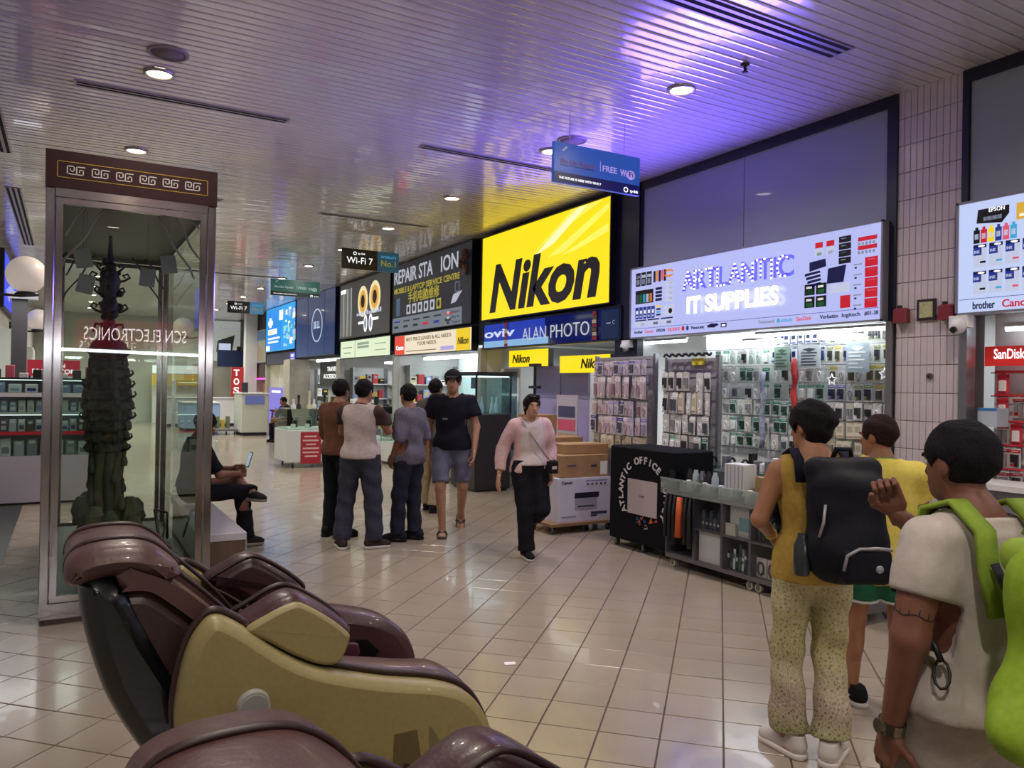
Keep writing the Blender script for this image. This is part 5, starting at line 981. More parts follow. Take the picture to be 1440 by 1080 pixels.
# ------------------------------------------------------------ tall glass display case with the dark rock sculpture
def spline(P, n=6, closed=True):
    P = [Vector(p) for p in P]; N = len(P); out = []
    for i in range(N if closed else N-1):
        g = (lambda k: P[k % N]) if closed else (lambda k: P[min(max(k, 0), N-1)])
        a, b, c, d = g(i-1), g(i), g(i+1), g(i+2)
        for k in range(n):
            t = k/n; out.append(.5*((2*b)+(c-a)*t+(2*a-5*b+4*c-d)*t*t+(3*b-a-3*c+d)*t**3))
    if not closed: out.append(P[-1])
    return out
def display_case():
    t = thing('glass_case', 'tall steel framed glass case with a maroon header of key patterns', 'case', (.37, 7.3, 0))
    x0, x1, y0, y1, zh = -.145, .895, 5.82, 8.80, 2.845; w = .055
    MB().box(x0, x1, y0, y1, .04, .14, STEEL).build('base_frame', t); MB().box(x0+.03, x1-.03, y0+.03, y1-.03, 0, .04, mat('case_foot', '6a5c5c', .4, .5)).build('foot', t)
    MB().box(x0+w, x1-w, y0+w, y1-w, .14, .16, mat('case_deck', '26332e', .6)).build('deck', t)
    for x in (x0, x1-w):
        for y in (y0, y1-w): MB().cham(x, x+w, y, y+w, .14, zh, .006, STEEL).build('corner_post', t)
    for y in (y0, y1-w): MB().box(x0+w, x1-w, y, y+w, zh-.055, zh, STEEL).build('top_rail', t)
    for x in (x0, x1-w): MB().box(x, x+w, y0+w, y1-w, zh-.055, zh, STEEL).build('top_rail', t)
    # door frames set into the front and the back
    for y in (y0+.008, y1-.043):
        d = MB(); a, b, c, e = x0+w+.005, x1-w-.005, .145, zh-.06
        d.box(a, a+.04, y, y+.035, c, e, STEEL); d.box(b-.04, b, y, y+.035, c, e, STEEL); d.box(a+.04, b-.04, y, y+.035, c, c+.04, STEEL); d.box(a+.04, b-.04, y, y+.035, e-.04, e, STEEL)
        o = d.build('door_frame', t); MB().box(a+.04, b-.04, y+.012, y+.02, c+.04, e-.04, glass('case_glass', (247, 251, 248), 0, 1.5)).build('glass_pane', o)
        MB().cyl((a+.012, y-.004, .45), (a+.012, y-.004, .55), .008, CHROME, n=8).build('hinge', o)
    for x in (x0+.02, x1-.028): MB().box(x, x+.008, y0+w, y1-w, .14, zh-.055, glass('case_glass')).build('side_pane', t)
    MB().box(x0+w, x1-w, y0+w, y1-w, zh-.012, zh, mat('case_lid', '5a5a4e', .5)).build('lid', t)
    # maroon header box with gold line and silver key pattern
    h = MB().box(x0-.004, x1+.004, y0-.006, y1+.006, zh+.001, 3.09, mat('maroon_header', '2a1013', .5, spec=.25)).build('header', t)
    F = FRONT(x0, y0-.006, zh); gold = mat('gold_line', 'a8863c', .4, .5); sil = mat('silver_key', 'cfc6c0', .35, .4); W_, H_ = x1-x0, .245
    m = MB()
    for q in ((.06, W_-.06, .068, .073), (.06, W_-.06, .172, .177), (.06, .065, .068, .177), (W_-.065, W_-.06, .068, .177)): F.rect(m, *q, gold, .0005, .003)
    m.build('gold_border', h)
    u = .0064
    for k in range(6):
        m = MB()
        cx = .115+k*.143
        for sx, fl in ((0, 1), (1, -1)):
            ox = cx+sx*8.2*u
            def seg(a0, a1, b0, b1):
                A = sorted((ox+fl*a0*u, ox+fl*a1*u)); b_ = (b0, b1) if fl > 0 else (9-b1, 9-b0); F.rect(m, A[0], A[1], .094+b_[0]*u, .094+b_[1]*u, sil, .0005, .003)
            if fl > 0: S_ = ((0, 1, 0, 9), (0, 7, 8, 9), (6, 7, 3, 9), (2.6, 7, 3, 4), (2.6, 3.6, 3, 6.2), (0, 8.6, 0, 1))
            else: S_ = ((-8, -7, 0, 9), (-8, -1, 8, 9), (-2, -1, 3, 9), (-5.4, -1, 3, 4), (-5.4, -4.4, 3, 6.2), (-8, .2, 0, 1))
            for q in S_: seg(*q) if fl > 0 else F.rect(m, ox+(q[0]+8)*u, ox+(q[1]+8)*u, .094+(9-q[3])*u, .094+(9-q[2])*u, sil, .0005, .003)
        m.build('key_motif', h)
    # gold-white branches arching in from the upper corners
    br = mat('pale_branch', '9c9684', .5)
    for y in (6.15, 8.5):
        for sx in (-1, 1):
            for k in range(3):
                m = MB(); cx = .37; m.tube([(cx+sx*(.16+.12*k+.10*a/5*0+.0), y, zh-.03) if a == 0 else (cx+sx*(.16+.12*k+.045*a+.012*math.sin(a*1.6)), y, zh-.03-.075*a) for a in range(7) if cx+sx*(.16+.12*k+.045*a) > x0+.06 and cx+sx*(.16+.12*k+.045*a) < x1-.06], .008, br if y < 7 else mat('dark_branch', '3c4038', .6), 6); m.build('branch', t)
    return t
display_case()
for k, (x, y, z, r) in enumerate(((.08, 6.4, 2.48, .2), (.1, 6.45, 2.30, -.2), (.66, 6.5, 2.50, .15), (.52, 6.6, 2.40, -.1))):
    m = MB(); m.obox((x, y, z), (.055*math.cos(r), 0, .055*math.sin(r)), (0, .004, 0), (-.07*math.sin(r), 0, .07*math.cos(r)), mat('pale_card', '8e928c', .6)); m.tube([(x, y, z+.07), (x, y, 2.83)], .0015, mat('thread', '555550', .7), 4)
    m.solo('hanging_card', ('pale card hanging at the upper corner of the glass case', 'second pale card hanging below the corner card in the glass case', 'pale card hanging on the bench side of the glass case', 'smaller pale card hanging near the sculpture pole')[k], 'card', (x, y, z))
def sculpture():
    cx, cy = .29, 7.3; t = thing('rock_sculpture', 'dark green rock tower sculpture with hooked ledges inside the glass case', 'sculpture', (cx, cy, .16)); rr = random.Random(11)
    dk = mat('dark_green_rock', '202620', .75, noise=(14, 1.0), col2='363f30', bump=(18, .6)); ol = mat('olive_rock', '2c2f20', .75, noise=(16, 1), col2='4a482c', bump=(20, .5)); bk = mat('sculpture_iron', '161a1a', .5)
    def chunk(m, x, y, z, sx, sy, sz, mm):
        vs = []; a = rr.uniform(0, 3); 
        for k in range(5):
            f = (.75, 1.0, .95, .8, .4)[k]
            for i in range(7):
                th = a+2*math.pi*i/7; q = f*rr.uniform(.8, 1.15); vs.append((x+sx*q*math.cos(th), y+sy*q*math.sin(th), z+sz*(-1+k*.5)))
        m.add(vs, [(k*7+i, k*7+(i+1) % 7, k*7+7+(i+1) % 7, k*7+7+i) for k in range(4) for i in range(7)]+[tuple(range(6, -1, -1)), tuple(range(28, 35))], mm)
    for k in range(16):
        m = MB(); a = k*2.4; rad = .12+.06*(k % 3); z = .16+.06+.05*(k % 5); chunk(m, cx+rad*math.cos(a), cy+rad*math.sin(a)*1.2, z+.11, .085, .085, .11+.03*(k % 2), (dk, ol)[k % 2]); m.build('base_rock', t)
    for k in range(9):
        a = k*.7; x, y = cx+.10*math.cos(a), cy+.1*math.sin(a); m = MB(); m.tube([(x+.03*math.cos(a), y, .2), (x, y+.01, .55), (x-.01, y, .8), (x+.005, y, 1.0)], [.05, .042, .036, .045], (ol, dk)[k % 2], 7); m.build('stone_pillar', t)
    for k in range(10):
        z = 1.0+k*.088; m = MB(); w = .19-.012*abs(k-4); chunk(m, cx+rr.uniform(-.015, .015), cy, z+.04, w, w*1.05, .052, (dk, ol, dk)[k % 3]); 
        for j in range(6): a = j*1.05+k; chunk(m, cx+w*.85*math.cos(a), cy+w*.85*math.sin(a), z+.05, .045, .045, .05, ol if (j+k) % 3 == 0 else dk)
        m.build('rock_ledge', t)
        for sx in (-1, 1):
            if k % 3 == 0 or (sx > 0 and k % 2):
                m = MB(); x = cx+sx*w; m.tube([(x-sx*.03, cy-.1, z+.02), (x+sx*.01, cy-.11, z+.025), (x+sx*.028, cy-.11, z+.045), (x+sx*.02, cy-.11, z+.068), (x+sx*.006, cy-.11, z+.06)], [.012, .011, .009, .007, .005], bk, 6); m.build('ledge_hook', t)
    for k in range(14):
        m = MB(); a = k*2.4; x, y, z = cx+.13*math.cos(a), cy-.06+.1*math.sin(a), .3+.045*k; m.lathe((x, y, z), [(.025, 0), (.03, .03), (.022, .06), (.012, .085), (.016, .1), (.006, .12)], (dk, ol)[k % 2], 8); m.build('small_figure', t)
    m = MB(); m.lathe((cx, cy, 1.86), [(.15, 0), (.13, .05), (.07, .10), (.05, .16), (.045, .26), (.06, .3), (.075, .36), (.05, .42), (.07, .5), (.085, .58), (.05, .66), (.03, .72), (.02, .8), (.014, .93), (.012, .95)], bk, 14)
    for j in range(26): a = j*2.4; z = 2.04+.022*j; m.ball((cx+(.07+.02*math.sin(j))*math.cos(a)*(1-abs(j-13)/30), cy+.07*math.sin(a), z), .022+.008*(j % 3), bk, 7, 5)
    m.build('finial', t)
    for sx in (-1, 1):
        for z, s_ in ((2.16, 1.1), (2.3, .9), (2.42, 1.2), (2.5, .8)):
            m = MB(); m.tube([(cx+sx*.04, cy, z), (cx+sx*.09*s_, cy, z+.02), (cx+sx*.125*s_, cy, z+.05), (cx+sx*.11*s_, cy, z+.08), (cx+sx*.08*s_, cy, z+.065), (cx+sx*.095*s_, cy, z+.045)], .010, bk, 6); m.build('finial_scroll', t)
        m = MB(); m.tube([(cx+sx*.02, cy, 2.06), (cx+sx*.1, cy, 2.07), (cx+sx*.115, cy, 2.0)], .012, bk, 6); m.build('finial_bracket', t)
sculpture()
m = MB()
m.tube([(.70, 7.1, .18), (.66, 7.25, .5)], .012, BLACK, 6); m.tube([(.70, 7.1, .18), (.77, 7.35, .45), (.8, 7.6, .18)], .010, BLACK, 6); m.tube([(.66, 7.25, .5), (.77, 7.35, .45)], .01, BLACK, 6)
m.solo('folding_easel', 'black folding easel lying at the foot of the sculpture', 'easel', (.70, 7.1, .165))
# bench beside the case
t = thing('bench', 'low bench with a white top and wood grain sides beside the glass case', 'bench', (1.1, 7.5, 0)); wood = mat('walnut_grain', '6a5344', .5, noise=(4, .9), col2='4c3a30', stretch=(14, 1, .6))
MB().cham(.93, 1.245, 6.33, 8.6, .36, .42, .008, mat('bench_white', 'bdb9c2', .3)).build('top', t)
MB().box(.95, 1.23, 6.335, 6.36, .02, .36, wood).build('side_panel', t); MB().box(.95, 1.23, 8.57, 8.59, .02, .36, wood).build('side_panel', t); MB().box(1.21, 1.235, 6.36, 8.57, .02, .36, wood).build('front_panel', t); MB().box(.95, .97, 6.36, 8.57, .0, .36, wood).build('back_panel', t); MB().box(.98, 1.2, 6.4, 8.5, 0, .02, DARK).build('foot', t); MB().box(1.232, 1.246, 6.326, 6.34, 0.0, .36, ALU).build('edge_trim', t)
# ------------------------------------------------------------ kiosk, lamps and screen on the left
def left_kiosk():
    x0, x1, y0, y1 = -1.09, .46, 11.56, 12.2
    t = thing('display_counter', 'white counter with glass shelves of phone goods behind the glass case', 'counter', (-.3, 11.9, 0)); lw = mat('counter_lilac_white', 'b9b4c0', .35)
    MB().box(x0, x1, y0, y1, .03, .62, lw).build('base', t); MB().box(x0+.03, x1-.03, y0+.03, y1-.03, 0, .03, BLACK).build('plinth', t); g = glass('counter_glass', (225, 240, 240))
    MB().box(x0, x1, y0, y0+.006, .62, 1.6, g).build('glass_pane', t); MB().box(x1-.006, x1, y0, y1, .62, 1.6, g).build('glass_pane', t)
    MB().box(x0, x1, y1-.02, y1, .62, 1.6, mat('kiosk_back', '9a9aa2', .5)).build('back_panel', t)
    for z in (1.135, 1.58): MB().box(x0+.05, x1-.05, y0+.03, y0+.05, z, z+.008, mat('fill_strip_glow', 'ffffff', .4, emit=2.5, ecol=(240, 248, 255))).build('shelf_fill_strip', t)  # glowing strips added to brighten the goods on the shelves
    for z in (.90, 1.15, 1.40): MB().box(x0+.01, x1-.01, y0+.01, y1-.03, z, z+.025, WHITE).build('shelf', t)
    MB().box(x0-.005, x1+.005, y0-.005, y1, 1.6, 1.615, BLACK).build('top_edge', t); MB().box(x0, x1, y0-.008, y0, 1.37, 1.42, WHITE).build('shelf_front', t); MB().box(x0, x1, y0-.006, y0-.001, .885, .93, mat('red_strip', 'b02434', .4)).build('red_strip', t)
    for z, h, n, cols, lb in ((.62, .22, 10, (mat('silverbox', 'b4b4bc', .4), mat('gadgetgrey', '8c8c94', .5), WHITE), 'grey boxed gadget on the lowest shelf of the counter behind the glass case'), (.93, .17, 15, (mat('navy_case', '3a4684', .4), mat('dark_case', '5a4c44', .4), mat('silverbox', 'b4b4bc', .4)), 'dark phone case on the second shelf of the counter behind the glass case'),
                              (1.178, .16, 15, (mat('silverbox', 'b4b4bc', .4), mat('paleblue', '8c9cc0', .4), WHITE), 'silver and blue pack on the third shelf of the counter behind the glass case'), (1.428, .13, 8, (mat('violetpack', '3a2c8c', .4), WHITE, mat('paleblue', '8c9cc0', .4)), 'white or violet box on the top shelf of the counter behind the glass case')):
        for i in range(n):
            x = x0+.06+(x1-x0-.12)*(i+.5)/n; w = (x1-x0)/n*.36; m = MB(); hh = h*random.uniform(.75, 1); c = random.choice(cols); m.cham(x-w, x+w, y0+.06, y0+.16, z+.001, z+hh, .005, c); m.box(x-w*.6, x+w*.6, y0+.057, y0+.06, z+hh*.72, z+hh*.9, WHITE); m.box(x-w*.7, x+w*.7, y0+.057, y0+.06, z+hh*.15, z+hh*.5, random.choice(cols)); m.solo('phone_goods', lb, 'box', (x, y0+.1, z), lb.split(' on ')[1])
    t = thing('shop_sign', 'red sign reading SCREEN PROTECTOR above the counter behind the glass case', 'sign', (-.18, 12.22, 1.64)); MB().box(-.48, .14, 12.22, 12.25, 1.64, 1.86, lit('protector_red', 'b8283a', .6)).build('board', t); F = FRONT(-.48, 12.22, 1.64); m = MB(); F.text(m, 'SCREEN', .2, .12, .05, p_white, .24, bold=.02); F.text(m, 'PROTECTOR', .06, .04, .055, p_white, .5, bold=.02); m.build('lettering', t)
    m = MB(); m.box(-.46, -.44, 12.225, 12.245, 1.615, 1.64, BLACK); m.box(.1, .12, 12.225, 12.245, 1.615, 1.64, BLACK); m.build('foot', t)
    for i in range(9):
        m = MB(); x = -.95+i*.15; m.cham(x-.05, x+.05, 11.8, 11.9, 1.616, 1.616+.06+.05*(i % 3), .008, (WHITE, BLACK, mat('palered', 'c86070', .5))[i % 3]); m.solo('counter_gadget', 'small gadget standing on top of the counter behind the glass case', 'gadget', (x, 11.85, 1.616), 'gadgets on the left counter')
    shelf_unit('tall pale shelves of goods against the rear of the left shop', -2.4, 11.8, 14.3, (.9, 1.4, 1.9, 2.4), .3)
left_kiosk()
for k, (x, y, z, r) in enumerate(((-.49, 11.8, 2.95, .235), (-.58, 19.5, 2.88, .22))):
    t = thing('globe_lamp', ('white globe lamp on a curved black arm, the larger of two', 'smaller, more distant white globe lamp partly behind the case frame')[k], 'lamp', (x, y, z-r)); m = MB(); m.ball((x, y, z), r, mat('opal_globe', 'cfc2b8', .35, emit=.28, ecol=(255, 240, 225)), 24, 16); m.build('globe', t)
    m = MB(); m.tube([(-1.1, y, z-r+.06), (-.95, y, z-r-.0), (-.8, y, z-r-.04), (x-.05, y, z-r-.045), (x+.14, y, z-r-.02)], .018, BLACK, 8); m.lathe((x, y, z-r-.04), [(.12, 0), (.13, .02), (.1, .05)], BLACK, 14); m.build('arm', t); MB().box(-1.1, -1.07, y-.06, y+.06, z-r, z-r+.14, BLACK).build('wall_plate', t)
S(MB().box(-.72, -.53, 13.2, 13.4, 0, 2.75, mat('dark_post', '3a3638', .4)), 'pillar_4'); S(MB().box(-.75, -.4, 13.15, 13.45, 2.75, 2.85, ALU), 'trim_21')
t = thing('video_screen', 'bright blue screen on the wall past the larger globe lamp', 'screen', (-1.05, 18.8, 2.9)); MB().box(-1.1, -1.03, 16.6, 21.0, 2.88, 3.95, BLACK).build('housing', t); MB().box(-1.03, -1.02, 16.65, 20.95, 2.93, 3.90, lit('wall_screen_blue', '2238d8', 1.1)).build('picture', t); F = LEFTWALL(-1.02, 16.65, 2.93); m = MB(); F.poly(m, [(.3, .3), (1.2, .15), (2.8, .5), (2.2, .62)], L('screenpale', '8c9cf0', 1.0), .001, .004); F.rect(m, 1.0, 2.0, .68, .78, p_white, .001, .004); m.build('picture_marks', t)
for y, lb in ((23.5, 'white far wall cabinet on the globe lamp side'), (15.4, 'pale tall cabinet beside the dark post')):
    t = thing('tall_cabinet', lb, 'cabinet', (-.95, y, 0)); MB().box(-1.095, -.8, y-.6, y+.6, 0, 2.4, mat('cab_pale', 'c4c8c0', .4)).build('carcass', t)
    for a in (-.58, .02): MB().box(-.8, -.78, y+a, y+a+.56, .05, 2.35, mat('cab_door', 'd4d6d0', .35)).build('door', t)
# ------------------------------------------------------------ shop behind the photographer: its sign and tube show mirrored in the case glass
t = thing('fascia_sign', 'dark red sign reading SCN ELECTRONICS behind, mirrored in the case glass', 'sign', (1.1, -4.6, 2.2)); MB().box(.1, 2.1, -4.6, -4.5, 2.2, 2.72, lit('deep_red_face', '7a1420', 7)).build('board', t); F = Face((2.1, -4.5, 2.2), (-1, 0, 0), (0, 0, 1)); m = MB(); F.text(m, 'SCN ELECTRONICS', .12, .14, .24, lit('mirror_text', 'fff0f0', 20), 1.75); m.build('lettering', t)
t = thing('tube_light', 'long tube light below the red sign behind the walkway', 'light', (1.1, -4.4, 2.1)); MB().cyl((-1.0, -4.4, 2.16), (2.6, -4.4, 2.10), .03, mat('strong_tube', 'ffffff', .4, emit=38, ecol=(240, 250, 255)), n=8).build('tube', t); MB().box(-1.0, 2.6, -4.48, -4.44, 2.12, 2.18, WHITE).build('batten', t)
# ------------------------------------------------------------ massage chairs
def massage_chair():
    t = thing('massage_chair', 'maroon and olive massage chair with a grey round button on its side panel', 'chair', (.6, 2.6, 0), 'massage chairs'); cy = 2.6
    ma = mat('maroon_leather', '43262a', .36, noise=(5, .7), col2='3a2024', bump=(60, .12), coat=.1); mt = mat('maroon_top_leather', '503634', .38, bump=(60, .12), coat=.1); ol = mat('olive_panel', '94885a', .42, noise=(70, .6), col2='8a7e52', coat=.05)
    bk = mat('gloss_black_shell', '0a0b0e', .25, coat=.3); pip = mat('maroon_piping', '2c1518', .4); dk = mat('dark_maroon', '26161a', .45)
    sp = lambda P, n=5: [(q.x, q.y) for q in spline([Vector((a, b)) for a, b in P], n)]
    def lift(name): return -.055 if name.startswith(('back_', 'head_')) else .025
    def pr(name, P, ya, yb, m, bev, parent=t, n=5):
        b = MB(); dz = lift(name); b.prism([(q[0], q[1]+dz*max(0, min(1, (q[1]-.3)/.5))) for q in sp(P, n)], cy+ya, cy+yb, m, bev, True); return b.build(name, parent)
    panel = [(.36, .935), (.42, .905), (.54, .81), (.65, .75), (.84, .69), (1.03, .645), (1.14, .59), (1.21, .49), (1.25, .36), (1.26, .2), (1.23, .08), (1.1, .045), (.75, .04), (.5, .06), (.39, .2), (.32, .4), (.275, .58), (.26, .70), (.285, .84), (.32, .91)]
    for s in (-1, 1):
        ya, yb = (-.41, -.31) if s < 0 else (.31, .41)
        p = pr('side_panel', panel, ya, yb, ol, .03)
        # piping round the upper edge
        m = MB(); yy = cy+s*.335; m.tube([(q.x, yy, q.y+.008+lift('side')*max(0, min(1, (q.y-.3)/.5))) for q in spline([Vector(q) for q in panel[-4:]+panel[:9]], 5, False)], .012, pip, 8); m.build('piping', p)
        if s < 0:
            m = MB(); m.cyl((.455, cy-.405, .712), (.455, cy-.432, .712), .047, mat('button_silver', 'b4b4b2', .3, .3), .043, 24); o = m.build('round_button', p); m = MB(); m.cyl((.455, cy-.43, .712), (.455, cy-.436, .712), .036, mat('button_grey', '8e8e8e', .35), n=24); m.build('button_face', p)
            F = FRONT(0, cy-.408, 0); m = MB(); F.poly(m, [(.86, .30), (.955, .30), (.965, .42), (.945, .545), (.87, .545)], mat('olive_dark_patch', '5e5030', .35), -.004, .002); m.build('side_patch', p)  # flat olive patches, darker than the side panel
            m = MB(); F.poly(m, [(.985, .40), (1.06, .40), (1.045, .46), (.985, .555)], mat('olive_mid_patch', '787054', .35), -.004, .002); m.build('side_patch', p)
        a0, a1 = (-.335, -.17) if s < 0 else (.17, .335)
        dn = .045 if s < 0 else 0; pr('armrest', [(.56, .72-dn), (.66, .775-dn), (.80, .755-dn), (.95, .725-dn), (1.07, .685-dn*.6), (1.16, .61-dn*.3), (1.20, .50), (1.16, .40), (.9, .42), (.6, .55)], a0, a1, ma if s > 0 else mt, .04)
        wing = [(.42, .885), (.48, .925), (.55, .958), (.60, .955), (.68, .905), (.745, .85), (.755, .82), (.735, .765), (.70, .735), (.64, .745), (.56, .785), (.49, .835)]
        w0, w1 = (-.36, -.22) if s < 0 else (.22, .36)
        w = pr('shoulder_wing', wing, w0, w1, ma, .04)
        if s < 0: pr('wing_plate', [(.44, .885), (.50, .92), (.56, .942), (.595, .94), (.67, .892), (.728, .842), (.738, .82), (.72, .772), (.695, .752), (.64, .762), (.565, .80), (.50, .845)], -.385, -.35, ol, .012, w)
        m = MB(); m.tube([(q.x, cy+s*.215, q.y+.025) for q in spline([Vector(q) for q in wing], 4)], .008, pip, 6, True); m.build('piping', w)
        # hollow of the armrest
        if s > 0:
            F = FRONT(0, cy+.165, 0); m = MB(); F.poly(m, [(.72, .56), (.98, .55), (1.03, .60), (.98, .65), (.74, .67)], bk, -.002, .012); m.build('hand_slot', t); pr('hand_pad', [(.74, .58), (.93, .575), (.95, .61), (.92, .635), (.75, .645)], .145, .165, mat('slot_pad', '4a2434', .4), .008)
    # centre body: seat, leg rest, base
    pr('base_body', [(.40, .10), (1.1, .08), (1.18, .2), (1.14, .40), (.5, .45), (.4, .3)], -.30, .30, dk, .02)
    pr('seat', [(.50, .50), (.6, .46), (1.0, .48), (1.14, .46), (1.17, .40), (1.1, .36), (.5, .38)], -.17, .17, ma, .04)
    pr('leg_rest', [(1.15, .44), (1.24, .44), (1.36, .34), (1.44, .16), (1.40, .08), (1.25, .07), (1.17, .2)], -.29, .29, ma, .05)
    for y in (-.1, .1): pr('calf_groove', [(1.22, .43), (1.33, .35), (1.42, .18), (1.36, .16), (1.24, .3)], y-.06, y+.06, dk, .015)
    # back: black shell, leather face with bolsters, head cap
    pr('back_shell', [(.035, 1.10), (.04, 1.02), (.065, .91), (.11, .77), (.18, .62), (.26, .49), (.36, .34), (.46, .2), (.56, .14), (.56, .3), (.46, .5), (.36, .68), (.27, .84), (.20, .98), (.15, 1.08), (.08, 1.12)], -.24, .24, bk, .05)
    pr('back_side_body', [(.10, 1.06), (.15, .93), (.22, .80), (.30, .62), (.40, .45), (.52, .42), (.50, .62), (.46, .80), (.38, .93), (.29, 1.02), (.2, 1.08)], -.22, .22, mat('back_side_leather', '35201f', .4, bump=(60, .1)), .05)
    pr('back_cushion', [(.16, 1.10), (.24, 1.08), (.33, 1.0), (.43, .89), (.50, .77), (.56, .6), (.56, .5), (.48, .55), (.42, .72), (.33, .88), (.22, 1.02)], -.11, .11, ma, .04)
    for s in (-1, 1):
        a, b = (-.232, -.115) if s < 0 else (.115, .232)
        pr('back_bolster', [(.12, 1.12), (.22, 1.115), (.31, 1.05), (.42, .945), (.51, .84), (.535, .76), (.50, .74), (.44, .83), (.34, .95), (.24, 1.04), (.14, 1.09)], a, b, mt, .05)
        m = MB(); m.tube([(q.x, cy+s*.175, q.y+.006-.055) for q in spline([Vector(q) for q in ((.14, 1.125), (.24, 1.125), (.33, 1.055), (.44, .945), (.52, .84))], 4, False)], .007, pip, 6); m.build('seam', t)
    cap = pr('head_cap', [(.005, 1.10), (0, 1.15), (.03, 1.185), (.10, 1.20), (.19, 1.195), (.25, 1.16), (.295, 1.105), (.26, 1.085), (.19, 1.10), (.11, 1.11), (.05, 1.095)], -.235, .235, mt, .045)
    for y in (-.12, .12): m = MB(); m.tube([(q.x, cy+y, q.y-.055) for q in spline([Vector(q) for q in ((-.0, 1.12), (.005, 1.155), (.035, 1.19), (.10, 1.204), (.19, 1.199), (.25, 1.165), (.295, 1.11))], 4, False)], .006, pip, 6); m.build('seam', cap)
    MB().box(.45, 1.2, cy-.36, cy+.36, 0, .05, BLACK).build('floor_base', t)
    return t
ch1 = massage_chair()
ch2 = copy_tree(ch1, None, (.6+.07, 2.6-1.68, 0), None, 'second massage chair, its maroon back and wing seen from above in front of the first', 'massage chairs')
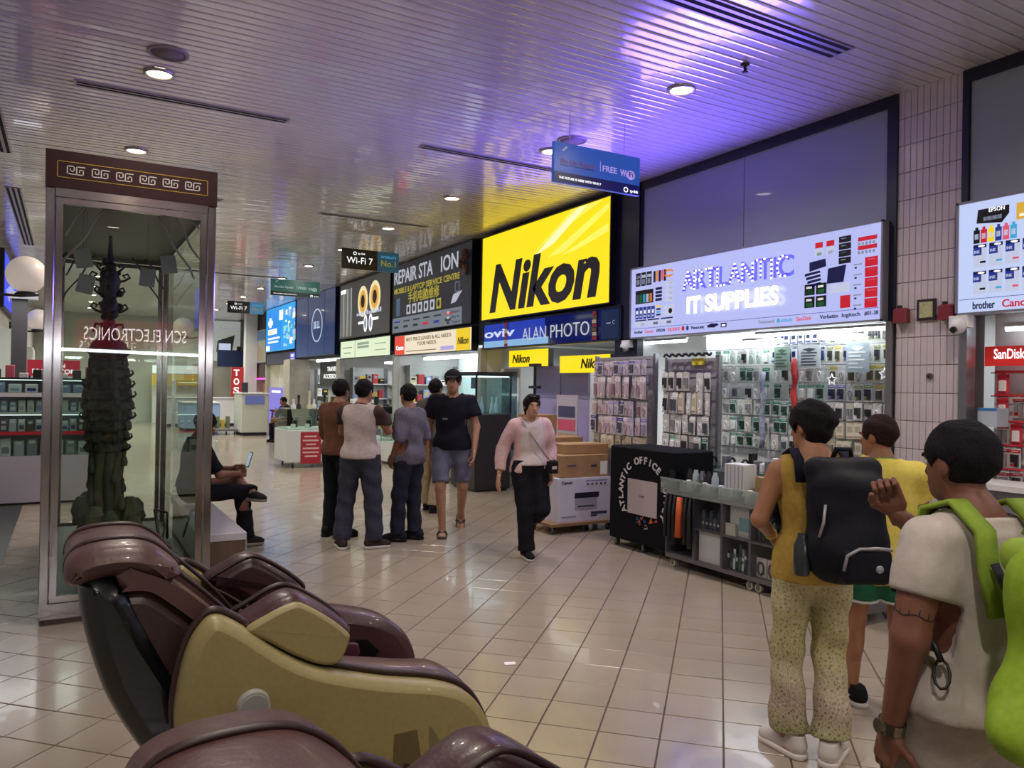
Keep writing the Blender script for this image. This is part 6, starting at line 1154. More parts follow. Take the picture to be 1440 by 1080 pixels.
# copy of the front chair keeps the same parts; the tilt of its back is the same
# ------------------------------------------------------------ people: smooth bodies grown from distance fields
class SDF:
    def __init__(s, lo, hi, h):
        s.lo = np.array(lo, np.float32); s.h = h; n = np.ceil((np.array(hi)-np.array(lo))/h).astype(int)+1; s.n = n
        s.ax = [s.lo[i]+h*np.arange(n[i], dtype=np.float32) for i in range(3)]; s.f = np.full(n, 1.0, np.float32)
    def blk(s, lo, hi, pad):
        sl = []
        for i in range(3):
            a = int(max(0, math.floor((lo[i]-pad-s.lo[i])/s.h))); b = int(min(s.n[i], math.ceil((hi[i]+pad-s.lo[i])/s.h)+1)); sl.append(slice(a, max(a, b)))
        return tuple(sl), s.ax[0][sl[0]][:, None, None], s.ax[1][sl[1]][None, :, None], s.ax[2][sl[2]][None, None, :]
    def put(s, sl, d, k, sub=False):
        f = s.f[sl]
        if d.size == 0: return
        if sub: s.f[sl] = np.maximum(f, -d); return
        if k <= 0: s.f[sl] = np.minimum(f, d); return
        hh = np.clip(.5+.5*(f-d)/k, 0, 1); s.f[sl] = f+(d-f)*hh-k*hh*(1-hh)
    def cap(s, a, b, ra, rb=None, k=.02, sub=False, flat=None):
        """round cone between a and b; flat=(unit axis, factor) squashes it along the axis"""
        rb = ra if rb is None else rb; a = np.array(a, float); b = np.array(b, float); r = max(ra, rb)
        sl, x, y, z = s.blk(np.minimum(a, b)-r, np.maximum(a, b)+r, k+2*s.h); ab = b-a; L = max(1e-9, ab@ab)
        px, py, pz = x-a[0], y-a[1], z-a[2]; t = np.clip((px*ab[0]+py*ab[1]+pz*ab[2])/L, 0, 1); qx, qy, qz = px-ab[0]*t, py-ab[1]*t, pz-ab[2]*t
        q2 = qx*qx+qy*qy+qz*qz
        if flat is not None:
            ax, fc = np.array(flat[0], float), flat[1]; q = qx*ax[0]+qy*ax[1]+qz*ax[2]; q2 = q2+q*q*(1/(fc*fc)-1)
        s.put(sl, (np.sqrt(q2)-(ra+(rb-ra)*t)).astype(np.float32), k, sub)
    def ell(s, c, r, M=None, k=.02, sub=False):
        """ellipsoid; rows of M are its axes"""
        c = np.array(c, float); R_ = max(r); sl, x, y, z = s.blk(c-R_, c+R_, k+2*s.h); p = [x-c[0], y-c[1], z-c[2]]
        M = np.eye(3) if M is None else np.array(M); q = [M[i][0]*p[0]+M[i][1]*p[1]+M[i][2]*p[2] for i in range(3)]
        k0 = np.sqrt(sum((q[i]/r[i])**2 for i in range(3))); k1 = np.sqrt(sum((q[i]/r[i]**2)**2 for i in range(3)))+1e-9
        s.put(sl, (k0*(k0-1)/k1).astype(np.float32), k, sub)
    def rbox(s, c, hf, rad, M=None, k=.01):
        c = np.array(c, float); R_ = math.sqrt(sum(v*v for v in hf)); sl, x, y, z = s.blk(c-R_, c+R_, k+2*s.h); p = [x-c[0], y-c[1], z-c[2]]
        M = np.eye(3) if M is None else np.array(M); q = [np.abs(M[i][0]*p[0]+M[i][1]*p[1]+M[i][2]*p[2])-(hf[i]-rad) for i in range(3)]
        o = np.sqrt(sum(np.maximum(v, 0)**2 for v in q)); s.put(sl, (o+np.minimum(np.maximum(np.maximum(q[0], q[1]), q[2]), 0)-rad).astype(np.float32), k)
    def cut(s, p, n):
        """keep the side the normal points away from"""
        n = np.array(n, float)/np.linalg.norm(n); d = (s.ax[0][:, None, None]-p[0])*n[0]+(s.ax[1][None, :, None]-p[1])*n[1]+(s.ax[2][None, None, :]-p[2])*n[2]
        s.f = np.maximum(s.f, d.astype(np.float32))
    def fold(s, amp, fr, ph=0., zlo=-9, zhi=9):
        x, y, z = s.ax[0][:, None, None], s.ax[1][None, :, None], s.ax[2][None, None, :]
        w = np.clip((z-zlo)/.08, 0, 1)*np.clip((zhi-z)/.08, 0, 1)
        s.f = s.f+(amp*w*(np.sin(x*fr+z*fr*.45+ph)*np.sin(y*fr*.9-z*fr*.3+ph*2)+.6*np.sin(z*fr*1.3+x*fr*.5+ph))).astype(np.float32)
    def mesh(s):
        """surface nets"""
        f = s.f; sg = f < 0; nx, ny, nz = f.shape; c = np.zeros((nx-1, ny-1, nz-1), np.uint8)
        for dx in (0, 1):
            for dy in (0, 1):
                for dz in (0, 1): c += sg[dx:nx-1+dx, dy:ny-1+dy, dz:nz-1+dz]
        I = np.argwhere((c > 0) & (c < 8)); idx = np.full(c.shape, -1, np.int64); idx[tuple(I.T)] = np.arange(len(I))
        acc = np.zeros((len(I), 3)); cnt = np.zeros(len(I)); co = [(dx, dy, dz) for dx in (0, 1) for dy in (0, 1) for dz in (0, 1)]
        for a in co:
            for ax in range(3):
                if a[ax]: continue
                b = list(a); b[ax] = 1; fa = f[I[:, 0]+a[0], I[:, 1]+a[1], I[:, 2]+a[2]]; fb = f[I[:, 0]+b[0], I[:, 1]+b[1], I[:, 2]+b[2]]
                mk = (fa < 0) != (fb < 0); t = np.where(mk, fa/np.where(mk, fa-fb, 1), 0); P = np.tile(np.array(a, float), (len(I), 1)); P[:, ax] = t
                acc += P*mk[:, None]; cnt += mk
        V = s.lo+s.h*(I+acc/np.maximum(cnt, 1)[:, None]); Q = []
        for ax in range(3):
            o = [i for i in range(3) if i != ax]; S0 = [slice(1, -1)]*3; S1 = [slice(1, -1)]*3; S0[ax] = slice(0, -1); S1[ax] = slice(1, None)
            a, b = sg[tuple(S0)], sg[tuple(S1)]; E = np.argwhere(a != b); 
            if not len(E): continue
            fl = a[tuple(E.T)]; base = E.copy(); base[:, o[0]] += 1; base[:, o[1]] += 1
            def at(d0, d1): g = base.copy(); g[:, o[0]] -= d0; g[:, o[1]] -= d1; return idx[tuple(g.T)]
            q = np.stack([at(1, 1), at(0, 1), at(0, 0), at(1, 0)], 1)
            if ax == 1: fl = ~fl
            q[~fl] = q[~fl][:, ::-1]; Q.append(q)
        Q = np.concatenate(Q) if Q else np.zeros((0, 4), int); Q = Q[(Q >= 0).all(1)]
        return V, Q
def np_mesh(name, V, Q, m):
    me = bpy.data.meshes.new(name); me.vertices.add(len(V)); me.vertices.foreach_set('co', np.ascontiguousarray(V, np.float32).ravel())
    me.loops.add(len(Q)*4); me.loops.foreach_set('vertex_index', np.ascontiguousarray(Q, np.int32).ravel()); me.polygons.add(len(Q)); me.polygons.foreach_set('loop_start', np.arange(0, len(Q)*4, 4, dtype=np.int32))
    me.update(calc_edges=True); me.polygons.foreach_set('use_smooth', np.ones(len(Q), bool)); me.materials.append(m); return me
def np_obj(name, V, Q, m, parent):
    o = bpy.data.objects.new(name, np_mesh(name, V, Q, m)); COL.objects.link(o); o.parent = parent; ORIG[o.name] = (0, 0, 0); return o
A3 = lambda v: np.array(v, float)
def nrm(v): v = A3(v); return v/np.linalg.norm(v)
# ---- canonical left/right hands: x = across towards the thumb, y = along the fingers, z = back of the hand
HANDS = {}
def hand_mesh(curl):
    if curl in HANDS: return HANDS[curl]
    s = SDF((-.075, -.05, -.085), (.075, .2, .05), .0034)
    s.rbox((0, .045, 0), (.040, .045, .014), .013, k=.004); s.cap((0, -.035, 0), (0, .015, 0), .027, .030, .015, flat=((0, 0, 1), .72)); s.ell((.027, .03, -.010), (.018, .034, .015), k=.010)
    for x, L, a0 in ((.030, .074, .0), (.0105, .082, 0), (-.0095, .077, .03), (-.029, .060, .06)):
        p = A3((x, .085, .002)); th = curl*.75+a0; r = .0092
        for i, (f, c) in enumerate(((.45, 1.0), (.32, 1.1), (.23, .7))):
            d = A3((x*.15 if i == 0 else 0, math.cos(th), -math.sin(th))); q = p+d*L*f; s.cap(p, q, r, r*.93, .004); p = q; r *= .93; th += curl*c
    p = A3((.034, .018, -.006)); cc = min(curl, .9)
    for d, L, r in (((.72-.3*cc, .62, -.30-.5*cc), .042, .0125), ((.42-.5*cc, .82, -.35-.6*cc), .032, .011), ((.25-.6*cc, .9, -.3-.4*cc), .026, .0098)):
        q = p+nrm(d)*L; s.cap(p, q, r, r*.9, .006); p = q
    HANDS[curl] = s.mesh(); return HANDS[curl]
SHOES = {}
def shoe_mesh(part):
    """x across, y toe-ward, z up, heel at y=-.09; length .27"""
    if part in SHOES: return SHOES[part]
    s = SDF((-.075, -.13, -.01), (.075, .21, .17), .0055)
    if part == 'upper':
        s.cap((0, -.055, .055), (0, .11, .042), .044, .040, .02, flat=((1, 0, 0), .95)); s.ell((0, .125, .038), (.042, .05, .030), k=.02); s.cap((0, -.055, .06), (0, -.045, .115), .040, .043, .03); s.cap((0, .0, .075), (0, .07, .06), .034, .03, .02); s.cut((0, 0, .016), (0, 0, -1)); s.cut((0, -.03, .118), (0, -.2, 1))
    elif part == 'sole':
        s.cap((0, -.06, .016), (0, .125, .016), .048, .047, .0); s.cut((0, 0, .028), (0, 0, 1)); s.cut((0, 0, .001), (0, 0, -1))
    elif part == 'flip':
        s.cap((0, -.06, .01), (0, .125, .01), .047, .050, .0); s.cut((0, 0, .016), (0, 0, 1)); s.cut((0, 0, .001), (0, 0, -1))
    SHOES[part] = s.mesh(); return SHOES[part]
def placed(VQ, o, X, Y, Z, mirror=False, sc=1.0):
    V, Q = VQ; V = V*sc; 
    if mirror: V = V*A3((-1, 1, 1)); Q = Q[:, ::-1]
    return A3(o)+V[:, :1]*A3(X)+V[:, 1:2]*A3(Y)+V[:, 2:3]*A3(Z), Q
def join(parts):
    V, Q, o = [], [], 0
    for v, q in parts: V.append(v); Q.append(q+o); o += len(v)
    return np.concatenate(V), np.concatenate(Q)
STAND = dict(pelvis=(0, 0, .93), neck=(0, -.005, 1.42), head=(0, .03, 1.565), shL=(-.178, -.01, 1.355), shR=(.178, -.01, 1.355), elL=(-.235, -.02, 1.10), elR=(.235, -.02, 1.10), wrL=(-.245, .06, .86), wrR=(.245, .06, .86),
             hiL=(-.09, 0, .90), hiR=(.09, 0, .90), knL=(-.105, .02, .49), knR=(.105, .02, .49), anL=(-.11, -.01, .085), anR=(.11, -.01, .085))
SKIN = lambda n, c: mat('skin_'+n, c, .5, noise=(12, .5), col2='%02x%02x%02x' % tuple(int(v*.9) for v in lin_hex(c)), spec=.35)
def person(label, loc, heading, H, pose, skin='b98a6c', hair=None, shirt=None, pants=None, shoes=None, vox=.013, hyaw=0., hpitch=0., handcurl=(.35, .35), palm=None, hdir=None, feet=(0, 0), fat=1.0, arm=1.0, footpitch=(0, 0), extras=None, eyes=True):
    """joints are given for a 1.70 m person facing +y with x to the right; heading turns +y (degrees, clockwise from above)"""
    t = thing('person', label, 'person', loc, None, R(-heading)); k = H/1.70; J = {**STAND, **pose}; J = {a: A3(b)*k for a, b in J.items()}
    up = nrm(J['neck']-J['pelvis']); rt = J['shR']-J['shL']; rt = nrm(rt-up*(rt@up)); fw = np.cross(up, rt); T = [rt, fw, up]
    cy, sy = math.cos(R(-hyaw)), math.sin(R(-hyaw)); hf = nrm((-sy*math.cos(R(hpitch)), cy*math.cos(R(hpitch)), math.sin(R(hpitch)))); hr = nrm(np.cross(hf, (0, 0, 1))); hu = np.cross(hr, hf); Hm = [hr, hf, hu]; hc = J['head']
    P = A3(list(J.values())); lo = P.min(0)-.2*k; hi = P.max(0)+.2*k; lo[2] = max(lo[2], -.02) if not pose.get('low') is not None else lo[2]
    lerp = lambda a, b, u: J[a]*(1-u)+J[b]*u
    def torso(s, g, kk=.05):
        F_ = fat; s.ell(J['pelvis']+up*.02*k, ((.165+g)*k*F_, (.115+g)*k*F_, (.125+g)*k), T, kk); s.ell(lerp('pelvis', 'neck', .35), ((.138+g)*k*F_, (.100+g)*k*F_, (.17+g)*k), T, kk)
        s.ell(lerp('pelvis', 'neck', .68)+fw*.005, ((.160+g)*k, (.112+g)*k, (.17+g)*k), T, kk); s.cap(lerp('shL', 'shR', .14)-up*.015, lerp('shL', 'shR', .86)-up*.015, (.054+g)*k, (.054+g)*k, kk)
        for q in 'LR': s.cap(J['neck']-up*.02*k, J['sh'+q]*.8+J['neck']*.2+up*.0*k, (.046+g)*k, (.044+g)*k, .03)
        s.cap(J['neck']-up*.06*k, J['neck']+up*.01*k, (.075+g)*k, (.055+g)*k, kk)
    # ---- body
    s = SDF(lo, hi, vox); torso(s, 0)
    s.cap(J['neck']-up*.02*k, J['head']-hu*.04*k-hf*.01*k, .054*k, .050*k, .03)
    for q in 'LR':
        s.cap(J['sh'+q], J['el'+q], .050*k*arm, .040*k*arm, .03); s.cap(J['el'+q], J['wr'+q], .041*k*arm, .027*k*(1+(arm-1)*.3), .015); s.cap(J['hi'+q], J['kn'+q], .088*k*fat, .056*k, .03); s.cap(J['kn'+q], J['an'+q], .055*k, .036*k, .02)
        kn, an = J['kn'+q], J['an'+q]; s.ell(kn*.72+an*.28-fw*.018*k, (.046*k, .05*k, .11*k), None, .02)
    s.ell(hc+hu*.03*k-hf*.012*k, (.074*k, .094*k, .088*k), Hm, .02); s.ell(hc-hu*.035*k+hf*.026*k, (.058*k, .066*k, .078*k), Hm, .03); s.ell(hc-hu*.085*k+hf*.055*k, (.03*k, .028*k, .022*k), Hm, .03)
    s.cap(hc+hu*.012*k+hf*.088*k, hc-hu*.028*k+hf*.104*k, .009*k, .014*k, .012); s.cap(hc+hf*.083*k+hu*.022*k-hr*.03*k, hc+hf*.083*k+hu*.022*k+hr*.03*k, .011*k, .011*k, .014)
    s.cap(hc-hu*.058*k+hf*.084*k-hr*.014*k, hc-hu*.058*k+hf*.084*k+hr*.014*k, .011*k, .011*k, .01)
    for sx in (-1, 1): s.ell(hc+hr*sx*.075*k-hf*.012*k-hu*.005*k, (.010*k, .02*k, .032*k), Hm, .008); s.cap(hc+hr*sx*.032*k+hf*.082*k+hu*.002*k, hc+hr*sx*.032*k+hf*.09*k+hu*.002*k, .009*k, .007*k, .0, sub=True)
    FT = {}
    for i, q in enumerate('LR'):
        a = R(feet[i]); pt = R(footpitch[i]); f = A3((math.sin(a)*math.cos(pt), math.cos(a)*math.cos(pt), math.sin(pt))); x = nrm(np.cross(f, (0, 0, 1))); z = np.cross(x, f); o = J['an'+q]-z*.085*k; FT[q] = (o, x, f, z)
        s.cap(J['an'+q], o+z*.045*k-f*.03*k, .034*k, .036*k, .02); s.cap(o-f*.04*k+z*.035*k, o+f*.10*k+z*.026*k, .032*k, .030*k, .02, flat=(x, 1.15)); s.ell(o+f*.12*k+z*.024*k, (.040*k, .045*k, .018*k), [x, f, z], .02)
    parts = [s.mesh()]
    for i, q in enumerate('LR'):
        d = nrm(J['wr'+q]-J['el'+q]) if not (hdir and hdir[i] is not None) else nrm(hdir[i]); pn = A3((-1, 0, 0) if q == 'L' else (1, 0, 0)) if not (palm and palm[i] is not None) else A3(palm[i])
        z = nrm(pn-d*(pn@d)); x = np.cross(d, z); mir = (q == 'L')
        # thumb side: to the front when the back of the hand looks outward
        tx = x if q == 'R' else -x
        parts.append(placed(hand_mesh(handcurl[i]), J['wr'+q]+d*.02*k, (-x if q == 'L' else x) if mir else x, d, z, False, k) if not mir else placed(hand_mesh(handcurl[i]), J['wr'+q]+d*.02*k, x, d, z, True, k))
    V, Q = join(parts); body = np_obj('body', V, Q, SKIN(skin, skin), t)
    if eyes:
        for sx in (-1, 1):
            m = MB(); c = hc+hr*sx*.031*k+hf*.0765*k+hu*.003*k; m.ball(c, .0105*k, mat('eye_white', 'd8d0c8', .3), 10, 6); m.ball(c+hf*.006*k, .0062*k, mat('eye_dark', '1c1412', .2), 8, 5); m.build('eye', t, True)
        m = MB()
        for sx in (-1, 1): m.tube([hc+hr*sx*.017*k+hf*.098*k+hu*.022*k, hc+hr*sx*.032*k+hf*.095*k+hu*.028*k, hc+hr*sx*.046*k+hf*.084*k+hu*.022*k], .004*k, mat('brow_dark', '1e1614', .8), 5)
        m.build('eyebrow', t, True); m = MB(); m.tube([hc-hr*.02*k+hf*.090*k-hu*.058*k, hc+hf*.0965*k-hu*.056*k, hc+hr*.02*k+hf*.090*k-hu*.058*k], .0045*k, mat('lip_tone', '8a4c44', .5), 6); m.build('mouth', t, True)
    # ---- hair
    if hair:
        s = SDF(hc-.2*k, hc+.2*k, min(vox, .0075)); g = hair.get('g', .014)*k
        s.ell(hc+hu*.032*k-hf*.014*k, (.074*k+g, .094*k+g, .088*k+g), Hm, .02)
        if hair.get('back', 0): s.ell(hc-hu*hair['back']*k-hf*.045*k, (.070*k, .055*k, .075*k), Hm, .03)
        if hair.get('bun'): b = hair['bun']; s.ell(hc+hr*b[0]*k+hf*b[1]*k+hu*b[2]*k, (b[3]*k,)*3, Hm, .015)
        s.ell(hc-hu*.05*k+hf*.10*k, (.074*k, .085*k, .105*k), Hm, .0, sub=True)
        if not hair.get('ears'): 
            for sx in (-1, 1): s.ell(hc+hr*sx*.085*k-hf*.0*k-hu*.03*k, (.03*k, .04*k, .05*k), Hm, 0, sub=True)
        s.cut(hc-hu*hair.get('low', .06)*k, -hu*1.0-hf*hair.get('tilt', -.5)); s.fold(.003, 70, 1.0)
        np_obj('hair', *s.mesh(), mat('hair_'+hair.get('c', '1a1416'), hair.get('c', '1a1416'), .8, bump=(130, .9), stretch=(1, 1, .35), spec=.18), t)
    # ---- trousers or shorts
    if pants:
        s = SDF(lo, hi, vox); g = pants.get('g', .016)*k; e = pants.get('end', 1.0); fl = pants.get('flare', 0)*k
        s.ell(J['pelvis']+up*.0*k, ((.165)*k*fat+g, (.115)*k*fat+g, .125*k+g), T, .05); s.ell(lerp('pelvis', 'neck', .12), (.150*k*fat+g, .108*k*fat+g, .10*k), T, .03)
        for q in 'LR':
            s.cap(J['hi'+q], J['kn'+q], .088*k*fat+g, .060*k+g+fl*.4, .03)
            if e > .5: s.cap(J['kn'+q], J['kn'+q]*(1-(e-.5)*2)+J['an'+q]*(e-.5)*2, .058*k+g+fl*.4, pants.get('hem', .052)*k+g+fl, .02)
        if pants.get('fold', .004): s.fold(pants.get('fold', .004), pants.get('fr', 30), pants.get('ph', .5), 0, J['pelvis'][2]-.05)
        hm = min((shirt or [{}])[0].get('hem', -.02), .10); s.cut(J['pelvis']+up*min(pants.get('waist', .10), hm+.055)*k, up)
        if e <= .5:
            for q in 'LR':
                c = J['hi'+q]*(1-e*2)+J['kn'+q]*e*2; d = nrm(J['kn'+q]-J['hi'+q]); f = s.f; x, y, z = s.ax[0][:, None, None], s.ax[1][None, :, None], s.ax[2][None, None, :]
                dist = (x-c[0])*d[0]+(y-c[1])*d[1]+(z-c[2])*d[2]; oth = J['hi'+('R' if q == 'L' else 'L')]; mine = J['hi'+q]; side = ((x-(oth[0]+mine[0])/2)*(1 if mine[0] > oth[0] else -1)) > 0
                near = (np.sqrt((x-J['kn'+q][0])**2+(y-J['kn'+q][1])**2+(z-J['kn'+q][2])**2) < np.sqrt((x-J['kn'+('R' if q == 'L' else 'L')][0])**2+(y-J['kn'+('R' if q == 'L' else 'L')][1])**2+(z-J['kn'+('R' if q == 'L' else 'L')][2])**2)) if pants.get('nearside') else side
                s.f = np.where(near, np.maximum(f, dist), f).astype(np.float32)
        else:
            for q in 'LR':
                d = nrm(J['an'+q]-J['kn'+q]); c = J['kn'+q]*(1-(e-.5)*2)+J['an'+q]*(e-.5)*2
                sl, x, y, z = s.blk(J['an'+q]-.16*k, J['an'+q]+.16*k, 0); dist = (x-c[0])*d[0]+(y-c[1])*d[1]+(z-c[2])*d[2]; s.f[sl] = np.maximum(s.f[sl], dist.astype(np.float32))
        np_obj(pants.get('name', 'trousers'), *s.mesh(), pants['m'], t)
        if pants.get('belt'): pass
    # ---- upper clothing, possibly several layers
    for sh in (shirt or []):
        s = SDF(lo, hi, vox); g = sh.get('g', .014); hem = sh.get('hem', -.02); sl_ = sh.get('sleeve', .55); torso(s, g, .05)
        pg = pants.get('g', .016) if pants else 0; g2 = max(g, pg+.014)
        if hem < .06: s.ell(J['pelvis']-up*.03*k, ((.166+g2)*k*fat+sh.get('flare', .0), (.118+g2)*k*fat+sh.get('flare', .0), .19*k), T, .04)
        if sh.get('straight', .132): r_ = (sh.get('straight', .132)+g)*k*fat; s.cap(J['pelvis']-up*.02*k, lerp('pelvis', 'neck', .66), r_, r_*1.02, .03, flat=(fw, .74))
        for q in 'LR':
            a, b, c = J['sh'+q], J['el'+q], J['wr'+q]; rr = sh.get('loose', .012)*k
            if sl_ > 0: s.cap(a, a+(b-a)*min(1, sl_*2), .052*k*arm+rr, .046*k*arm+rr*1.5, .03)
            if sl_ > .5: s.cap(b, b+(c-b)*(sl_-.5)*2, .046*k+rr*1.2, .036*k+rr*1.2, .02)
        s.fold(sh.get('fold', .005), sh.get('fr', 26), sh.get('ph', .3))
        s.cut(J['pelvis']+up*hem*k, -up)
        c = J['neck']+up*(sh.get('collar', .0)+.0)*k; d = nrm(up+fw*sh.get('vneck', .35)); x, y, z = s.ax[0][:, None, None], s.ax[1][None, :, None], s.ax[2][None, None, :]; px, py, pz = x-J['neck'][0], y-J['neck'][1], z-J['neck'][2]; ht = px*up[0]+py*up[1]+pz*up[2]
        rad = np.sqrt(np.maximum(px*px+py*py+pz*pz-ht*ht, 0)); s.f = np.where(rad < sh.get('neckr', .095)*k, np.maximum(s.f, (x-c[0])*d[0]+(y-c[1])*d[1]+(z-c[2])*d[2]), s.f).astype(np.float32)
        for q in 'LR':
            a, b, c = J['sh'+q], J['el'+q], J['wr'+q]
            if 0 < sl_ <= .5: e_, d = a+(b-a)*sl_*2, nrm(b-a)
            elif sl_ > .5: e_, d = b+(c-b)*(sl_-.5)*2, nrm(c-b)
            else: continue
            bl, x, y, z = s.blk(e_-.15*k, e_+.15*k, 0); px, py, pz = x-e_[0], y-e_[1], z-e_[2]; dist = px*d[0]+py*d[1]+pz*d[2]; rad = np.sqrt(px*px+py*py+pz*pz-dist*dist) 
            s.f[bl] = np.where((rad < .11*k) & (dist > -.01), np.maximum(s.f[bl], dist), s.f[bl]).astype(np.float32)
        if sl_ <= 0:
            for q in (-1, 1):
                a = J['shR'] if q > 0 else J['shL']; s.cap(a+rt*q*.045*k-up*.12*k, a+rt*q*.045*k+up*.08*k, .062*k, .062*k, 0, sub=True)
        if sh.get('open'): s.cap(J['pelvis']+fw*.16*k-up*.3*k, J['neck']+fw*.10*k+up*.1*k, sh['open']*k, sh['open']*.8*k, 0, sub=True)
        np_obj(sh.get('name', 'shirt'), *s.mesh(), sh['m'], t)
    # ---- shoes
    if shoes:
        for i, q in enumerate('LR'):
            o, x, f, z = FT[q]; sc = k*shoes.get('s', 1.0)
            if shoes.get('kind') == 'flip':
                so = np_obj('flip_flop', *placed(shoe_mesh('flip'), o, x, f, z, False, sc), shoes['m'], t); m = MB()
                for sx in (-1, 1): m.tube([o+f*.10*k+z*.05*k, o+f*.06*k+x*sx*.03*k+z*.062*k, o+f*.02*k+x*sx*.05*k+z*.02*k], .009*k, shoes['m'], 6)
                m.build('strap', so, True)
            else:
                so = np_obj('shoe', *placed(shoe_mesh('upper'), o, x, f, z, False, sc), shoes['m'], t); np_obj('sole', *placed(shoe_mesh('sole'), o, x, f, z, False, sc), shoes['sole'], so)
                m = MB()
                for j in range(4): m.tube([o+f*(.02+.022*j)*k+x*sx*.022*k+z*(.108-.012*j)*k for sx in (-1, 0, 1)], .004*k, shoes.get('lace', WHITE), 5)
                m.build('laces', so, True)
                if shoes.get('stripe'):
                    m = MB()
                    for sx in (-1, 1): m.tube([o+x*sx*.046*k+f*-.03*k+z*.06*k, o+x*sx*.048*k+f*.03*k+z*.045*k, o+x*sx*.046*k+f*.07*k+z*.07*k], .006*k, shoes['stripe'], 5)
                    m.build('side_stripe', so, True)
    if extras: extras(t, J, k, T, Hm, s)
    return t
def cloth(n, c, c2=None, rough=.85, sc=40, amt=.5): return mat('cloth_'+n, c, rough, noise=(sc, amt), col2=c2 or '%02x%02x%02x' % tuple(int(v*.86) for v in lin_hex(c)), bump=(160, .08), spec=.2)
denim = cloth('indigo_denim', '20222e', '282a3a'); greyblue = cloth('grey_blue_twill', '3a3a4a'); blackc = cloth('black_cotton', '17171f'); navyt = cloth('navy_tee', '14141f')
sole_w = mat('sole_white', 'c4c0bc', .6); sole_g = mat('sole_grey', '8a847c', .6); shoe_k = cloth('black_shoe', '1a181c'); shoe_w = mat('white_trainer', 'c0b8b4', .6)
# ------------------------------------------------------------ the people in the walkway
# grey-blue trousers, white back panel and brown jacket, camera raised
def cam_prop(t, J, k, T, Hm, s):
    pass
person('man in a white shirt with brown jacket sleeves and grey-blue trousers seen from behind', (2.49, 7.28, 0), 40, 1.66,
       dict(elR=(.235, .15, 1.17), wrR=(.11, .35, 1.33), elL=(-.26, .16, 1.15), wrL=(-.10, .34, 1.30), anL=(-.16, -.06, .085), anR=(.15, .03, .085), knL=(-.14, .0, .49), knR=(.13, .03, .49), head=(.02, .04, 1.565)),
       skin='a87a60', hair=dict(c='161214', low=.075, tilt=-.7), pants=dict(m=greyblue, g=.03, fold=.007, hem=.06), shirt=[dict(m=cloth('white_back', 'b8aaa6', 'a89a96'), sleeve=.0, hem=-.03, g=.02, name='shirt'), dict(m=cloth('brown_jacket', '3c2c2a', '4a3632'), sleeve=.95, hem=.12, g=.024, open=0, collar=.02, vneck=.2, name='jacket_sleeves', loose=.02) if False else dict(m=cloth('brown_sleeve', '3a2b2a', '4a3733'), sleeve=.95, hem=.30, g=.006, loose=.02, name='jacket', collar=.02)],
       shoes=dict(m=cloth('brown_trainer', '3a302e'), sole=sole_w), hyaw=12, handcurl=(.7, .7), feet=(-35, 55), eyes=False)
m = MB(); m.cham(2.82, 2.93, 7.58, 7.66, 1.30, 1.38, .008, BLACK); m.cyl((2.88, 7.64, 1.335), (2.93, 7.72, 1.335), .034, BLACK, n=14); m.box(2.85, 2.90, 7.59, 7.65, 1.38, 1.395, BLACK)
m.solo('handheld_camera', 'black camera raised by the man in the white and brown jacket', 'camera', (2.88, 7.61, 1.30))
person('man in a brown jacket and dark trousers half hidden behind the white-shirted man', (2.47, 7.93, 0), 60, 1.66, dict(head=(.0, .035, 1.565), elL=(-.24, .06, 1.1), wrL=(-.2, .2, .93)), skin='9c7058', hair=dict(c='161214'), pants=dict(m=blackc, g=.02),
       shirt=[dict(m=cloth('rust_jacket', '5a3a30', '6c4438'), sleeve=.95, hem=-.05, g=.028, loose=.022)], shoes=dict(m=shoe_k, sole=shoe_k), hyaw=-10, feet=(-10, 15))
person('man in a grey shirt and dark indigo jeans looking towards the shops', (3.06, 7.42, 0), -30, 1.62, dict(head=(0, .035, 1.565), elR=(.22, -.05, 1.12), wrR=(.19, .04, .92), elL=(-.22, -.03, 1.12), wrL=(-.18, .08, .93), anL=(-.11, .06, .085), knL=(-.11, .04, .49)), skin='8c604a',
       hair=dict(c='1a1414', low=.06), pants=dict(m=denim, g=.022, fold=.007), shirt=[dict(m=cloth('grey_shirt', '6c6874', '5a5662'), sleeve=.55, hem=-.10, g=.026, flare=.0, loose=.018, fold=.007)], shoes=dict(m=cloth('dark_trainer', '20202c'), sole=shoe_k), hyaw=25, feet=(-30, -10), eyes=True)
person('customer in a grey top and beige trousers at the counter between two men', (4.06, 9.05, 0), 55, 1.70, dict(head=(0, .045, 1.555), anL=(-.1, .08, .085), anR=(.1, -.1, .085), knR=(.1, -.02, .49)), skin='a87a60', hair=dict(c='161416', low=.085, tilt=-.6), pants=dict(m=cloth('beige_trouser', 'a8977a'), g=.03, hem=.07), shirt=[dict(m=cloth('grey_top', '5e5a54'), sleeve=.5, hem=-.08, g=.022)], shoes=dict(m=shoe_k, sole=shoe_k), eyes=False)
def cap_prop(t, J, k, T, Hm, s):
    hr, hf, hu = Hm; c = J['head']; q = SDF(c-.2, c+.25, .008); q.ell(c+hu*.045*k-hf*.01*k, (.092*k, .112*k, .095*k), Hm, .02); q.cut(c+hu*.045*k, -hu+hf*.12); q.cap(c+hu*.058*k+hf*.06*k, c+hu*.048*k+hf*.16*k, .075*k, .06*k, .0, flat=(hu, .12)); np_obj('cap', *q.mesh(), cloth('black_cap', '16141a'), t)
    m = MB(); m.box(.05*k, .10*k, .142*k, .146*k, 1.18*k, 1.20*k, mat('pocket_mark', '5a5c68', .6)); m.build('chest_mark', t, True)
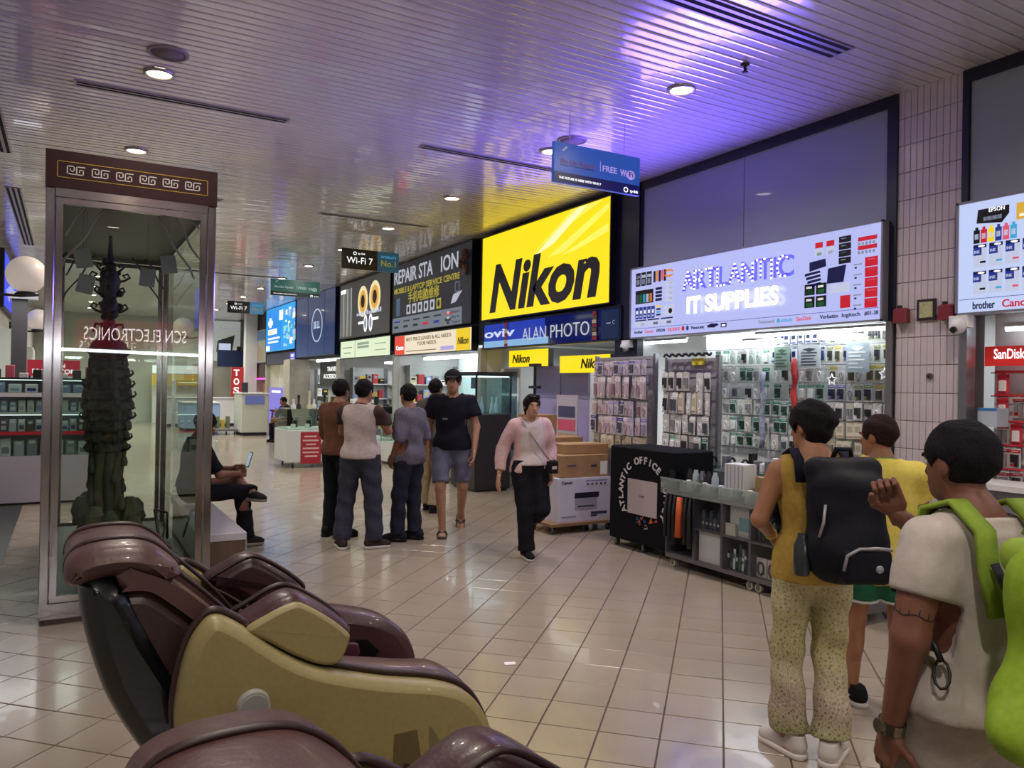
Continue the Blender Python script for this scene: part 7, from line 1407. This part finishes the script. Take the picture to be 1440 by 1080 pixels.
person('man in a dark navy T-shirt, grey shorts and dark cap walking closer in flip-flops', (3.62, 7.58, 0), 205, 1.78, dict(anR=(.085, .15, .085), hiR=(.10, 0, .90), hiL=(-.10, 0, .90), knR=(.112, .15, .49), anL=(-.11, -.38, .13), knL=(-.118, .02, .49), elR=(.24, -.09, 1.12), wrR=(.23, -.10, .88), elL=(-.25, .03, 1.11), wrL=(-.23, .12, .88), head=(0, .04, 1.565)), skin='b08468',
       hair=dict(c='1a1618', low=.05), pants=dict(m=cloth('grey_shorts', '5c5c6e', '6a6a7c'), end=.44, g=.022, name='shorts', fold=.006), shirt=[dict(m=navyt, sleeve=.30, hem=-.06, g=.028, loose=.03, fold=.006)], shoes=dict(kind='flip', m=mat('flip_dark', '2a2420', .6)), hyaw=8, extras=cap_prop, footpitch=(-38, 0), vox=.012)
def shades(t, J, k, T, Hm, s):
    hr, hf, hu = Hm; c = J['head']; m = MB()
    for sx in (-1, 1): m.ball(c+hr*sx*.036*k+hf*.075*k+hu*.105*k, .024*k, mat('shade_lens', '0c0c12', .1), 10, 6, (1.1, .6, .8))
    m.tube([c+hr*-.08*k+hf*.03*k+hu*.08*k, c+hf*.092*k+hu*.105*k, c+hr*.08*k+hf*.03*k+hu*.08*k], .005*k, BLACK, 6); m.build('sunglasses', t, True)
    p = J['wrR']; m = MB(); st = [J['shR']+A3((-.06, .09, .05))*k, A3((.0, .15, 1.22))*k, A3((-.13, .15, 1.05))*k, A3((-.205, .13, .97))*k]; m.ribbon([tuple(q) for q in st], (0, 1, .1), .009, .003, mat('bag_strap_grey', '8a8088', .6)); m.build('bag_strap', t, True)
lady = person('woman in a white top and open pale pink shirt striding in black trousers', (3.80, 6.25, 0), 192, 1.55, dict(anL=(-.10, -.40, .26), knL=(-.10, .14, .50), anR=(.05, .10, .085), knR=(.075, .10, .49), elR=(.27, -.07, 1.11), wrR=(.32, -.02, .86), elL=(-.25, -.05, 1.11), wrL=(-.22, .06, .88), head=(0, .05, 1.555), pelvis=(0, 0, .93)), skin='c09078', hair=dict(c='1c1416', low=.10, back=.05, tilt=-.4, ears=True), pants=dict(m=blackc, g=.026, hem=.06),
       shirt=[dict(m=cloth('white_top', 'cfc2c0', 'c2b4b2'), sleeve=.3, hem=.02, g=.018, straight=.115), dict(m=cloth('pink_shirt', 'c4a0a2', 'd4b4b4'), sleeve=.93, hem=-.06, g=.02, open=.13, loose=.018, name='open_shirt', fold=.006)], shoes=dict(m=shoe_k, sole=sole_w), extras=shades, footpitch=(-55, 0), handcurl=(.5, .3), vox=.011)
o = ORIG[lady.name]
px, py, pz = 3.93, 6.05, .80
m = MB(); m.cham(px-.05, px+.05, py-.035, py+.035, pz, pz+.12, .012, cloth('black_pouch', '1a181c')); m.tube([(px-.045, py, pz+.11), (px-.01, py+.01, pz+.16), (px+.04, py, pz+.11)], .006, mat('pouch_trim', 'b8b0b4', .4), 6); m.box(px-.025, px+.025, py-.038, py-.035, pz+.04, pz+.07, mat('pouch_trim', 'b8b0b4', .4))
m.solo('shoulder_pouch', 'small black pouch at the hip of the woman in white and pink', 'bag', (px, py, pz))
# woman with the black backpack
pat = mat('patterned_cloth', 'a8a070', .85, noise=(34, 1.0), col2='5c6238', bump=(120, .1))
def _pattern():
    nt = pat.node_tree; b = nt.nodes['Principled BSDF']; tc = nt.nodes.new('ShaderNodeTexCoord'); v = nt.nodes.new('ShaderNodeTexVoronoi'); v.inputs['Scale'].default_value = 52; v2 = nt.nodes.new('ShaderNodeTexVoronoi'); v2.inputs['Scale'].default_value = 9; v2.feature = 'SMOOTH_F1'
    r = nt.nodes.new('ShaderNodeValToRGB'); el = r.color_ramp.elements; el[0].position = .0; el[0].color = (*lin('262c10'), 1); el[1].position = 1; el[1].color = (*lin('d8cca8'), 1)
    for p, c in ((.22, '5a5a20'), (.36, 'c0ba82'), (.5, '8c7a78'), (.62, 'd0c898'), (.8, '6a6c2c')): e = el.new(p); e.color = (*lin(c), 1)
    s = nt.nodes.new('ShaderNodeSeparateXYZ'); r2 = nt.nodes.new('ShaderNodeValToRGB'); e2 = r2.color_ramp.elements; e2[0].position = .10; e2[0].color = (*lin('465c18'), 1); e2[1].position = .24; e2[1].color = (*lin('9c7890'), 1)
    for p, c in ((.36, 'b0a494'), (.50, 'a09a5c'), (.66, 'b4ac84'), (.9, 'b0a488')): e = e2.new(p); e.color = (*lin(c), 1)
    mx = nt.nodes.new('ShaderNodeMixRGB'); mx.blend_type = 'MULTIPLY'; mx.inputs[0].default_value = .55; mx2 = nt.nodes.new('ShaderNodeMixRGB'); mx2.inputs[0].default_value = .38
    nt.links.new(tc.outputs['Object'], v.inputs['Vector']); nt.links.new(tc.outputs['Object'], v2.inputs['Vector']); nt.links.new(v.outputs['Distance'], r.inputs[0]); nt.links.new(tc.outputs['Object'], s.inputs[0]); nt.links.new(s.outputs[2], r2.inputs[0])
    nt.links.new(r.outputs[0], mx2.inputs[1]); nt.links.new(r2.outputs[0], mx2.inputs[2]); nt.links.new(mx2.outputs[0], mx.inputs[1]); nt.links.new(v2.outputs['Distance'], mx.inputs[2]); nt.links.new(mx2.outputs[0], b.inputs['Base Color'])
_pattern()
BPW = (2.86, 2.28, 0)
def bracelet(t, J, k, T, Hm, s):
    d = nrm(J['wrL']-J['elL']); m = MB(); m.cyl(J['wrL']-d*.015*k, J['wrL']+d*.012*k, .031*k, mat('yellow_band', 'c8b850', .5), n=16); m.build('wristband', t, True)
    for sx in (-1, 1):
        m = MB(); a = J['shR' if sx > 0 else 'shL']+A3((-sx*.065, 0, .0))*k; P = [a+A3((0, -.13, -.04))*k, a+A3((0, -.10, .055))*k, a+A3((0, -.02, .102))*k, a+A3((0, .075, .07))*k, a+A3((sx*.01, .112, -.06))*k, a+A3((sx*.04, .09, -.22))*k, a+A3((sx*.06, -.02, -.28))*k]
        m.ribbon([tuple(p) for p in P], [(0, -1, .5), (0, -.5, 1), (0, 0, 1), (0, .6, 1), (0, 1, .3), (0, 1, 0), (sx, .2, 0)], .024*k, .010*k, cloth('strap_navy', '16172a')); m.build('backpack_strap', t, True)
person('woman in a yellow tank top and patterned trousers with a black backpack', BPW, 32, 1.57, dict(elL=(-.26, -.01, 1.12), wrL=(-.15, .19, 1.02), elR=(.26, .04, 1.14), wrR=(.16, .26, 1.06), head=(-.01, .05, 1.56), anL=(-.10, .03, .085), anR=(.08, -.05, .085), knL=(-.1, .05, .49), knR=(.09, .03, .49)), skin='a8765a', hair=dict(c='181216', low=.075, tilt=-.75, back=.02, g=.018, bun=(.03, -.09, .03, .045)),
       pants=dict(m=pat, g=.012, fold=.006, hem=.07, flare=.006, end=.97), shirt=[dict(m=cloth('yellow_tank', 'b4954a', 'a4863e'), sleeve=0, hem=-.09, g=.014, straight=.115, collar=-.03, vneck=-.35)], shoes=dict(m=shoe_w, sole=mat('sole_pale', 'd0c8c4', .6)), hyaw=-30, hpitch=-6, feet=(-30, 35), footpitch=(0, 0), vox=.0085, handcurl=(.5, .5), extras=bracelet, eyes=False)
def black_backpack():
    bc = cloth('backpack_navy', '0a0b14', '10121e', .6); t = thing('backpack', 'black backpack with a grey-edged front pocket worn by the woman in yellow', 'bag', (2.875, 2.265, 0.03), None, R(-32)); o = (0, -.21, 1.10)
    s = SDF((-.24, -.42, .72), (.26, -.08, 1.36), .008); s.rbox((.02, -.235, 1.03), (.152, .085, .225), .075, k=.02); s.ell((.02, -.26, .93), (.165, .10, .14), k=.03); s.cap((-.08, -.21, 1.25), (.12, -.21, 1.25), .055, .055, .03); s.fold(.004, 30, 1.0); np_obj('bag_body', *s.mesh(), bc, t)
    s = SDF((-.12, -.46, .78), (.22, -.26, 1.0), .007); s.rbox((.06, -.335, .885), (.10, .04, .075), .035, k=.01); np_obj('front_pocket', *s.mesh(), bc, t)
    m = MB(); g = mat('grey_zip', '9a98a0', .4, .4); m.tube([(-.035, -.37, .87), (-.025, -.376, .93), (.02, -.378, .958), (.09, -.378, .962), (.15, -.37, .955)], .007, g, 6); m.build('pocket_zip', t, True)
    m = MB(); m.tube([(-.09, -.315, 1.12), (-.10, -.325, 1.05), (-.115, -.32, .99)], .006, g, 6); m.build('side_zip', t, True); m = MB(); m.ball((.10, -.378, .88), .016, g, 10, 6, (1, .3, 1)); m.build('badge', t, True)
    m = MB(); m.tube([(-.02, -.19, 1.29), (-.01, -.2, 1.335), (.05, -.2, 1.335), (.06, -.19, 1.29)], .010, bc, 8); m.build('grab_handle', t, True); m = MB(); m.ribbon([(.17, -.3, .9), (.19, -.31, .84), (.185, -.32, .78)], (0, -1, 0), .014, .004, bc); m.build('loose_strap', t, True)
    m = MB(); m.lathe((-.155, -.24, .82), [(.03, 0), (.034, .02), (.034, .12), (.02, .15), (.018, .17)], mat('bottle_dark', '2c3438', .2), 12); m.build('side_bottle', t, True)
black_backpack()
# boy in the yellow jersey
def jersey(t, J, k, T, Hm, s):
    m = MB(); c = J['neck']+A3((0, .0, .012))*k; m.tube([tuple(c+A3((.064*math.cos(a*.628), .066*math.sin(a*.628)-.004, .012*math.sin(a*.628+3.14)))*k) for a in range(10)], .009*k, mat('jersey_green_trim', '5c8c3c', .7), 6, True); m.build('collar_trim', t, True)
    for q in 'LR':
        d = nrm(J['kn'+q]-J['hi'+q]); c = J['hi'+q]+(J['kn'+q]-J['hi'+q])*.62; x = nrm(np.cross(d, (0, 1, 0))); y = np.cross(d, x); m = MB(); m.tube([tuple(c+(x*math.cos(a*.39)+y*math.sin(a*.39))*.112*k) for a in range(16)], .008*k, mat('short_trim', 'c8ccc4', .7), 6, True); m.build('short_trim', t, True)
    m = MB(); c = J['wrL']+A3((.0, .04, -.075))*k; m.cham(c[0]-.03, c[0]+.03, c[1]-.04, c[1]+.05, c[2]-.05, c[2]+.03, .01, mat('dark_pouch', '2a1c20', .5)); m.build('held_pouch', t, True)
person('boy in a loose yellow jersey and green shorts with white trim', (3.56, 2.44, 0), 40, 1.50, dict(elL=(-.255, -.02, 1.10), wrL=(-.22, .02, .86), elR=(.25, .08, 1.13), wrR=(.17, .27, 1.08), anR=(.12, .06, .085), knR=(.12, .05, .49), anL=(-.12, .10, .085), knL=(-.11, .07, .49), head=(-.01, .035, 1.56)), skin='a06e54', hair=dict(c='2a1a18', low=.03, tilt=-.45, g=.012), pants=dict(m=cloth('green_shorts', '2c6a4c'), end=.31, g=.038, name='shorts'),
       shirt=[dict(m=cloth('yellow_jersey', 'dccb68', 'd2be58'), sleeve=.30, hem=-.20, g=.026, flare=.0, straight=.15, loose=.022, fold=.008, fr=30)], shoes=dict(m=shoe_k, sole=sole_w, lace=WHITE, stripe=WHITE), hyaw=-42, hpitch=-4, feet=(-35, 20), vox=.009, extras=jersey)
# man with the green backpack, close to the camera
FG = (2.03, 1.12, 0)
def fg_extras(t, J, k, T, Hm, s):
    d = nrm(J['wrL']-J['elL']); m = MB(); p = J['wrL']+d*.0*k; m.cyl(p-d*.014, p+d*.014, .0335, mat('watch_steel', '8a8070', .25, .9, noise=(60, .8), col2='5a5248'), n=20); m.build('watch_band', t, True)
    m = MB(); x = nrm(np.cross(d, (0, 1, 0))); m.cyl(p-x*.030, p-x*.040, .018, mat('watch_face', '6a6450', .2, .6), n=18); m.build('watch_face', t, True)
    q, dd = J['shL'], nrm(J['elL']-J['shL']); ink = mat('tattoo_ink', '2a1c1c', .6); m = MB(); c = q+(J['elL']-q)*.76; x = nrm(np.cross(dd, (0, 1, 0))); y = np.cross(dd, x)
    pts = [tuple(c+(x*math.cos(a)+y*math.sin(a))*.0525*k+dd*.004*math.sin(a*5)) for a in [R(90+i*14) for i in range(-9, 14)]]; m.tube(pts, .0016, ink, 4)
    for i in range(3, len(pts)-3, 2): h = .008+.012*((i*7) % 5)/4; m.tube([pts[i], tuple(A3(pts[i])-dd*h)], .0014, ink, 4)
    m.build('forearm_tattoo', t, True)
    gs = cloth('lime_strap', '7a9430', '869e3a', .7)
    for sx in (-1, 1):
        m = MB(); a = J['shR' if sx > 0 else 'shL']+A3((-sx*.075, 0, .0))*k; P = [a+A3((sx*-.01, -.155, -.16))*k, a+A3((0, -.13, -.05))*k, a+A3((0, -.115, .055))*k, a+A3((0, -.02, .118))*k, a+A3((0, .085, .085))*k, a+A3((sx*.012, .12, -.06))*k, a+A3((sx*.04, .10, -.24))*k, a+A3((sx*.075, -.03, -.34))*k]
        m.ribbon([tuple(p_) for p_ in P], [(0, -1, .2), (0, -1, .5), (0, -.5, 1), (0, 0, 1), (0, .6, 1), (0, 1, .3), (0, 1, 0), (sx, .2, 0)], .031*k, .014*k, gs); m.build('backpack_strap', t, True)
        m = MB(); P = [a+A3((0, -.150, -.02))*k, a+A3((-sx*.01, -.180, -.085))*k, a+A3((-sx*.02, -.195, -.15))*k]; m.ribbon([tuple(p_) for p_ in P], (0, -1, .3), .012*k, .006, cloth('buckle_web', '2a2c30')); m.build('strap_web', t, True)
        m = MB(); m.obox(a+A3((-sx*.022, -.203, -.155))*k, (.016, 0, 0), (0, .006, 0), (0, 0, .018), mat('buckle_grey', 'a8a89c', .5)); m.build('strap_buckle', t, True)
    m = MB(); p = J['elL']*.5+A3((-.10, -.16, 1.0))*k*.5; c = A3((-.185, -.09, 1.02))*k; m.tube([tuple(c+A3((.016*math.cos(a*.63), .02*math.sin(a*.63), .03*math.sin(a*.63+.8)))) for a in range(10)], .004, BLACK, 6, True); m.tube([tuple(c+A3((0, 0, .03))), tuple(c+A3((-.01, .02, .075)))], .008, BLACK, 6); m.build('carabiner', t, True)
person('man in a white T-shirt and pale trousers carrying a lime green backpack', FG, 19, 1.535, dict(head=(-.015, .055, 1.57), neck=(0, .0, 1.42), shL=(-.168, -.01, 1.35), shR=(.168, -.01, 1.35), elL=(-.235, -.03, 1.10), wrL=(-.25, .02, .84), elR=(.225, .13, 1.16), wrR=(-.01, .32, 1.375), anL=(-.1, .16, .085), knL=(-.1, .14, .49), anR=(.1, -.1, .085), knR=(.1, .02, .49), pelvis=(0, -.0, .93)), skin='7c5040', hair=dict(c='17121a', low=.055, tilt=-.7, g=.013, back=.0), pants=dict(m=cloth('stone_trouser', 'aa9e94', '9c9086'), g=.034, hem=.07, fold=.006), fat=1.06, arm=1.22,
       shirt=[dict(m=cloth('white_tee', 'c2b8b2', 'b8aea8', .85), sleeve=.27, hem=-.04, g=.02, loose=.012, fold=.006, fr=30, collar=.0, vneck=.2)], shoes=dict(m=shoe_w, sole=sole_w), hyaw=-8, hpitch=-3, handcurl=(.45, 1.25), hdir=(None, (-.35, .1, .9)), palm=(None, (.6, .75, 0)), feet=(-8, 8), vox=.008, extras=fg_extras)
def green_backpack():
    gc = cloth('lime_nylon', '7c9a28', '8caa34', .6); t = thing('backpack', 'lime green backpack with buckled top straps worn by the man in white', 'bag', FG, None, R(-19)); 
    s = SDF((-.34, -.54, .76), (.32, -.10, 1.36), .008); s.rbox((.01, -.315, 1.05), (.175, .10, .235), .08, k=.02); s.ell((-.01, -.35, .96), (.205, .125, .16), k=.04); s.ell((-.04, -.345, .90), (.235, .11, .10), k=.05); s.fold(.007, 24, 2.0); np_obj('bag_body', *s.mesh(), gc, t)
    s = SDF((-.2, -.5, 1.1), (.2, -.12, 1.36), .008); s.rbox((.01, -.30, 1.235), (.15, .10, .045), .04, k=.01); s.fold(.004, 30, 1.0); np_obj('top_flap', *s.mesh(), cloth('lime_flap', '849e34', '90a840', .6), t)
    m = MB(); m.obox((.01, -.185, 1.30), (.035, 0, 0), (0, .004, .0), (0, .004, .014), BLACK); m.build('maker_tag', t, True); m = MB(); m.ball((.10, -.402, 1.235), .024, mat('dark_badge', '3a4424', .5), 12, 8, (1, .3, .6)); m.build('round_badge', t, True)
    m = MB(); m.tube([(-.04, -.19, 1.275), (-.03, -.20, 1.315), (.05, -.2, 1.315), (.06, -.19, 1.275)], .012, gc, 8); m.build('grab_handle', t, True)
    for sx in (-1, 1): m = MB(); m.ribbon([(.01+sx*.12, -.38, 1.22), (.01+sx*.13, -.43, 1.1), (.01+sx*.13, -.44, .96)], (0, -1, .1), .012, .005, cloth('buckle_web', '2a2c30')); m.build('compression_strap', t, True)
green_backpack()
# seated man beyond the case
def phone(t, J, k, T, Hm, s): pass
person('seated man in black with crossed legs holding a phone on the bench', (1.075, 7.85, 0), 82, 1.68, dict(pelvis=(0, -.04, .60), neck=(0, -.0, 1.06), head=(0, .07, 1.20), shL=(-.178, -.0, 1.0), shR=(.178, -.0, 1.0), hiL=(-.09, 0, .57), hiR=(.09, 0, .57), knR=(.10, .40, .555), anR=(.09, .46, .09), knL=(-.06, .40, .64), anL=(.16, .48, .54), elR=(.24, .14, .74), wrR=(.06, .38, .72), elL=(-.24, .14, .74), wrL=(-.06, .36, .76)), skin='8c6450', hair=dict(c='161214'), pants=dict(m=blackc, g=.022, fold=.006), shirt=[dict(m=cloth('black_top', '15151d'), sleeve=.45, hem=.0, g=.02)],
       shoes=dict(m=cloth('dark_walker', '2c2826'), sole=sole_g), feet=(60, 5), hpitch=-25, handcurl=(.7, .5), vox=.012)
m = MB(); m.obox((1.52, 7.68, .86), (.035*.2, -.035, .0), (.004, .001, .002), (.02, 0, .07), BLACK); m.obox((1.517, 7.68, .861), (.032*.2, -.032, .0), (.001, 0, 0), (.018, 0, .064), mat('phone_glow', '9cb8c8', .3, emit=.6))
m.solo('mobile_phone', 'mobile phone held up by the seated man with crossed legs', 'phone', (1.52, 7.68, .79))
person('far seated figure in black beside the stone column', (5.2, 21.4, 0), 250, 1.6, dict(pelvis=(0, -.05, .60), neck=(0, .05, 1.05), head=(0, .12, 1.17), shL=(-.185, .06, .955), shR=(.185, .06, .955), hiL=(-.09, 0, .57), hiR=(.09, 0, .57), knR=(.10, .42, .54), anR=(.10, .40, .085), knL=(-.10, .42, .5), anL=(-.10, .40, .085), elR=(.24, .2, .72), wrR=(.1, .4, .66), elL=(-.24, .2, .72), wrL=(-.1, .4, .66)), skin='9c7058', hair=dict(c='161214'), pants=dict(m=blackc, g=.022), shirt=[dict(m=blackc, sleeve=.5, hem=0, g=.02)], shoes=dict(m=shoe_k, sole=shoe_k), vox=.02, eyes=False)
t = thing('low_stool', 'low dark stool under the far seated figure', 'stool', (5.24, 21.42, 0)); MB().cham(5.08, 5.40, 21.26, 21.58, .33, .38, .01, DARK).build('seat', t)
for a in (5.11, 5.37):
    for b in (21.29, 21.55): MB().box(a-.015, a+.015, b-.015, b+.015, 0, .33, BLACK).build('leg', t)
m = MB(); m.obox((2.236, 3.857, .0035), (.03, -.012, 0), (.008, .02, 0), (0, 0, .002), PAPER)
m.solo('paper_scrap', 'tiny white paper scrap lying on the beige floor tiles', 'scrap', (2.236, 3.857, .001))

# ------------------------------------------------------------ look-alikes get their place in the row added to the label
def number_labels():
    by = {}
    for o in COL.objects:
        if o.parent is None and o.get('category'): by.setdefault(o['label'], []).append(o)
    for lb, os_ in by.items():
        if len(os_) < 2: continue
        sp_ = [max(o.location[i] for o in os_)-min(o.location[i] for o in os_) for i in range(3)]; ax = sp_.index(max(sp_))
        os_.sort(key=lambda o: o.location[ax]); tail = ('%s from the wall side', '%s along the walkway', '%s from the bottom')[ax]
        for i, o in enumerate(os_):
            w = lb.split(); t_ = (tail % (ORD[i] if i < len(ORD) else 'last')).split()
            if len(w)+len(t_) > 16: w = w[:16-len(t_)]
            o['label'] = ' '.join(w).rstrip(',')+', '+' '.join(t_)
number_labels()
